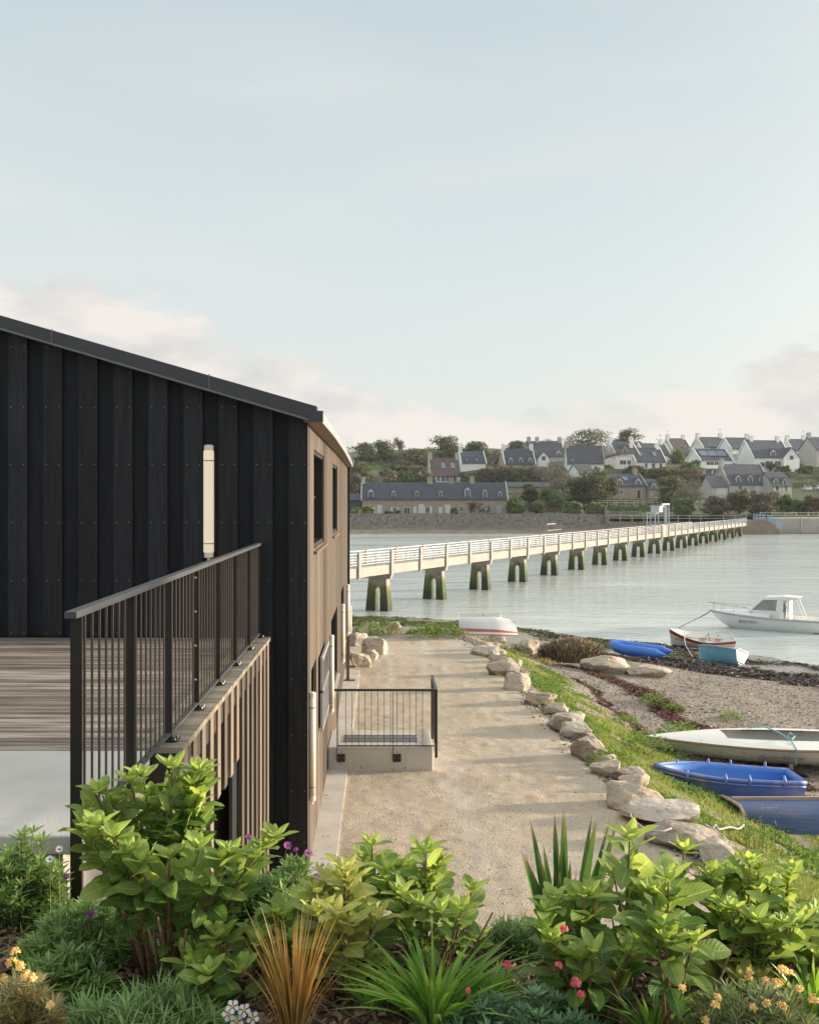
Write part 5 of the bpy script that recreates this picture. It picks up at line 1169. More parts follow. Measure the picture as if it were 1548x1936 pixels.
pebbles('pebbles', 15000, pick_beach, .012, .034, M_PEB, 'grey and tan pebbles strewn over the beach')
def pick_edge(n):
    g = np.random.default_rng(12); y = 9.3+g.random(n)*20; x = np.interp(y, _ey, _ex)+g.normal(0, .16, n)-.15; return x, y, hgt(x, y)
def pick_grit(n):
    g = np.random.default_rng(44); y = 9.2+g.random(n)**1.5*14; x = g.uniform(-.45, 3.6, n); return x, y, zpath(x, y)
pebbles('loose_grit', 7000, pick_grit, .003, .009, pm('grit_stones', (.46,.40,.32), (.30,.25,.19), 3, .9, varc=.6, coord='World'), 'loose grit and tiny stones scattered over the path')
pebbles('edge_gravel', 1500, pick_edge, .012, .035, M_PEB, 'loose gravel along the boulder edge of the path')
# wrack: dry seaweed ribbons and dark wet weed heaps
def weed(name, n, prob, mat, label, sz, hgt_=.05, rng=(3.5, 17, 17, 46)):
    s = MB(); X, Y, Z = cands(n, *rng, prob, 13+n+int(rng[0]))
    for x, y, z in zip(X.tolist(), Y.tolist(), Z.tolist()):
        z += rr.uniform(0, hgt_); a = rr.uniform(0, 6.28); l = sz*rr.uniform(.5, 1.5); w_ = l*rr.uniform(.12, .3)
        d = Vector((math.cos(a), math.sin(a), rr.uniform(-.25, .35))); q = Vector((-math.sin(a), math.cos(a), rr.uniform(-.5, .5)))*w_
        m_ = Vector((x, y, z)); s.add([m_-d*l-q*.3, m_+q*.2-q, m_+d*l, m_+q+Vector((0,0,l*.2))], [(0,1,2,3)], 0, rr.random())
    o = s.build(name, mat); return tag(o, label, 'seaweed', kind='stuff')
M_WRACK = pm('dry_wrack', (.105,.048,.035), (.17,.085,.06), 5, .8, varc=.6, coord='World')
M_WEEDD = pm('dark_seaweed', (.035,.024,.022), (.075,.05,.042), 3, .5, varc=.6, coord='World')
M_ALGA = leafmat('green_seaweed', (.06,.085,.022), (.17,.19,.06), .6, .15)
weed('dry_wrack', 9000, lambda x, y, g: (tfun(x,y) > 2)*(tfun(x,y) < 6.5)*np.clip((m_weed(x,y)-.25)*1.6,0,1), M_WRACK, 'reddish brown dry seaweed lying in lines across the beach', .055, rng=(5,14,17,31))
weed('dark_seaweed', 13000, lambda x, y, g: (tfun(x,y) > 10)*np.clip((m_weed(x,y)-.3)*1.6,0,1), M_WEEDD, 'dark wet seaweed heaped on the lower beach', .11, .07, rng=(4,22,26,52))
weed('green_seaweed', 9000, lambda x, y, g: np.clip((m_alga(x,y)-.3)*1.5,0,1), M_ALGA, 'green weed covering the mud along the water edge', .10, .08, rng=(-3,16,34,57))
# ------------------------------------------------------------------ boats
def paint(name, a, b, rough=.45, sc=2.0, speck=None, bump=.08): return pm(name, a, b, sc, rough, bump, 12, speck=speck, dist=.004, lo=.3, hi=.7)
M_BW = paint('white_boat_paint', (.76,.77,.77), (.70,.71,.71), .4, 2, ((.42,.41,.38), 4, .68))
M_BCREAM = paint('aged_white_gelcoat', (.85,.84,.79), (.78,.765,.71), .4, 1.5, ((.40,.36,.30), 5, .66))
M_BRED = paint('red_stripe_paint', (.50,.035,.03), (.38,.04,.04))
M_BRED2 = paint('faded_red_stripe', (.50,.14,.13), (.42,.13,.12))
M_BBLU = paint('blue_plastic', (.03,.15,.55), (.05,.20,.62), .45, 1.5)
M_BBLU2 = paint('sun_bleached_blue_plastic', (.07,.20,.60), (.27,.31,.60), .5, 1.1, ((.40,.38,.50), 2.0, .57), .15)
M_BLBL = paint('worn_light_blue_paint', (.13,.38,.53), (.21,.46,.58), .6, 3, ((.48,.52,.50), 7, .62), .3)
M_BLBLP = paint('pale_blue_transom', (.40,.55,.56), (.48,.60,.58), .6, 3, ((.55,.55,.50), 7, .6), .3)
M_BNAV = paint('navy_antifouling', (.03,.05,.09), (.05,.08,.13), .6, 3)
M_BWOOD = pm('old_blue_boat_wood', (.035,.075,.19), (.08,.11,.21), 1.2, .7, .6, 8, stretch=(.4,1,5), speck=((.24,.18,.15), 2.0, .66), dist=.01)
M_KEELW = pm('bleached_timber', (.34,.25,.18), (.46,.37,.28), 3, .8, .4, 10, stretch=(.4,3,3), dist=.004)
M_BDARK = pm('hull_bottom_black', (.02,.02,.022), (.04,.035,.03), 3, .6)
M_ROPE = pm('white_rope', (.50,.48,.46), (.40,.38,.38), 30, .9, .3, 80)
M_ROPEB = pm('light_blue_strap', (.20,.42,.50), (.28,.48,.55), 10, .8)
M_GALV = pm('galvanised_trailer', (.32,.30,.28), (.24,.21,.18), 5, .6, .2, 30, speck=((.22,.12,.07), 7, .62))
M_VARN = pm('varnished_rubbing_strip', (.26,.12,.06), (.34,.17,.09), 5, .5)
M_GREY = pm('grey_non_slip', (.30,.31,.31), (.38,.39,.39), 12, .8, .3, 60)
M_PROP = pm('transparent_window', (.22,.23,.22), (.30,.31,.29), 2, .2)
def hull_mesh(L_, B, sheer, keel, fb, nst=22, nu=9, th=.035, bow_full=.5, tran=.8, rake=.12, vee=.5, floor=.14, deck=False, stripe=None, low=None, flat=0.0, inner=True, bow_round=0.0):
    """lofted shell: x runs from stern 0 to bow L. sheer(t), keel(t) heights; fb = fullness exponent of the plan. Returns MB plus the sheer line."""
    s = MB(); out = []
    def hb(t):
        a = 1-max(0, (t-.45)/.55)**fb if t > .45 else tran+(1-tran)*(t/.45)**.8
        return max(B/2*a, bow_round*B/2 if t > .98 else .006)
    rows_o, rows_i = [], []
    for i in range(nst+1):
        t = i/nst; b = hb(t); zk = keel(t); zs = sheer(t); ro, ri = [], []
        for j in range(nu+1):
            u = j/nu
            yy = b*(flat*min(1, u*2.2)+(1-flat)*(u**(vee+.45*t))); zz = zk+(zs-zk)*(u**(1.9-.7*t))
            x = L_*t + rake*L_*(t**4)*(u) - rake*L_*(t**4) + (-.02 if t == 0 else 0)*u
            ro.append((x, yy, zz)); ri.append((x if t < .97 else x-th*2, max(.001, yy-th), max(zz+th*.6, min(zk+floor, zs-.01)) if j < nu else zs))
        rows_o.append(ro); rows_i.append(ri)
    for sgn in (1, -1):
        bo = len(s.v)
        for r_ in rows_o:
            for p in r_: s.v.append((p[0], p[1]*sgn, p[2]))
        W_ = nu+1
        for i in range(nst):
            for j in range(nu):
                q = (bo+i*W_+j, bo+i*W_+j+1, bo+(i+1)*W_+j+1, bo+(i+1)*W_+j)
                t = (i+.5)/nst; zc = (rows_o[i][j][2]+rows_o[i][j+1][2])/2; rel = (j+.5)/nu; m = 0
                if stripe and stripe(rel, t): m = 1
                if low is not None and zc < low(t): m = 2
                s.face(q if sgn < 0 else q[::-1], m)
        if inner:
            bi = len(s.v)
            for r_ in rows_i:
                for p in r_: s.v.append((p[0], p[1]*sgn, p[2]))
            for i in range(nst):
                for j in range(nu):
                    q = (bi+i*W_+j, bi+i*W_+j+1, bi+(i+1)*W_+j+1, bi+(i+1)*W_+j); s.face(q if sgn > 0 else q[::-1], 3)
            for i in range(nst):
                q = (bo+i*W_+nu, bi+i*W_+nu, bi+(i+1)*W_+nu, bo+(i+1)*W_+nu); s.face(q if sgn < 0 else q[::-1], 0)
    # transom
    pts = [(p[0], p[1], p[2]) for p in rows_o[0]]; poly = [(p[0], p[1], p[2]) for p in pts[::-1]]+[(p[0], -p[1], p[2]) for p in pts[1:]]
    b = len(s.v); s.v += poly; s.face(list(range(b, len(s.v))), 4)
    if inner:
        poly2 = [(p[0]+th, p[1]*.97, max(p[2], pts[0][2]+floor)) for p in poly]; b2 = len(s.v); s.v += poly2; s.face(list(range(b2, len(s.v)))[::-1], 3); 
        s.face((b, b+len(poly)-1, b2+len(poly)-1, b2), 0)
    return s, rows_o, hb
def sheer_tube(mb, rows, r, m=0, side=(1,-1), dz=0.0, dy=0.0, n=6):
    for sg_ in side: mb.tube([(q[-1][0], (q[-1][1]+dy)*sg_, q[-1][2]+dz) for q in rows], r, n, m)
def hull_text(body, size, mat, parent, rows, xc, zc, name, side=1, shear=0.0, off=.006):
    """lettering that follows the hull's curved side; side 1 is +y and reads towards the stern"""
    I = text_obj(body, size, mat, parent, Matrix.Identity(4), name, shear, 0.0)
    def surf(x, z):
        P = []
        for ro in rows:
            zs_ = [p[2] for p in ro]; P.append((float(np.interp(z, zs_, [p[0] for p in ro])), float(np.interp(z, zs_, [p[1] for p in ro]))))
        P.sort(); return float(np.interp(x, [p[0] for p in P], [p[1] for p in P]))
    for v in I.data.vertices:
        x = xc - side*v.co.x; z = zc+v.co.y; v.co = Vector((x, side*(surf(x, z)+off), z))
    return I
def place(e, px, py, yaw, pitch=0, roll=0, dz=0, D=None, scale=1):
    g = ground_px(px, py) if D is None else at(px, py, D)
    e.location = (g.x, g.y, g.z+dz); e.rotation_euler = Euler((math.radians(roll), math.radians(pitch), math.radians(yaw)), 'XYZ'); e.scale = (scale,)*3; return g
def text_obj(body, size, mat, parent, mtx, name, shear=0.0, ext=.002):
    cu = bpy.data.curves.new(name, 'FONT'); cu.body = body; cu.size = size; cu.extrude = ext; cu.shear = shear; cu.align_x = 'CENTER'
    o = bpy.data.objects.new(name, cu); C.objects.link(o); dg = bpy.context.evaluated_depsgraph_get(); me = bpy.data.meshes.new_from_object(o.evaluated_get(dg))
    bpy.data.objects.remove(o); me.name = name; me.materials.clear(); me.materials.append(mat); o = bpy.data.objects.new(name, me); C.objects.link(o); o.parent = parent; o.matrix_local = mtx; return o

# --- white motor cruiser afloat: bow to the left
mb_ = empty('motor_boat', label='white motor boat with a small cabin, afloat and cut by the right edge', cat='motor boat')
Lm = 6.6
s, rows, hbm = hull_mesh(Lm, 2.4, lambda t: .80+.40*t**1.6, lambda t: -.22+.55*max(0, t-.62)**1.5*4.2, 2.6, 26, 10, .05, tran=.9, rake=.13, vee=.42, floor=.5, low=lambda t: .02)
s.build('hull', [M_BW, M_BW, M_BDARK, M_BCREAM, M_BW], mb_, smooth=False)
s = MB(); sheer_tube(s, rows, .03, dy=.01, dz=-.10); s.build('rubbing_strake', M_GREY, mb_)
s = MB()   # foredeck and coachroof
for i in range(12, 26):
    a, b = rows[i][-1], rows[i+1][-1]; ca = .20*min(1, (26-i)/9); cb = .20*min(1, (25-i)/9)
    s.add([(a[0], a[1]-.02, a[2]), (b[0], b[1]-.02, b[2]), (b[0], b[1]*.62, b[2]+cb), (a[0], a[1]*.62, a[2]+ca), (b[0], 0, b[2]+cb*1.25), (a[0], 0, a[2]+ca*1.25), (b[0], -b[1]*.62, b[2]+cb), (a[0], -a[1]*.62, a[2]+ca), (b[0], -b[1]+.02, b[2]), (a[0], -a[1]+.02, a[2])],
          [(0,1,2,3),(3,2,4,5),(5,4,6,7),(7,6,8,9)])
s.build('foredeck', M_BW, mb_)
s = MB(); prof = [(2.15,.78),(4.35,1.12),(4.15,1.34),(3.85,1.36),(3.25,1.98),(2.55,2.02),(2.35,1.2)]
s.prism([(2.35,.75),(4.5,1.0),(4.05,1.28),(2.30,1.20)], -.84, .84, 'y'); ca = s.build('cabin', M_BW, mb_)
s = MB(); s.prism([(1.55,1.93),(3.50,1.88),(3.35,2.05),(2.3,2.12),(1.35,2.06)], -.86, .86, 'y'); bevel(s.build('cabin_roof', M_BW, mb_), .03, 2)
for sd in (-1, 1):
    s = MB(); s.prism([(2.72,1.24),(4.05,1.29),(3.42,1.86),(2.62,1.88)], .80*sd-.012, .80*sd+.012, 'y'); s.build('side_window', M_PROP, mb_)
    s = MB(); s.prism([(2.35,1.2),(2.74,1.24),(2.64,1.9),(2.28,1.92)], .80*sd-.03, .80*sd+.03, 'y'); s.beam((4.1,.80*sd,1.28), (3.44,.80*sd,1.9), .05, .05); s.beam((2.7,.80*sd,1.25), (4.1,.80*sd,1.29), .04, .04); s.build('window_frame', M_BW, mb_)
    s = MB(); s.beam((2.0,.78*sd,.85), (2.25,.78*sd,1.95), .09, .05); s.beam((1.25,.78*sd,.85), (1.62,.78*sd,1.95), .06, .04); s.build('roof_support', M_BCREAM, mb_)
s = MB(); s.add([(4.08,-.78,1.28),(4.08,.78,1.28),(3.45,.76,1.88),(3.45,-.76,1.88)], [(0,1,2,3)]); s.build('windscreen', M_PROP, mb_)
s = MB(); s.box(1.98,-.75,.6, 2.06,.75,1.9); s.build('cabin_bulkhead', M_BCREAM, mb_)
s = MB(); pr = [(x_, y_, z_+.42) for x_, y_, z_ in [(rows[i][-1][0], rows[i][-1][1]*.8, rows[i][-1][2]) for i in (17,20,23,25)]]; tipp = (rows[26][-1][0]+.1, 0, rows[26][-1][2]+.42)
s.tube([(pr[0][0]-.3,pr[0][1],pr[0][2]-.3)]+pr+[tipp]+[(x_,-y_,z_) for x_,y_,z_ in pr[::-1]], .012, 5)
for x_, y_, z_ in pr[1:]:
    for q in (-1, 1): s.tube([(x_, y_*q, z_), (x_, y_*q, z_-.4)], .01, 5)
s.build('bow_rail', M_STEEL, mb_)
s = MB(); s.box(4.35, -.885, 1.0, 4.58, -.87, 1.07); s.box(4.35, .87, 1.0, 4.58, .885, 1.07); s.build('vent', M_FRAME, mb_)
hull_text('BRB70051', .26, M_FRAME, mb_, rows, 4.25, .50, 'registration_number')
place(mb_, 1440, 1190, 153, D=51.0); mb_.location = (23.25, 49.6, WATER_Z-.02); mb_.rotation_euler = Euler((math.radians(1), math.radians(1.5), math.radians(151)), 'XYZ'); mb_.scale = (.90,)*3

# --- red and white rowing boat on the mud
e = empty('rowing_boat', label='white rowing boat with a red stripe and blue bottom, high bow to the left', cat='rowing boat')
s, rows, hb_ = hull_mesh(3.3, 1.45, lambda t: .52+.36*max(0, t-.35)**1.7*3+.08*(1-t)**3, lambda t: .06*(1-t)**2*2+.12*max(0, t-.8)*3, 2.3, 24, 10, .03, tran=.62, rake=.04, vee=.5, floor=.12, stripe=lambda r, t: r > .83, low=lambda t: .13)
s.build('hull', [M_BW, M_BRED, M_BNAV, M_BCREAM, M_BW], e)
s = MB(); sheer_tube(s, rows, .022, dz=.01); s.build('gunwale', M_BW, e)
for x in (.75, 1.55, 2.35):
    s = MB(); q = hb_(x/3.3)*.84; s.box(x-.11, -q, .36, x+.11, q, .39); s.build('thwart', M_KEELW, e)
s = MB(); s.tube([(.5,-.3,.42),(2.6,.15,.62)], .02, 6); s.tube([(.45,.3,.42),(2.5,-.1,.60)], .02, 6); s.tube([(1.2,-.1,.4),(1.3,.0,.85),(1.5,.1,.5)], .03, 6); s.build('oars', M_KEELW, e)
hull_text('BE A2032', .13, M_FRAME, e, rows, 2.75, .50, 'registration_number')
place(e, 1383, 1219, 170, 0, -11, D=43.4); e.location = (wx(1386, 43.4), 43.4, hz(14.8, 43.4)+.03); e.scale = (.86,)*3

# --- light blue dinghy heeled over
e = empty('dinghy', label='worn light blue dinghy heeled over on its keel with a pale transom', cat='dinghy')
s, rows, hb_ = hull_mesh(2.3, 1.25, lambda t: .62+.10*t, lambda t: 0.0+.25*max(0, t-.7)*1.2, 2.2, 18, 9, .03, tran=.86, rake=.06, vee=.75, floor=.10)
s.build('hull', [M_BLBL, M_BLBL, M_BLBL, M_BLBLP, M_BLBLP], e)
s = MB(); sheer_tube(s, rows, .025, dz=-.02); s.build('rubbing_strip', M_BLBLP, e)
for x in (.5, 1.2):
    s = MB(); q = hb_(x/2.3)*.76-.02; s.box(x-.12, -q, .40, x+.12, q, .43); s.build('thwart', M_BLBLP, e)
s = MB(); s.box(-.05, -.30, .1, -.022, .30, .13); s.box(-.06, -.45, .66, .04, .45, .70); s.build('transom_board', M_BW, e)
s = MB(); s.box(.1, -.035, -.07, 1.9, .035, .02); s.build('keel', M_BNAV, e)
place(e, 1392, 1262, 128, 2, 20, dz=.0); e.scale = (.84,)*3; e.location.x += .12; e.location.z += .10

# --- twin pontoon blue boat
e = empty('plastic_boat', label='bright blue plastic boat with twin pontoons ending in cones', cat='plastic boat')
s = MB()
for sg_ in (-1, 1): s.tube([(-.40,.50*sg_,.36),(-.05,.50*sg_,.32),(.05,.50*sg_,.32),(1.4,.50*sg_,.32),(1.85,.40*sg_,.38),(2.15,.14*sg_,.46),(2.2,.0,.48)], [.015,.18,.24,.25,.23,.18,.16], 12)
s.build('pontoons', M_BBLU, e, smooth=True)
s = MB(); s.prism([(0.0,.12),(1.8,.12),(2.0,.38),(1.7,.28),(.1,.22)], -.32, .32, 'y'); s.build('floor', M_BBLU, e)
s = MB(); s.box(.0,-.33,.12,.06,.33,.34); s.build('transom', M_BNAV, e)
s = MB(); s.box(.9,-.40,.36,1.15,.40,.40); s.build('thwart', M_BBLU, e)
s = MB(); s.box(-.02,-.40,.0,.16,-.26,.13); s.box(-.02,.26,.0,.16,.40,.13); s.build('skids', M_FRAME, e)
place(e, 1248, 1248, 145, -2, 0, dz=.0); e.scale = (.84,)*3

# --- upturned white boat
e = empty('upturned_boat', label='upturned white boat with a faded red stripe beyond the end of the path', cat='upturned boat')
s, rows, hb_ = hull_mesh(2.7, 1.35, lambda t: .55+.05*t, lambda t: 0.0+.30*max(0, t-.6)**1.4*2, 2.2, 20, 9, .03, tran=.82, rake=.05, vee=.28, floor=.06, stripe=lambda r, t: .78 < r < .90)
s.build('hull', [M_BW, M_BRED2, M_BW, M_BCREAM, M_BCREAM], e)
s = MB(); s.box(.02, -.02, -.10, 1.9, .02, .015); s.box(.1, -.34, -.05, 1.9, -.31, .03); s.build('keel', M_BCREAM, e)
s = MB(); sheer_tube(s, rows, .022, dz=-.01); s.build('gunwale', M_BRED2, e)
gx_, gy_ = wx(872, 29.7), 29.7; e.location = (gx_, gy_+.3, -4.32+.58); e.rotation_euler = Euler((math.radians(172), math.radians(-3), math.radians(-14)), 'XYZ'); e.scale = (.66, .70, 1.0)

# --- long white sailing dinghy on its trailer
e = empty('sailing_dinghy', label='long cream sailing dinghy on a trailer, with script lettering on its side', cat='sailing dinghy')
Ls = 5.0
s, rows, hb_ = hull_mesh(Ls, 1.5, lambda t: .47+.05*t, lambda t: .05+.42*max(0, t-.55)**1.5*2.1, 1.9, 30, 10, .03, tran=.8, rake=.01, vee=.36, floor=.2, stripe=lambda r, t: False, inner=False)
s.build('hull', [M_BCREAM]*5, e, smooth=True)
s = MB(); cols = (1, .75, .5, .25, 0, -.25, -.5, -.75, -1)
for i in range(31):
    p = rows[i][-1]; cz = .085*min(1, (30-i)/9)
    for c_ in cols: s.v.append((p[0], p[1]*c_, p[2]+cz*(1-c_*c_)))
for i in range(30):
    for j in range(8):
        if 2 < i < 21 and 1 < j < 6: continue
        q = i*9+j; s.face((q, q+9, q+10, q+1))
s.build('deck', M_BCREAM, e, smooth=True)
s = MB(); s.box(.6, -.44, .30, 3.3, .44, .32); s.build('cockpit_floor', M_GREY, e)
s = MB()
for sg_ in (1, -1): s.box(1.8, (.42 if sg_ > 0 else -.55), .505, 3.0, (.55 if sg_ > 0 else -.42), .520)
s.build('side_bench', M_GREY, e)
s = MB(); sheer_tube(s, rows, .014, dz=-.03, dy=.003); s.build('rubbing_strip', M_VARN, e)
hull_text('\u00c9toile Marine', .155, M_GREY, e, rows, 2.60, .235, 'boat_name', shear=.45)
for x0, x1 in ((3.25, 3.68), (1.52, 1.86)):
    s = MB()
    for k in range(8):
        a = x0+(x1-x0)*k/8; b = x0+(x1-x0)*(k+1)/8; ya = float(np.interp(a/Ls, np.linspace(0,1,31), [np.interp(.26,[p[2] for p in r_],[p[1] for p in r_]) for r_ in rows])); yb = float(np.interp(b/Ls, np.linspace(0,1,31), [np.interp(.26,[p[2] for p in r_],[p[1] for p in r_]) for r_ in rows]))
        s.add([(a,ya+.006,.262),(b,yb+.006,.262),(b,yb+.006,.252),(a,ya+.006,.252)], [(0,1,2,3)])
    s.build('side_line', M_GREY, e)
s = MB(); pts_ = [(2.38, y_, z_) for y_, z_ in ((-.74,.1),(-.77,.5),(-.5,.60),(0,.62),(.45,.60),(.77,.50),(.755,.40),(.72,.2))]; s.tube([(p[0]+.25*(p[1] < .3)*(.3-p[1]), p[1], p[2]) for p in pts_], .014, 6); s.tube([(2.43,.35,.6),(2.38,.42,.72),(2.28,.4,.66),(2.38,.5,.62)], .02, 6); s.build('lashing_strap', M_ROPEB, e)
D_s = 18.75; gz = -(1440-PY)*D_s/F
e.location = at(1219, 1398, D_s)+Vector((Ls*math.cos(math.radians(3)), -Ls*math.sin(math.radians(3)), 0)); e.location.z = gz; e.rotation_euler = Euler((math.radians(-2), math.radians(0), math.radians(177)), 'XYZ')
ts = empty('boat_trailer', tuple(e.location), label='galvanised boat trailer under the cream sailing dinghy', cat='trailer'); ts.rotation_euler = (0,0,math.radians(177))
s = MB(); zt_ = -.12
s.beam((-.1,0,zt_),(4.6,0,zt_-.05), .07, .07); s.beam((.2,.55,zt_),(2.4,.55,zt_), .05, .07); s.beam((.2,-.55,zt_),(2.4,-.55,zt_), .05, .07)
for x in (.25, 1.9): s.beam((x,-.62,zt_+.0),(x,.62,zt_+.0), .06, .06)
s.beam((2.4,.55,zt_),(3.4,0,zt_-.02), .05, .05); s.beam((2.4,-.55,zt_),(3.4,0,zt_-.02), .05, .05); s.build('frame', M_GALV, ts)
for x in (1.75, 2.42):
    for y_ in (.60,): 
        s = MB(); s.beam((x,y_,zt_-.05),(x,y_,.16), .07, .05); s.build('upright', M_KEELW, ts)
for y_ in (.66, -.80):
    s = MB(); s.tube([(2.45,y_,-.20),(2.45,y_+.14,-.20)], .20, 18); w_ = s.build('wheel', M_TYRE, ts); s = MB(); s.tube([(2.45,y_-.004 if y_ < 0 else y_+.141,-.20),(2.45,y_-.008 if y_ < 0 else y_+.146,-.20)], .10, 12); s.build('rim', M_STEEL, w_)
s = MB(); s.prism([(2.15,-.14),(2.20,.02),(2.45,.07),(2.70,.02),(2.75,-.14),(2.72,-.14),(2.67,0),(2.45,.045),(2.23,0),(2.18,-.14)], .62, .82, 'y'); s.build('mudguard', M_BDARK, ts)

# --- blue plastic dinghy with sun bleached side
e = empty('dinghy', label='blue plastic dinghy with a sun bleached side and a rope at its bow', cat='dinghy')
s, rows, hb_ = hull_mesh(2.42, 1.22, lambda t: .50+.07*t**2, lambda t: 0.0+.20*max(0, t-.7)*1.3, 2.6, 24, 10, .05, tran=.80, rake=.07, vee=.34, floor=.10, bow_round=.10)
s.build('hull', [M_BBLU2, M_BBLU, M_BBLU, M_BBLU, M_BBLU2], e, smooth=True)
s = MB(); sheer_tube(s, rows, .026, dz=-.01, n=8); sheer_tube(s, rows, .012, dz=-.065, dy=.004, n=6)
a, b = rows[0][-1], rows[0][-1]; s.tube([(a[0], a[1], a[2]-.01), (a[0], -a[1], a[2]-.01)], .03, 8); s.build('gunwale', M_BBLU2, e, smooth=True)
for x in (.62, 1.45):
    s = MB(); q = hb_(x/2.42)*.84-.03; s.box(x-.13, -q, .30, x+.13, q, .33); bevel(s.build('thwart', M_GREY if x > 1 else M_BBLU, e), .008)
s = MB(); s.box(-.01, -.16, .18, .055, .16, .40); s.build('motor_pad', M_FRAME, e)
for x in (.35, .95, 1.35, 1.95):
    for sg_ in (1, -1):
        s = MB(); q = hb_(x/2.42); s.tube([(x, (q+.005)*sg_, .44), (x, (q+.012)*sg_, .52), (x, (q-.02)*sg_, .58)], [.028,.03,.018], 8); s.build('rowlock', M_BBLU2, e, smooth=True)
g = ground_px(1415, 1525); e.scale = (.93, .93, 1.18); e.location = (6.80, 15.70, hz(6.2, 15.9)-.07); e.rotation_euler = Euler((math.radians(3), math.radians(-1.0), math.radians(175)), 'XYZ')
BLUE = e
# --- upturned blue wooden boat
e = empty('upturned_boat', label='upturned weathered dark blue wooden boat at the right edge, on the grass', cat='upturned boat')
s, rows, hb_ = hull_mesh(3.6, 1.5, lambda t: .55, lambda t: .0+.25*max(0, t-.7)*1.2, 2.2, 20, 9, .04, tran=.86, rake=.02, vee=.22, floor=.08)
s.build('hull', [M_BWOOD]*5, e)
s = MB(); s.box(.0, -.03, -.06, 3.2, .03, .01); s.build('keel', M_KEELW, e)
s = MB(); sheer_tube(s, rows, .035, dz=-.02); s.build('gunwale', M_KEELW, e)
s = MB(); a = [(p[0]-.03, p[1], p[2]) for p in rows[0]]; s.tube([(x_,y_,z_+.01) for x_,y_,z_ in a], .035, 6); s.tube([(x_,-y_,z_+.01) for x_,y_,z_ in a], .035, 6); s.build('transom_edge', M_KEELW, e)
D_u = 14.3; e.scale = (.80,)*3; e.location = (wx(1404, D_u)+.04, D_u+.55, -(1585-PY)*D_u/F+.40); e.rotation_euler = Euler((math.radians(176), math.radians(1), math.radians(4)), 'XYZ')

# --- ropes
def rope(pts, r, label, mat=None, name='rope'):
    # smooth the polyline
    P = [Vector(p) for p in pts]; out = []
    for i in range(len(P)-1):
        p0 = P[max(i-1,0)]; p1 = P[i]; p2 = P[i+1]; p3 = P[min(i+2,len(P)-1)]
        for k in range(6):
            t = k/6; out.append(.5*((2*p1)+(p2-p0)*t+(2*p0-5*p1+4*p2-p3)*t*t+(-p0+3*p1-3*p2+p3)*t**3))
    out.append(P[-1]); s = MB(); s.tube(out, r, 6); return tag(s.build(name, mat or M_ROPE, smooth=True), label, 'rope')
def gp(px, py, up=.02, D=None):
    g = ground_px(px, py) if D is None else at(px, py, D); return (g.x, g.y, g.z+up)
bow = at(1252, 1453, 15.95)
rope([bow, at(1246,1466,15.6), at(1232,1474,15.2), at(1220,1475,14.9), at(1208,1472,14.6), at(1190,1476,14.2), at(1172,1486,13.6), at(1170,1496,13.3), at(1186,1511,12.9), at(1196,1522,12.4), at(1192,1542,11.9), at(1206,1558,11.55), at(1226,1569,11.3), at(1250,1572,11.2), at(1268,1566,11.3)], .012, 'white rope running from the blue dinghy over the boulders of the path edge')
rope([at(1330,1558,12.4), at(1345,1566,12.35), at(1352,1560,12.4), at(1358,1568,12.4), at(1378,1564,12.6), at(1395,1567,12.8), at(1405,1560,13.2)], .014, 'knotted pale rope on the grass beside the upturned blue boat')
p = at(1281, 1186, 43.5)
rope([at(1293,1190,42.5), at(1294,1215,41.2), at(1300,1228,40.0), at(1309,1242,38.6)], .022, 'mooring rope hanging from the bow of the red striped boat')
rope([at(1284,1186,43.8), at(1300,1178,46), at(1330,1163,50), at(1345,1153,52)], .025, 'weedy mooring line between the red striped boat and the motor boat', M_BDARK)
rope([at(1379,1195,44.2), at(1384,1204,43.6), at(1388,1213,43.1)], .02, 'short rope hanging from the stern of the red striped boat')
# --- grass and weeds of the shore
def blades(name, n, pick, hmin, hmax, w, mat, label, lean=.35):
    s = MB(); bx_, by_, bz_, bk = pick(n); n = len(bx_)
    for i in range(n):
        x, y, z, k = float(bx_[i]), float(by_[i]), float(bz_[i])-.01, float(bk[i]); h = rr.uniform(hmin, hmax)*k; a = rr.uniform(0, 6.28); ln = h*rr.uniform(.1, lean*2); b = rr.uniform(0, 6.28)
        wv = Vector((math.cos(a), math.sin(a), 0))*w*rr.uniform(.6, 1.2); l = Vector((math.cos(b), math.sin(b), 0))*ln; p = Vector((x, y, z)); v = rr.random()
        q = p+l*.35+Vector((0,0,h*.6)); t = p+l+Vector((0,0,h))
        s.add([p-wv, p+wv, q+wv*.7, q-wv*.7, t], [(0,1,2,3),(3,2,4)], 0, v)
    return tag(s.build(name, mat), label, 'grass', kind='stuff')
M_GRASS = leafmat('shore_grass', (.12,.19,.05), (.32,.36,.12), .6, .4, spec=.2)
M_GRASSD = leafmat('broad_weed', (.09,.17,.035), (.22,.33,.075), .5, .35, spec=.3)
def pick_grass(n):
    x, y, z = cands(n, 3.2, 12.2, 9.5, 29, lambda x, y, g: (tfun(x,y) > .12)*m_grass(x,y)*(.55+.45*vnoise(x,y,.7,71))*(12/np.maximum(y,10))**1.2, 31, .47, .3); return x, y, z, .6+.4*m_grass(x,y)+.6*vnoise(x,y,.6,72)
blades('shore_grass', 46000, pick_grass, .025, .085, .009, M_GRASS, 'sunlit grass on the slope between the boulders and the beach')
def pick_g2(n):
    x, y, z = cands(n, -2, 6, 28.5, 34.5, lambda x, y, g: m_grass(x,y), 32, .47, .3); return x, y, z, np.ones(len(x))
blades('shore_grass', 4000, pick_g2, .06, .20, .014, leafmat('dry_shore_grass', (.13,.13,.05), (.36,.31,.16), .7, .3, spec=.2), 'rough grass across the far end of the path')
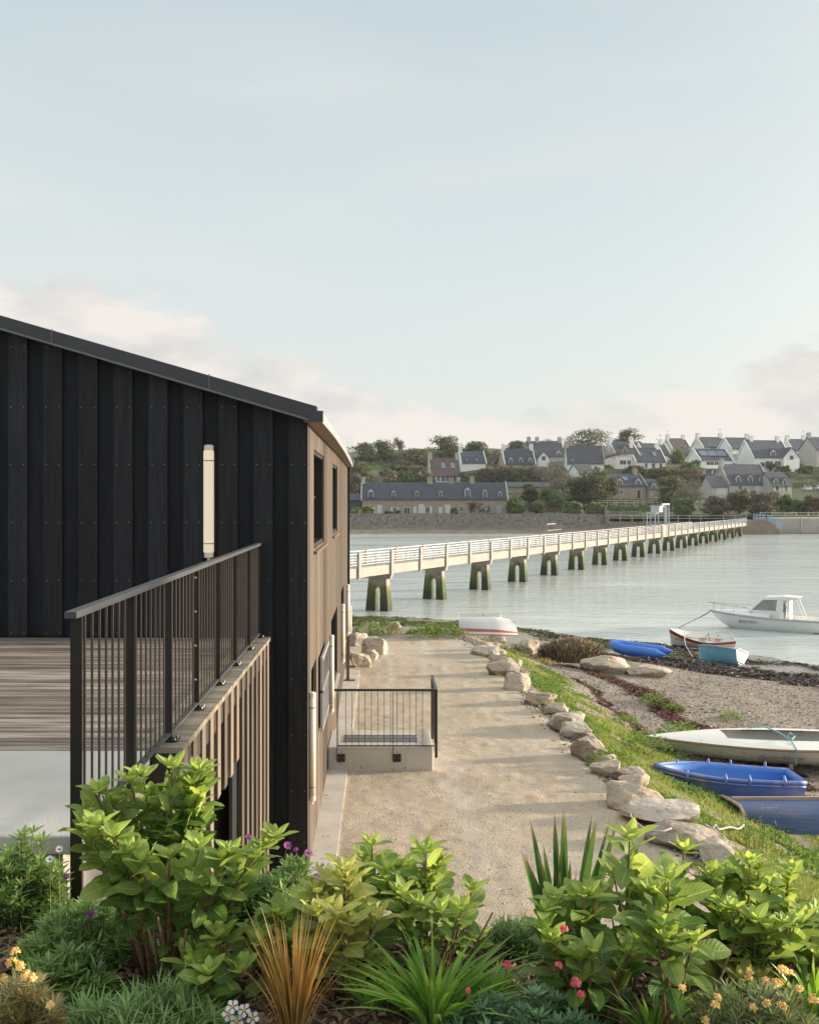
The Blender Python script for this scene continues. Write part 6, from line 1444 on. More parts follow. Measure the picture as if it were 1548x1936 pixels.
# low broad leaved weeds through the grass
_X, _Y, _Z = cands(16000, 3.2, 12, 10, 29, lambda x, y, g: (tfun(x,y) > .1)*m_grass(x,y)*np.clip(vnoise(x,y,1.0,91)*1.6+vnoise(x,y,.3,92)*.8,0,1)*(12/np.maximum(y,10)), 35, .47, .3)
s = MB()
for x, y, z in zip(_X.tolist(), _Y.tolist(), _Z.tolist()):
    a = rr.uniform(0, 6.28); d = Vector((math.cos(a), math.sin(a), rr.uniform(.1, 1.0))).normalized(); sd = Vector((-math.sin(a), math.cos(a), rr.gauss(0,.3))); l = rr.uniform(.03, .10); c = Vector((x, y, z+rr.uniform(0,.04)))
    s.add([c, c+d*l*.55+sd*l*.3, c+d*l, c+d*l*.5-sd*l*.3], [(0,1,2),(0,2,3)], 0, rr.random())
tag(s.build('low_weeds', M_GRASSD), 'low broad leaved weeds growing through the grass of the slope', 'weeds', kind='stuff')
def weed_clumps(pts, n, name, label, r_=.35, h_=.22, leaf=.05, mat=None, group=None, kind=None):
    outs = []
    for j, (px, py, sc) in enumerate(pts):
        g = ground_px(px, py); q = random.Random(int(px*3+py)); R_, H_ = r_*sc, h_*sc; s = MB()
        for i in range(int(n*sc*sc)+40):
            a = q.uniform(0, 6.28); d = q.random()**.6; rad = R_*d; h = H_*(1-d*d*.8)*q.uniform(.3, 1); c = Vector((math.cos(a)*rad, math.sin(a)*rad, h))
            dr = Vector((math.cos(a+q.gauss(0,.7)), math.sin(a+q.gauss(0,.7)), q.uniform(-.1, .9))).normalized(); sd = dr.cross(Vector((0,0,1))); sd = sd.normalized() if sd.length > .1 else Vector((1,0,0)); l = leaf*q.uniform(.6, 1.5)
            up = sd.cross(dr)*l*.15
            s.add([c, c+dr*l*.5+sd*l*.35+up, c+dr*l*1.1, c+dr*l*.5-sd*l*.35+up], [(0,1,2),(0,2,3)], 0, q.random()*.8+.2*(h/H_))
        o = s.build('foliage', mat or M_GRASSD); e_ = empty(name, tuple(g), label=label[j] if isinstance(label, (list, tuple)) else label, cat='weed', group=group); o.parent = e_; outs.append(e_)
    return outs
weed_clumps([(1215,1425,1.2),(1262,1420,1.0),(1285,1402,1.25),(1180,1370,.7),(1232,1332,.8),(1272,1345,.6),(1380,1362,.6),(1158,1450,.9),(1480,1440,.8),(1528,1450,.9),(1395,1435,.7)], 260, 'leafy_weed',
  ['bushy green weed left of the bow of the cream sailing dinghy','green weed just below the tip of the cream dinghy','tall leafy weed growing up in front of the cream dinghy bow','low green weed on the grass strip beside the sixth boulder','green weed at the edge of the wrack line','small weed right of the wrack line weed','small green weed alone on the beach pebbles','weed behind the fourth boulder','green weed under the trailer frame','green weed at the right edge behind the blue dinghy','green weed beside the trailer wheel'], .42, .34, .065)
weed_clumps([(738,1193,1.0),(700,1197,.9),(822,1204,1.1),(848,1203,.8),(935,1212,.8),(985,1232,.7),(797,1206,.9)], 200, 'shore_tuft',
  ['green tuft between the reddish boulder and the boulder pile','low green plant behind the boulder pile','bushy tuft at the end of the path left of the upturned boat','yellowish tuft touching the transom of the upturned boat','green plant beside the small orange boulder','green plant at the foot of the pyramid boulder','tuft in the middle of the grass at the path end'], .55, .42, .09)
# dry bush with seed heads
g = ground_px(1078, 1250); e = empty('dry_bush', tuple(g), label='large grey brown dry bush with seed heads on the beach', cat='bush'); q = random.Random(4); s = MB()
for i in range(2600):
    a = q.uniform(0, 6.28); d = q.random()**.6; bx_, by_ = math.cos(a)*d*.95, math.sin(a)*d*.5; H_ = .85*(1-.45*d*d)*q.uniform(.5, 1.05); l = Vector((bx_*.28+q.gauss(0,.06), by_*.28+q.gauss(0,.06), 0)); w_ = Vector((math.cos(a+1.6), math.sin(a+1.6), 0))*.011; p = Vector((bx_, by_, -.05)); m_ = p+l*.5+Vector((0,0,H_*.6)); t = p+l+Vector((0,0,H_))
    s.add([p-w_, p+w_, m_+w_, m_-w_, t+w_*1.8, t-w_*1.8], [(0,1,2,3),(3,2,4,5)], 0, q.random()*.6+.4*(H_ > .6))
s.build('stems', leafmat('dry_stems', (.10,.085,.05), (.33,.27,.18), .8, .2)).parent = e

def pick_dry(n):
    x, y, z = cands(n, -.5, 1.6, 10.2, 16.5, lambda x, y, g: np.clip(vnoise(x, y, .5, 95)*1.2+vnoise(x, y, .15, 96)*.6-.15+1.2*np.exp(-((x+.47)/.05)**2)+.7*np.exp(-((y-14.26)/.08)**2)*(x < .85), 0, 1)*(~((y > 14.28) & (y < 15.4) & (x < .8))), 36, 1, 9); return x, y, zpath(x, y), np.ones(len(x))
blades('dry_tufts', 2600, pick_dry, .006, .028, .004, leafmat('dry_path_grass', (.30,.22,.10), (.50,.40,.20), .8, .2, spec=.1), 'short dry tufts of grass on the path beside the landing')
# ------------------------------------------------------------------ garden bed in the foreground
BEDZ = -1.75
M_SOIL = pm('dark_soil', (.045,.03,.02), (.08,.055,.038), 9, .95, .8, 30, coord='World', dist=.02)
M_MULCH = pm('bark_mulch', (.10,.055,.032), (.20,.125,.08), 20, .85, .5, 60, coord='World', varc=.75, dist=.003)
def zbed(x, y): return np.interp(y, [-30, 3.9, 7.2, 12], [-1.72, -1.78, -4.3, -6.5]) + vnoise(x, y, .5, 81)*.035*(y < 4.3) + vnoise(x, y, .15, 82)*.012
bedx = axis([(-1.40,4.6,.05),(4.6,9,.3)])
tag(grid_mesh('garden_bed', bedx, axis([(-3,2.2,.3),(2.2,4.5,.05),(4.5,7.3,.2)]), zbed, M_SOIL), 'soil of the planted garden bed above the path', 'garden bed', kind='structure')
tag(grid_mesh('garden_bed_side', axis([(-9,-1.405,.2)]), axis([(-3,4.25,.2)]), zbed, M_SOIL), 'soil of the planted bed in front of the white slab', 'garden bed', kind='structure')
G = random.Random(99)
s = MB()
for i in range(9500):
    y = 2.6+G.random()*1.65; x = G.uniform(-.56, .56)*y+.15*y
    if x < -1.38 and y > 4.2: continue
    z = float(zbed(x, y))+G.uniform(0, .018); l = G.uniform(.008, .026); w_ = l*G.uniform(.2, .5); t = G.uniform(.001, .004)
    M_ = Matrix.Translation((x, y, z)) @ Euler((G.gauss(0,.35), G.gauss(0,.35), G.uniform(0, 6.28))).to_matrix().to_4x4()
    s.box(-l, -w_, -t, l, w_, t, 0, G.random(), M_)
tag(s.build('bark_mulch', M_MULCH), 'brown bark chip mulch covering the soil of the garden bed', 'mulch', kind='stuff')
s = MB()
for i in range(700):
    y = 2.7+G.random()*1.5; x = G.uniform(-.42, .1)*y if G.random() < .7 else G.uniform(-.4, .5)*y; z = float(zbed(x, y))+G.uniform(.005, .04); a = G.uniform(0, 6.28); l = G.uniform(.03, .10)
    d = Vector((math.cos(a), math.sin(a), G.gauss(0,.15)))*l; s.tube([Vector((x,y,z))-d, Vector((x,y,z+.008)), Vector((x,y,z))+d], .0012, 3, 0, G.random(), cap=False)
tag(s.build('dry_stalks', pm('straw', (.16,.11,.075), (.30,.23,.16), 20, .9, varc=.4)), 'thin dry stalks and straw lying on the mulch', 'straw', kind='stuff')

# leaf materials
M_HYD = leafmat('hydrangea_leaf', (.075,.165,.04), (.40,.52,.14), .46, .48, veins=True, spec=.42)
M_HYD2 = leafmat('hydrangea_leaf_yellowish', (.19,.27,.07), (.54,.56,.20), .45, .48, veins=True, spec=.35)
M_OST = leafmat('daisy_bush_leaf', (.075,.155,.045), (.27,.41,.13), .5, .3)
M_GREYG = leafmat('blue_green_cover_leaf', (.085,.175,.06), (.24,.38,.13), .55, .25)
M_IRIS = leafmat('iris_blade', (.045,.13,.035), (.13,.26,.07), .35, .3, tip=(.30,.25,.12))
M_STRAP = leafmat('strap_leaf', (.11,.25,.04), (.30,.50,.10), .4, .4, tip=(.25,.22,.09))
M_CAREX = leafmat('orange_sedge_blade', (.19,.13,.035), (.48,.32,.10), .45, .35)
M_ROS = leafmat('dark_rosette_leaf', (.035,.10,.045), (.13,.25,.11), .4, .15, spec=.5)
M_ERY = leafmat('wallflower_leaf', (.075,.125,.05), (.25,.30,.13), .55, .3)
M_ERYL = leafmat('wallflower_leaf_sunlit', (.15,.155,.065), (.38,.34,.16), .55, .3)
M_STEMB = pm('hydrangea_stem', (.12,.065,.035), (.22,.13,.07), 20, .7, .3, 60)
M_STEMD = pm('dead_stem', (.36,.26,.17), (.26,.17,.10), 20, .8, .3, 60)
M_STEMG = pm('green_stem', (.10,.14,.04), (.16,.18,.07), 20, .7)
def flm(name, a, b): return leafmat(name, a, b, .6, .35, spec=.2)
M_FPUR = flm('purple_petal', (.22,.05,.20), (.42,.16,.42)); M_FWHT = flm('white_petal', (.62,.62,.64), (.78,.78,.76)); M_FYEL = flm('yellow_petal', (.60,.44,.12), (.78,.66,.34)); M_FPNK = flm('pink_petal', (.50,.04,.08), (.72,.22,.26))
def _shape(t, kind):
    if kind == 'ovate': return (t**.55)*((1-t)**.72)*1.72
    if kind == 'spat': return (t**1.0)*((1-t)**.42)*1.75
    if kind == 'lance': return (t**.6)*((1-t)**.6)*1.52
    return 1.0
def leaf(s, base, d, up, L_, W, curl=.25, fold=.25, var=.5, n=6, across=2, kind='ovate', wav=0.0):
    d = d.normalized(); side = d.cross(up)
    side = side.normalized() if side.length > .05 else d.orthogonal().normalized()
    up = side.cross(d).normalized(); b0 = len(s.v); m = across*2+1; ph = G.uniform(0, 6)
    for i in range(n+1):
        t = i/n; w_ = W*.5*_shape(min(.999, max(.001, t)), kind); ang = curl*t*1.6
        c = base + d*(L_*t*(1-.12*curl*t)) - up*(curl*L_*t*t*.55)
        upl = (up*math.cos(ang)+d*math.sin(ang))
        for j in range(m):
            u = (j-across)/across; z = fold*abs(u)*w_ - .35*fold*w_*u*u + wav*w_*math.sin(t*14+ph+u*2)*abs(u)
            s.v.append(tuple(c+side*(w_*u)+upl*z)); s.uv[b0+i*m+j] = (t, u)
    for i in range(n):
        for j in range(m-1):
            a = b0+i*m+j; s.face((a, a+1, a+1+m, a+m), 0, var)
def on_bed(px, base_y):
    D = -BEDZ*F/(base_y-PY); x = wx(px, D); return Vector((x, D, float(zbed(x, D)) if D < 4.4 else hz(x, D)))
def hydrangea(px, base_y, top_y, wpx, label, nst=9, mat=None, leafL=.115, bare=.35, lean=0.0, dens=1.0, base_w=.25, up_shift=0.0, Dtop=None):
    p0 = on_bed(px, base_y); D = p0.y; H_ = (base_y-top_y)*D/F; W_ = wpx*D/F
    e = empty('hydrangea', tuple(p0), label=label, cat='hydrangea'); st, lf = MB(), MB()
    for k in range(nst):
        a = 2*math.pi*(k+G.random()*.7)/nst; q = math.sqrt((k+.5)/nst); tx = math.cos(a)*q*(W_*.5-.05); ty = math.sin(a)*q*min(W_*.5, .35)*.8
        h = H_*(1-.28*q*q)*G.uniform(.86, 1.02) - .03
        if k == 0: tx *= .3; h = H_-.03
        b = Vector((tx*base_w+G.gauss(0,.02), ty*base_w+G.gauss(0,.02), -.03)); tip = Vector((tx+lean*H_, ty, h-.02)); mid = (b*.45+tip*.55)+Vector((-(tx)*.12, 0, h*.08))
        pts = []
        for i in range(9):
            t = i/8; pts.append((1-t)**2*b+2*t*(1-t)*mid+t*t*tip)
        r0 = .0065; st.tube(pts, [r0*(1-.55*i/8) for i in range(9)], 6)
        ang = G.uniform(0, 3.14); t = bare+G.uniform(-.1, .1); ln = (tip-b).length; step = .052/ln/dens
        while t < .93:
            f = max(0, min(1, (t-bare)/(1-bare))); i = int(t*8); pp = pts[i].lerp(pts[min(8, i+1)], t*8-i)
            for sg_ in (0, math.pi):
                aa = ang+sg_+G.gauss(0,.22); el = math.radians(G.uniform(-5, 52)+f*20); d = Vector((math.cos(aa)*math.cos(el), math.sin(aa)*math.cos(el), math.sin(el)))
                L_ = leafL*(.72+.4*math.sin(math.pi*min(1, f*.9+.12)))*G.uniform(.78, 1.12)
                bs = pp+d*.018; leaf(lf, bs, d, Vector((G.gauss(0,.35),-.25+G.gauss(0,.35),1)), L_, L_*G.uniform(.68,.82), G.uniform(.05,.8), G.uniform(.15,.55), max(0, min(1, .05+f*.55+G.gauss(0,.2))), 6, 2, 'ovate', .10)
                if G.random() < .35*f:   # axillary shoot
                    d2 = (d+Vector((0,0,1.2))).normalized()
                    for q2 in (-1, 1): leaf(lf, pp+d2*.01, (d2+d.cross(Vector((0,0,1)))*q2*.6).normalized(), Vector((0,0,1)), L_*.5, L_*.28, .2, .4, min(1, .6+G.random()*.3), 5, 1)
            ang += math.pi/2+G.gauss(0,.15); t += step
        for j in range(9):   # crown of young leaves
            aa = j*2.4+ang; el = math.radians(22+j*7.5+G.uniform(-8,8)); d = Vector((math.cos(aa)*math.cos(el), math.sin(aa)*math.cos(el), math.sin(el))); L_ = leafL*(1.0-.085*j)*G.uniform(.85,1.1)
            leaf(lf, pts[8]+d*.006, d, Vector((0,0,1)), L_, L_*.66, G.uniform(-.1,.35), .45, min(1, .55+j*.06+G.gauss(0,.1)), 6, 2, 'ovate', .08)
    for i in range(int(nst*.5)):   # last year's bare sticks
        a = G.uniform(0, 6.28); q = G.uniform(.02,.12); b = Vector((math.cos(a)*q, math.sin(a)*q, -.03)); t_ = b*G.uniform(1.5,3)+Vector((0,0,H_*G.uniform(.3,.65))); t_.z = H_*G.uniform(.25,.6); st.tube([b, (b+t_)/2+Vector((.01,0,0)), t_], [.0045,.004,.0035], 5)
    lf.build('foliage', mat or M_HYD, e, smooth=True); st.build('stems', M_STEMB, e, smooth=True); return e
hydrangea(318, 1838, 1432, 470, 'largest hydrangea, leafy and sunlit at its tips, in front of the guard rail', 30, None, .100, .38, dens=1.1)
hydrangea(405, 1905, 1735, 170, 'low dark green hydrangea at the foot of the largest one', 6, None, .115, .25)
hydrangea(520, 1850, 1700, 150, 'low hydrangea behind the orange sedge', 5, None, .11, .25)
hydrangea(648, 1862, 1622, 200, 'yellowish hydrangea right behind the orange sedge', 9, M_HYD2, .110, .22)
hydrangea(700, 1800, 1572, 120, 'small hydrangea between the yellowish one and the path gap', 4, None, .10, .35)
hydrangea(800, 1822, 1574, 240, 'round hydrangea standing alone before the path, left of the iris', 13, None, .098, .30)
hydrangea(1186, 1860, 1543, 120, 'tall narrow hydrangea shoot just right of the iris', 3, None, .125, .48)
hydrangea(1290, 1840, 1560, 110, 'slim hydrangea shoot in front of the nearest path boulder', 3, None, .11, .45)
hydrangea(1412, 1868, 1580, 250, 'broad hydrangea at the right, under the upturned blue boat', 16, None, .10, .28)
hydrangea(1100, 1905, 1650, 260, 'spreading hydrangea below the iris with pale twigs', 12, None, .10, .22)
hydrangea(1262, 1960, 1628, 150, 'hydrangea on long bare tan stems between the two right clumps', 6, None, .12, .62, base_w=.12)
hydrangea(1385, 1890, 1735, 150, 'low light green hydrangea in front of the broad right one', 5, M_HYD2, .115, .22)
hydrangea(1548, 1872, 1690, 130, 'hydrangea cut by the right edge of the photograph', 5, None, .11, .3)
hydrangea(590, 1800, 1665, 150, 'green hydrangea right behind the top of the orange sedge', 6, None, .10, .25)
hydrangea(1490, 1830, 1600, 150, 'green hydrangea between the broad right one and the right edge', 7, None, .10, .3)
hydrangea(880, 1800, 1690, 110, 'low hydrangea shoots between the round hydrangea and the iris', 4, None, .09, .25)
def mound(px, base_y, top_y, wpx, label, mat, name='daisy_bush', n=260, leafL=.035, asp=.32, kind='spat', cat='bush', stemmat=None, rosette=9, flat=.55, group=None, depth=None, lift=.0):
    p0 = on_bed(px, base_y); D = p0.y; H_ = (base_y-top_y)*D/F*.98; W_ = wpx*D/F; Dp = depth or W_*.7
    e = empty(name, tuple(p0), label=label, cat=cat, group=group); st, lf = MB(), MB()
    for k in range(n):
        a = G.uniform(0, 6.28); q = G.random()**.55; x = math.cos(a)*q*W_*.5; y = math.sin(a)*q*Dp*.5; zt_ = H_*math.sqrt(max(.04, 1-q*q*.92))*(G.uniform(.5, 1.04))*(1+.18*float(vnoise(x*1.0+p0.x*3, y*1.0+p0.y*3, .09, 5)))-.02
        b = Vector((x*.45, y*.45, -.02)); tip = Vector((x, y, zt_)); d = (tip-b*.6).normalized(); d = (d+Vector((G.gauss(0,.2), G.gauss(0,.2), .25))).normalized()
        st.tube([b, b.lerp(tip, .5)+Vector((0,0,-.01)), tip], [.0025, .002, .0015], 4, cap=False); v0 = G.uniform(.15,.75)
        for j in range(rosette+6):
            if j < 6: pp = b.lerp(tip, .45+.09*j); el0 = .5
            else: pp = tip; el0 = .25+(j-6)/rosette*.95
            aa = j*2.4+a; r_ = Vector((math.cos(aa), math.sin(aa), 0)); dd = (r_*math.cos(el0)+d*math.sin(el0)*1.2).normalized(); L_ = 1.2*leafL*G.uniform(.7, 1.25)*(1.1-.35*(j-6)/rosette if j >= 6 else 1)
            leaf(lf, pp, dd, Vector((0,0,1)), L_, L_*asp*G.uniform(.8,1.2), G.uniform(-.1,.35), .3, max(0, min(1, v0+G.gauss(0,.12)+.2*(j >= 6))), 3, 1, kind)
    lf.build('foliage', mat, e, smooth=True); st.build('stems', stemmat or M_STEMG, e, smooth=True); return e
os_ = {}
os_['left'] = mound(42, 1735, 1545, 190, 'tall green daisy bush at the left edge by the white slab', M_OST, n=240, leafL=.042, asp=.36)
mound(160, 1815, 1712, 230, 'low spreading daisy bush in front of the concrete block', M_OST, n=170, leafL=.042, asp=.26)
os_['mid'] = mound(545, 1745, 1618, 250, 'daisy bush with purple flowers below the corner of the timber building', M_OST, n=300, leafL=.038, asp=.32)
mound(640, 1720, 1625, 200, 'daisy bush right of the building corner behind the yellowish hydrangea', M_OST, n=200, leafL=.036, asp=.32)
mound(455, 1750, 1650, 170, 'daisy bush half hidden behind the largest hydrangea', M_OST, n=170, leafL=.038, asp=.32)
mound(270, 1975, 1840, 330, 'blue green grassy cover plant at the bottom left', M_GREYG, name='ground_cover_plant', cat='plant', n=170, leafL=.075, asp=.10, kind='lance', rosette=7)
mound(120, 1880, 1800, 190, 'small leafy cover plant left of the blue green one', M_OST, name='ground_cover_plant', cat='plant', n=110, leafL=.045, asp=.26)
mound(968, 1782, 1712, 120, 'grey green narrow leaved tuft at the edge of the path, left of the iris', M_GREYG, name='lavender', cat='lavender', n=130, leafL=.05, asp=.11, kind='lance', rosette=6)
ros = mound(985, 1975, 1842, 300, 'dark green rosette shrub with pink flowers at the bottom centre', M_ROS, name='rosette_shrub', cat='shrub', n=120, leafL=.042, asp=.26, kind='lance', rosette=15)
er1 = mound(1420, 2010, 1848, 290, 'grey green wallflower with yellow flowers at the bottom right', M_ERY, name='wallflower', cat='wallflower', n=260, leafL=.040, asp=.18, kind='lance', rosette=11)
er2 = mound(28, 2020, 1830, 190, 'sunlit yellow wallflower in the bottom left corner', M_ERYL, name='wallflower', cat='wallflower', n=190, leafL=.040, asp=.2, kind='lance', rosette=11)
def bladed(px, base_y, top_y, wpx, label, name, cat, n, w_, mat, arch=.5, spread=1.0, stiff=False, depth=.6, hv=(.55,1.0), seg=7, fold=.35):
    p0 = on_bed(px, base_y); D = p0.y; H_ = (base_y-top_y)*D/F; W_ = wpx*D/F; e = empty(name, tuple(p0), label=label, cat=cat); s = MB()
    for k in range(n):
        a = G.uniform(0, 6.28); q = G.random()**.6; rx = math.cos(a)*q; ry = math.sin(a)*q*depth; h = H_*G.uniform(*hv)
        b = Vector((rx*W_*(.28 if stiff else .10), ry*W_*(.28 if stiff else .10), -.02)); out_ = Vector((rx, ry, 0))*W_*.5*spread; b0 = len(s.v); sd = Vector((-ry+G.gauss(0,.5), rx+G.gauss(0,.5), 0)).normalized() if not stiff else Vector((1, G.gauss(0,.4), 0)).normalized(); v = G.random(); bend = arch*G.uniform(.4,1.2)
        for i in range(seg+1):
            t = i/seg; c = b+out_*(t**(1.7 if not stiff else 1.2))*(1+bend*t*.3) + Vector((0,0,h*(t-bend*.38*t**3)))
            wd = w_*.5*(.55+.9*t if t < .35 else .87*(1-((t-.35)/.65)**2.2)+.02); up = Vector((-rx,-ry,.3))
            for j, u in enumerate((-1, 0, 1)): s.v.append(tuple(c+sd*wd*u+up*wd*fold*abs(u))); s.uv[b0+i*3+j] = (t, u)
        for i in range(seg):
            for j in range(2): q_ = b0+i*3+j; s.face((q_, q_+1, q_+4, q_+3), 0, v)
    s.build('leaves', mat, e, smooth=True); return e
bladed(1066, 1778, 1488, 165, 'clump of upright sword leaved iris in front of the path', 'iris_clump', 'iris', 48, .034, M_IRIS, .08, .85, True, .5, (.45,1.0))
bladed(820, 1925, 1722, 370, 'arching strap leaved clump at the centre of the bed', 'strap_leaved_clump', 'plant', 130, .021, M_STRAP, .75, 1.0, False, .7, (.55,1.05), 9)
bladed(1235, 1955, 1800, 200, 'narrow bladed clump between the bare tan stems', 'strap_leaved_clump', 'plant', 60, .012, M_STRAP, .6, 1.0, False, .7)
bladed(700, 1900, 1790, 170, 'small strap leaved clump left of the big one', 'strap_leaved_clump', 'plant', 45, .016, M_STRAP, .7, 1.0, False, .7)
bladed(930, 1870, 1775, 190, 'smaller strap leaved clump right of the centre one', 'strap_leaved_clump', 'plant', 55, .019, M_STRAP, .8, 1.0, False, .7)
bladed(1535, 1925, 1745, 190, 'strap leaved clump at the right edge of the bed', 'strap_leaved_clump', 'plant', 48, .020, M_STRAP, .6, 1.0, False, .7)
bladed(556, 1985, 1678, 175, 'orange brown sedge tuft at the bottom of the bed', 'orange_sedge', 'sedge', 170, .0062, M_CAREX, .35, 1.0, False, .8, (.55,1.05), 8)
bladed(345, 1875, 1770, 120, 'thin grassy tuft among the stems of the largest hydrangea', 'grass_tuft', 'grass tuft', 50, .006, M_GREYG, .5, .9, False, .7)
bladed(60, 1830, 1745, 140, 'thin grassy tuft by the left edge', 'grass_tuft', 'grass tuft', 40, .006, M_STRAP, .6, .9, False, .7)
# small self sown seedlings and creeping leaves over the mulch
s = MB()
for i in range(420):
    y = 2.75+G.random()*1.35; x = G.uniform(-.46, .46)*y+.12*y
    if float(vnoise(x, y, .35, 93)) < -.05: continue
    c = Vector((x, y, float(zbed(x, y)))); k = G.randint(4, 9); L0 = G.uniform(.02, .05); v = G.uniform(.1, .8)
    for j in range(k):
        a = j*2.4+i; leaf(s, c+Vector((0,0,.01)), Vector((math.cos(a), math.sin(a), G.uniform(.2,1.2))), Vector((0,0,1)), L0*G.uniform(.7,1.3), L0*G.uniform(.2,.45), .3, .3, max(0,min(1,v+G.gauss(0,.1))), 3, 1, 'spat')
tag(s.build('seedlings', M_OST, smooth=True), 'small seedlings and creeping leaves scattered over the mulch', 'seedlings', kind='stuff')
# flowers: each a part of its plant
def daisy(plant, px, py, D, r, pm_, cm, face=(0,-.5,.9), np_=16, lng=.42, closed=.0, stalk=.12):
    o = plant.location; c = at(px, py, D)-o; s = MB(); nrm = Vector(face).normalized(); a = nrm.orthogonal().normalized(); b = nrm.cross(a)
    for k in range(np_):
        t = 2*math.pi*k/np_; d = (a*math.cos(t)+b*math.sin(t)+nrm*closed).normalized(); leaf(s, c+d*r*.2, d, nrm, r*.85, r*lng, .1, .2, G.random(), 3, 1, 'spat')
    fo = s.build('flower', pm_, plant, smooth=True)
    s = MB(); s.tube([c-nrm*.004, c+nrm*.004, c+nrm*.006], [r*.24, r*.22, r*.1], 8); s.build('flower_centre', cm, fo)
    s = MB(); s.tube([c-nrm*.004, c-nrm*stalk*.4-Vector((0,0,stalk*.3)), c-Vector((0,-.01,stalk))], .0016, 4); s.build('flower_stalk', M_STEMG, fo)
M_CPUR = pm('purple_centre', (.08,.02,.09)); M_CYEL = pm('yellow_centre', (.55,.33,.05))
for px, py, r, cl in ((543,1600,.020,.5),(560,1609,.016,1.2),(583,1613,.019,.2),(553,1658,.018,.3),(598,1658,.019,.1),(545,1653,.014,1.0)): daisy(os_['mid'], px, py, 3.93, r, M_FPUR, M_CPUR, (G.gauss(0,.3),-.6,.8), 14, .4, cl)
for px, py, r in ((470,1584,.016),(502,1606,.014)): daisy(os_['mid'], px, py, 3.85, r, M_FPUR, M_CPUR, (0,-.4,.8), 14, .4, .8, .2)
for px, py, r in ((95,1625,.017),(113,1606,.016)): daisy(os_['left'], px, py, 3.85, r, M_FWHT, M_CPUR, (.2,-.6,.8), 16, .38, .3, .25)
for px, py, r in ((172,1730,.019),(126,1659,.016)): daisy(os_['left'], px, py, 3.55, r, M_FPUR, M_CPUR, (.1,-.5,.8), 16, .38, .6, .2)
def cluster(plant, px, py, D, r, mat, n=14, pr=.011):
    o = plant.location; c0 = at(px, py, D)-o; s = MB()
    for k in range(n):
        d = Vector((G.gauss(0,1), G.gauss(0,1)-.3, abs(G.gauss(0,.8))+.2)).normalized(); c = c0+d*r*G.uniform(.5, 1); a = d.orthogonal().normalized(); b = d.cross(a); rr_ = G.uniform(0, 6)
        for j in range(4):
            t = rr_+j*1.57; e_ = (a*math.cos(t)+b*math.sin(t)+d*.15).normalized(); leaf(s, c, e_, d, pr*G.uniform(.9,1.3), pr*1.0, .2, .15, G.random(), 3, 1, 'spat')
    fo = s.build('flower_cluster', mat, plant, smooth=True)
    s = MB(); s.tube([c0, c0-Vector((0,-.01,.02)), c0-Vector((0,-.03,.05))], .0022, 5); s.build('flower_stalk', M_STEMG, fo)
for px, py, r, n in ((1065,1757,.014,16),(958,1826,.015,16),(1056,1826,.012,12),(1088,1860,.018,20),(1098,1880,.012,9),(885,1872,.006,5)): cluster(ros, px, py, 2.95, r, M_FPNK, n, .008)
for px, py, r, n in ((1478,1835,.016,12),(1468,1862,.020,15),(1492,1842,.012,8),(1447,1857,.013,9),(1416,1838,.010,8),(1537,1892,.018,12),(1478,1905,.014,9),(1448,1897,.010,7),(1352,1900,.012,7),(1332,1930,.012,7),(1290,1870,.010,6),(1355,1886,.009,5),(1415,1850,.009,6),(1424,1905,.010,6),(1510,1870,.009,6)): cluster(er1, px, py, 2.85, r, M_FYEL, n, .010)
for px, py, r, n in ((30,1800,.014,10),(22,1822,.016,12),(38,1828,.014,10),(48,1846,.016,12),(60,1850,.012,8),(8,1850,.012,8),(96,1902,.012,8)): cluster(er2, px, py, 2.85, r, M_FYEL, n, .011)
# pale primrose
p0 = on_bed(455, 1990); pr_ = empty('primrose', tuple(p0), label='small white primrose with five flowers at the bottom of the bed', cat='primrose'); s = MB()
for k in range(14):
    a = k*2.4; d = Vector((math.cos(a), math.sin(a), .5)); leaf(s, Vector((0,0,0)), d, Vector((0,0,1)), .06, .025, .4, .2, G.random(), 5, 1, 'spat')
s.build('foliage', M_HYD, pr_, smooth=True)
for px, py in ((440,1903),(462,1910),(478,1925),(448,1932),(432,1918)): daisy(pr_, px, py, 2.98, .021, M_FWHT, M_CYEL, (G.gauss(0,.2),-.7,.7), 5, 1.05, 0, .06)
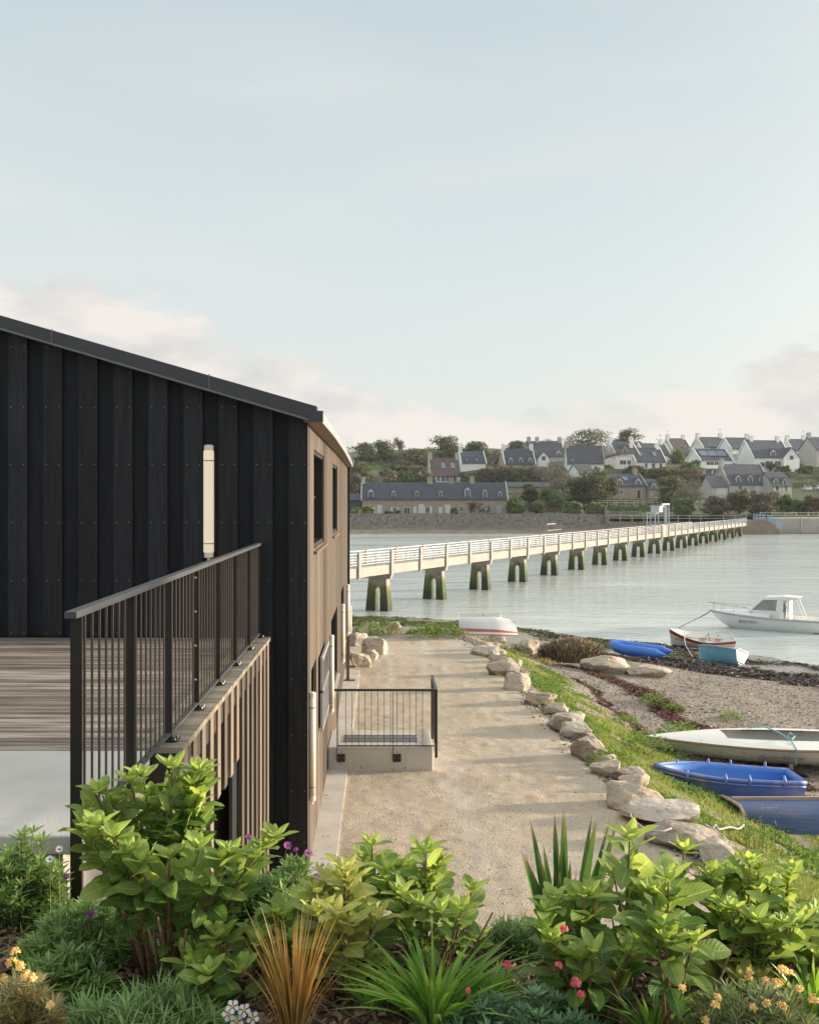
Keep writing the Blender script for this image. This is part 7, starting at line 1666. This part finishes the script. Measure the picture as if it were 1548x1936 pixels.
# tall yellowish weed sprig by the upturned boat
e = empty('wild_mustard', tuple(at(1440, 1600, 8.6)), label='thin yellowish sprig of wild mustard in front of the upturned blue boat', cat='wild plant'); s = MB(); lf = MB()
e.location.z = hz(e.location.x, e.location.y); z0 = e.location.z
for k in range(16):
    px = 1395+G.random()*95; b = Vector((G.gauss(0,.05), G.gauss(0,.05), -.05)); t_ = at(px, 1512+G.random()*70, 8.6)-e.location; m_ = b.lerp(t_, .5)+Vector((G.gauss(0,.03),0,.04)); s.tube([b, m_, t_], [.004,.003,.0015], 4)
    for j in range(22):
        q = b.lerp(m_, 0) if False else m_.lerp(t_, G.uniform(-.2,1)); d = Vector((G.gauss(0,1), G.gauss(0,1), G.gauss(0,.6)+.4)).normalized(); leaf(lf, q, d, Vector((0,0,1)), G.uniform(.015,.035), .014, .2, .2, G.random(), 3, 1, 'spat')
s.build('stems', M_STEMG, e); lf.build('leaves', leafmat('mustard_leaf', (.20,.22,.05), (.42,.40,.12), .6, .35), e)
# grass on the bank right of the bed
def pick_bank(n):
    x, y, z = cands(n, 2.6, 6.8, 5.5, 11.5, lambda x, y, g: 1.0*~((x < 3.9) & (y > 8.5)), 33, .48, .4); return x, y, z, np.ones(len(x))
blades('bank_grass', 16000, pick_bank, .06, .17, .005, M_GRASS, 'yellowish sunlit grass below the right end of the garden bed')

# unseen shrub added past the right side of the view to shade the slab
e = empty('shade_shrub', (5.0, 6.25, hz(5.0, 6.25)), label='unseen leafy shrub added beyond the right edge of the view for shade', cat='shrub'); zb_ = e.location.z; q = random.Random(77)
bl = [(q.gauss(0,.45), q.gauss(0,.5), -zb_*1.0+q.uniform(-2.0, .35), .5, .5, .42) for _ in range(16)]
clump_mesh(bl, 5200, .07, q, aspect=.6).build('crown', M_FGRN, e); s = MB()
for b in bl: s.tube([(0,0,-.1), (b[0]*.3, b[1]*.3, b[2]*.5), b[:3]], [.04,.03,.01], 6)
s.build('stems', M_BARK, e)
# ------------------------------------------------------------------ air
HAZE = True
if HAZE:
    s = MB(); s.box(-6020, -80, -13, 6020, 6020, 46); hz_ = s.build('haze', [], None)
    m = bpy.data.materials.new('air'); m.use_nodes = True; nt = m.node_tree; nt.nodes.clear(); o_ = nt.nodes.new('ShaderNodeOutputMaterial'); v = nt.nodes.new('ShaderNodeVolumePrincipled')
    v.inputs['Color'].default_value = (.84,.92,1.0,1); v.inputs['Density'].default_value = 0.00015; v.inputs['Anisotropy'].default_value = 0.0
    nt.links.new(v.outputs[0], o_.inputs['Volume']); hz_.data.materials.append(m); tag(hz_, 'thin pale sea haze over the water and the far shore', 'haze', kind='stuff')
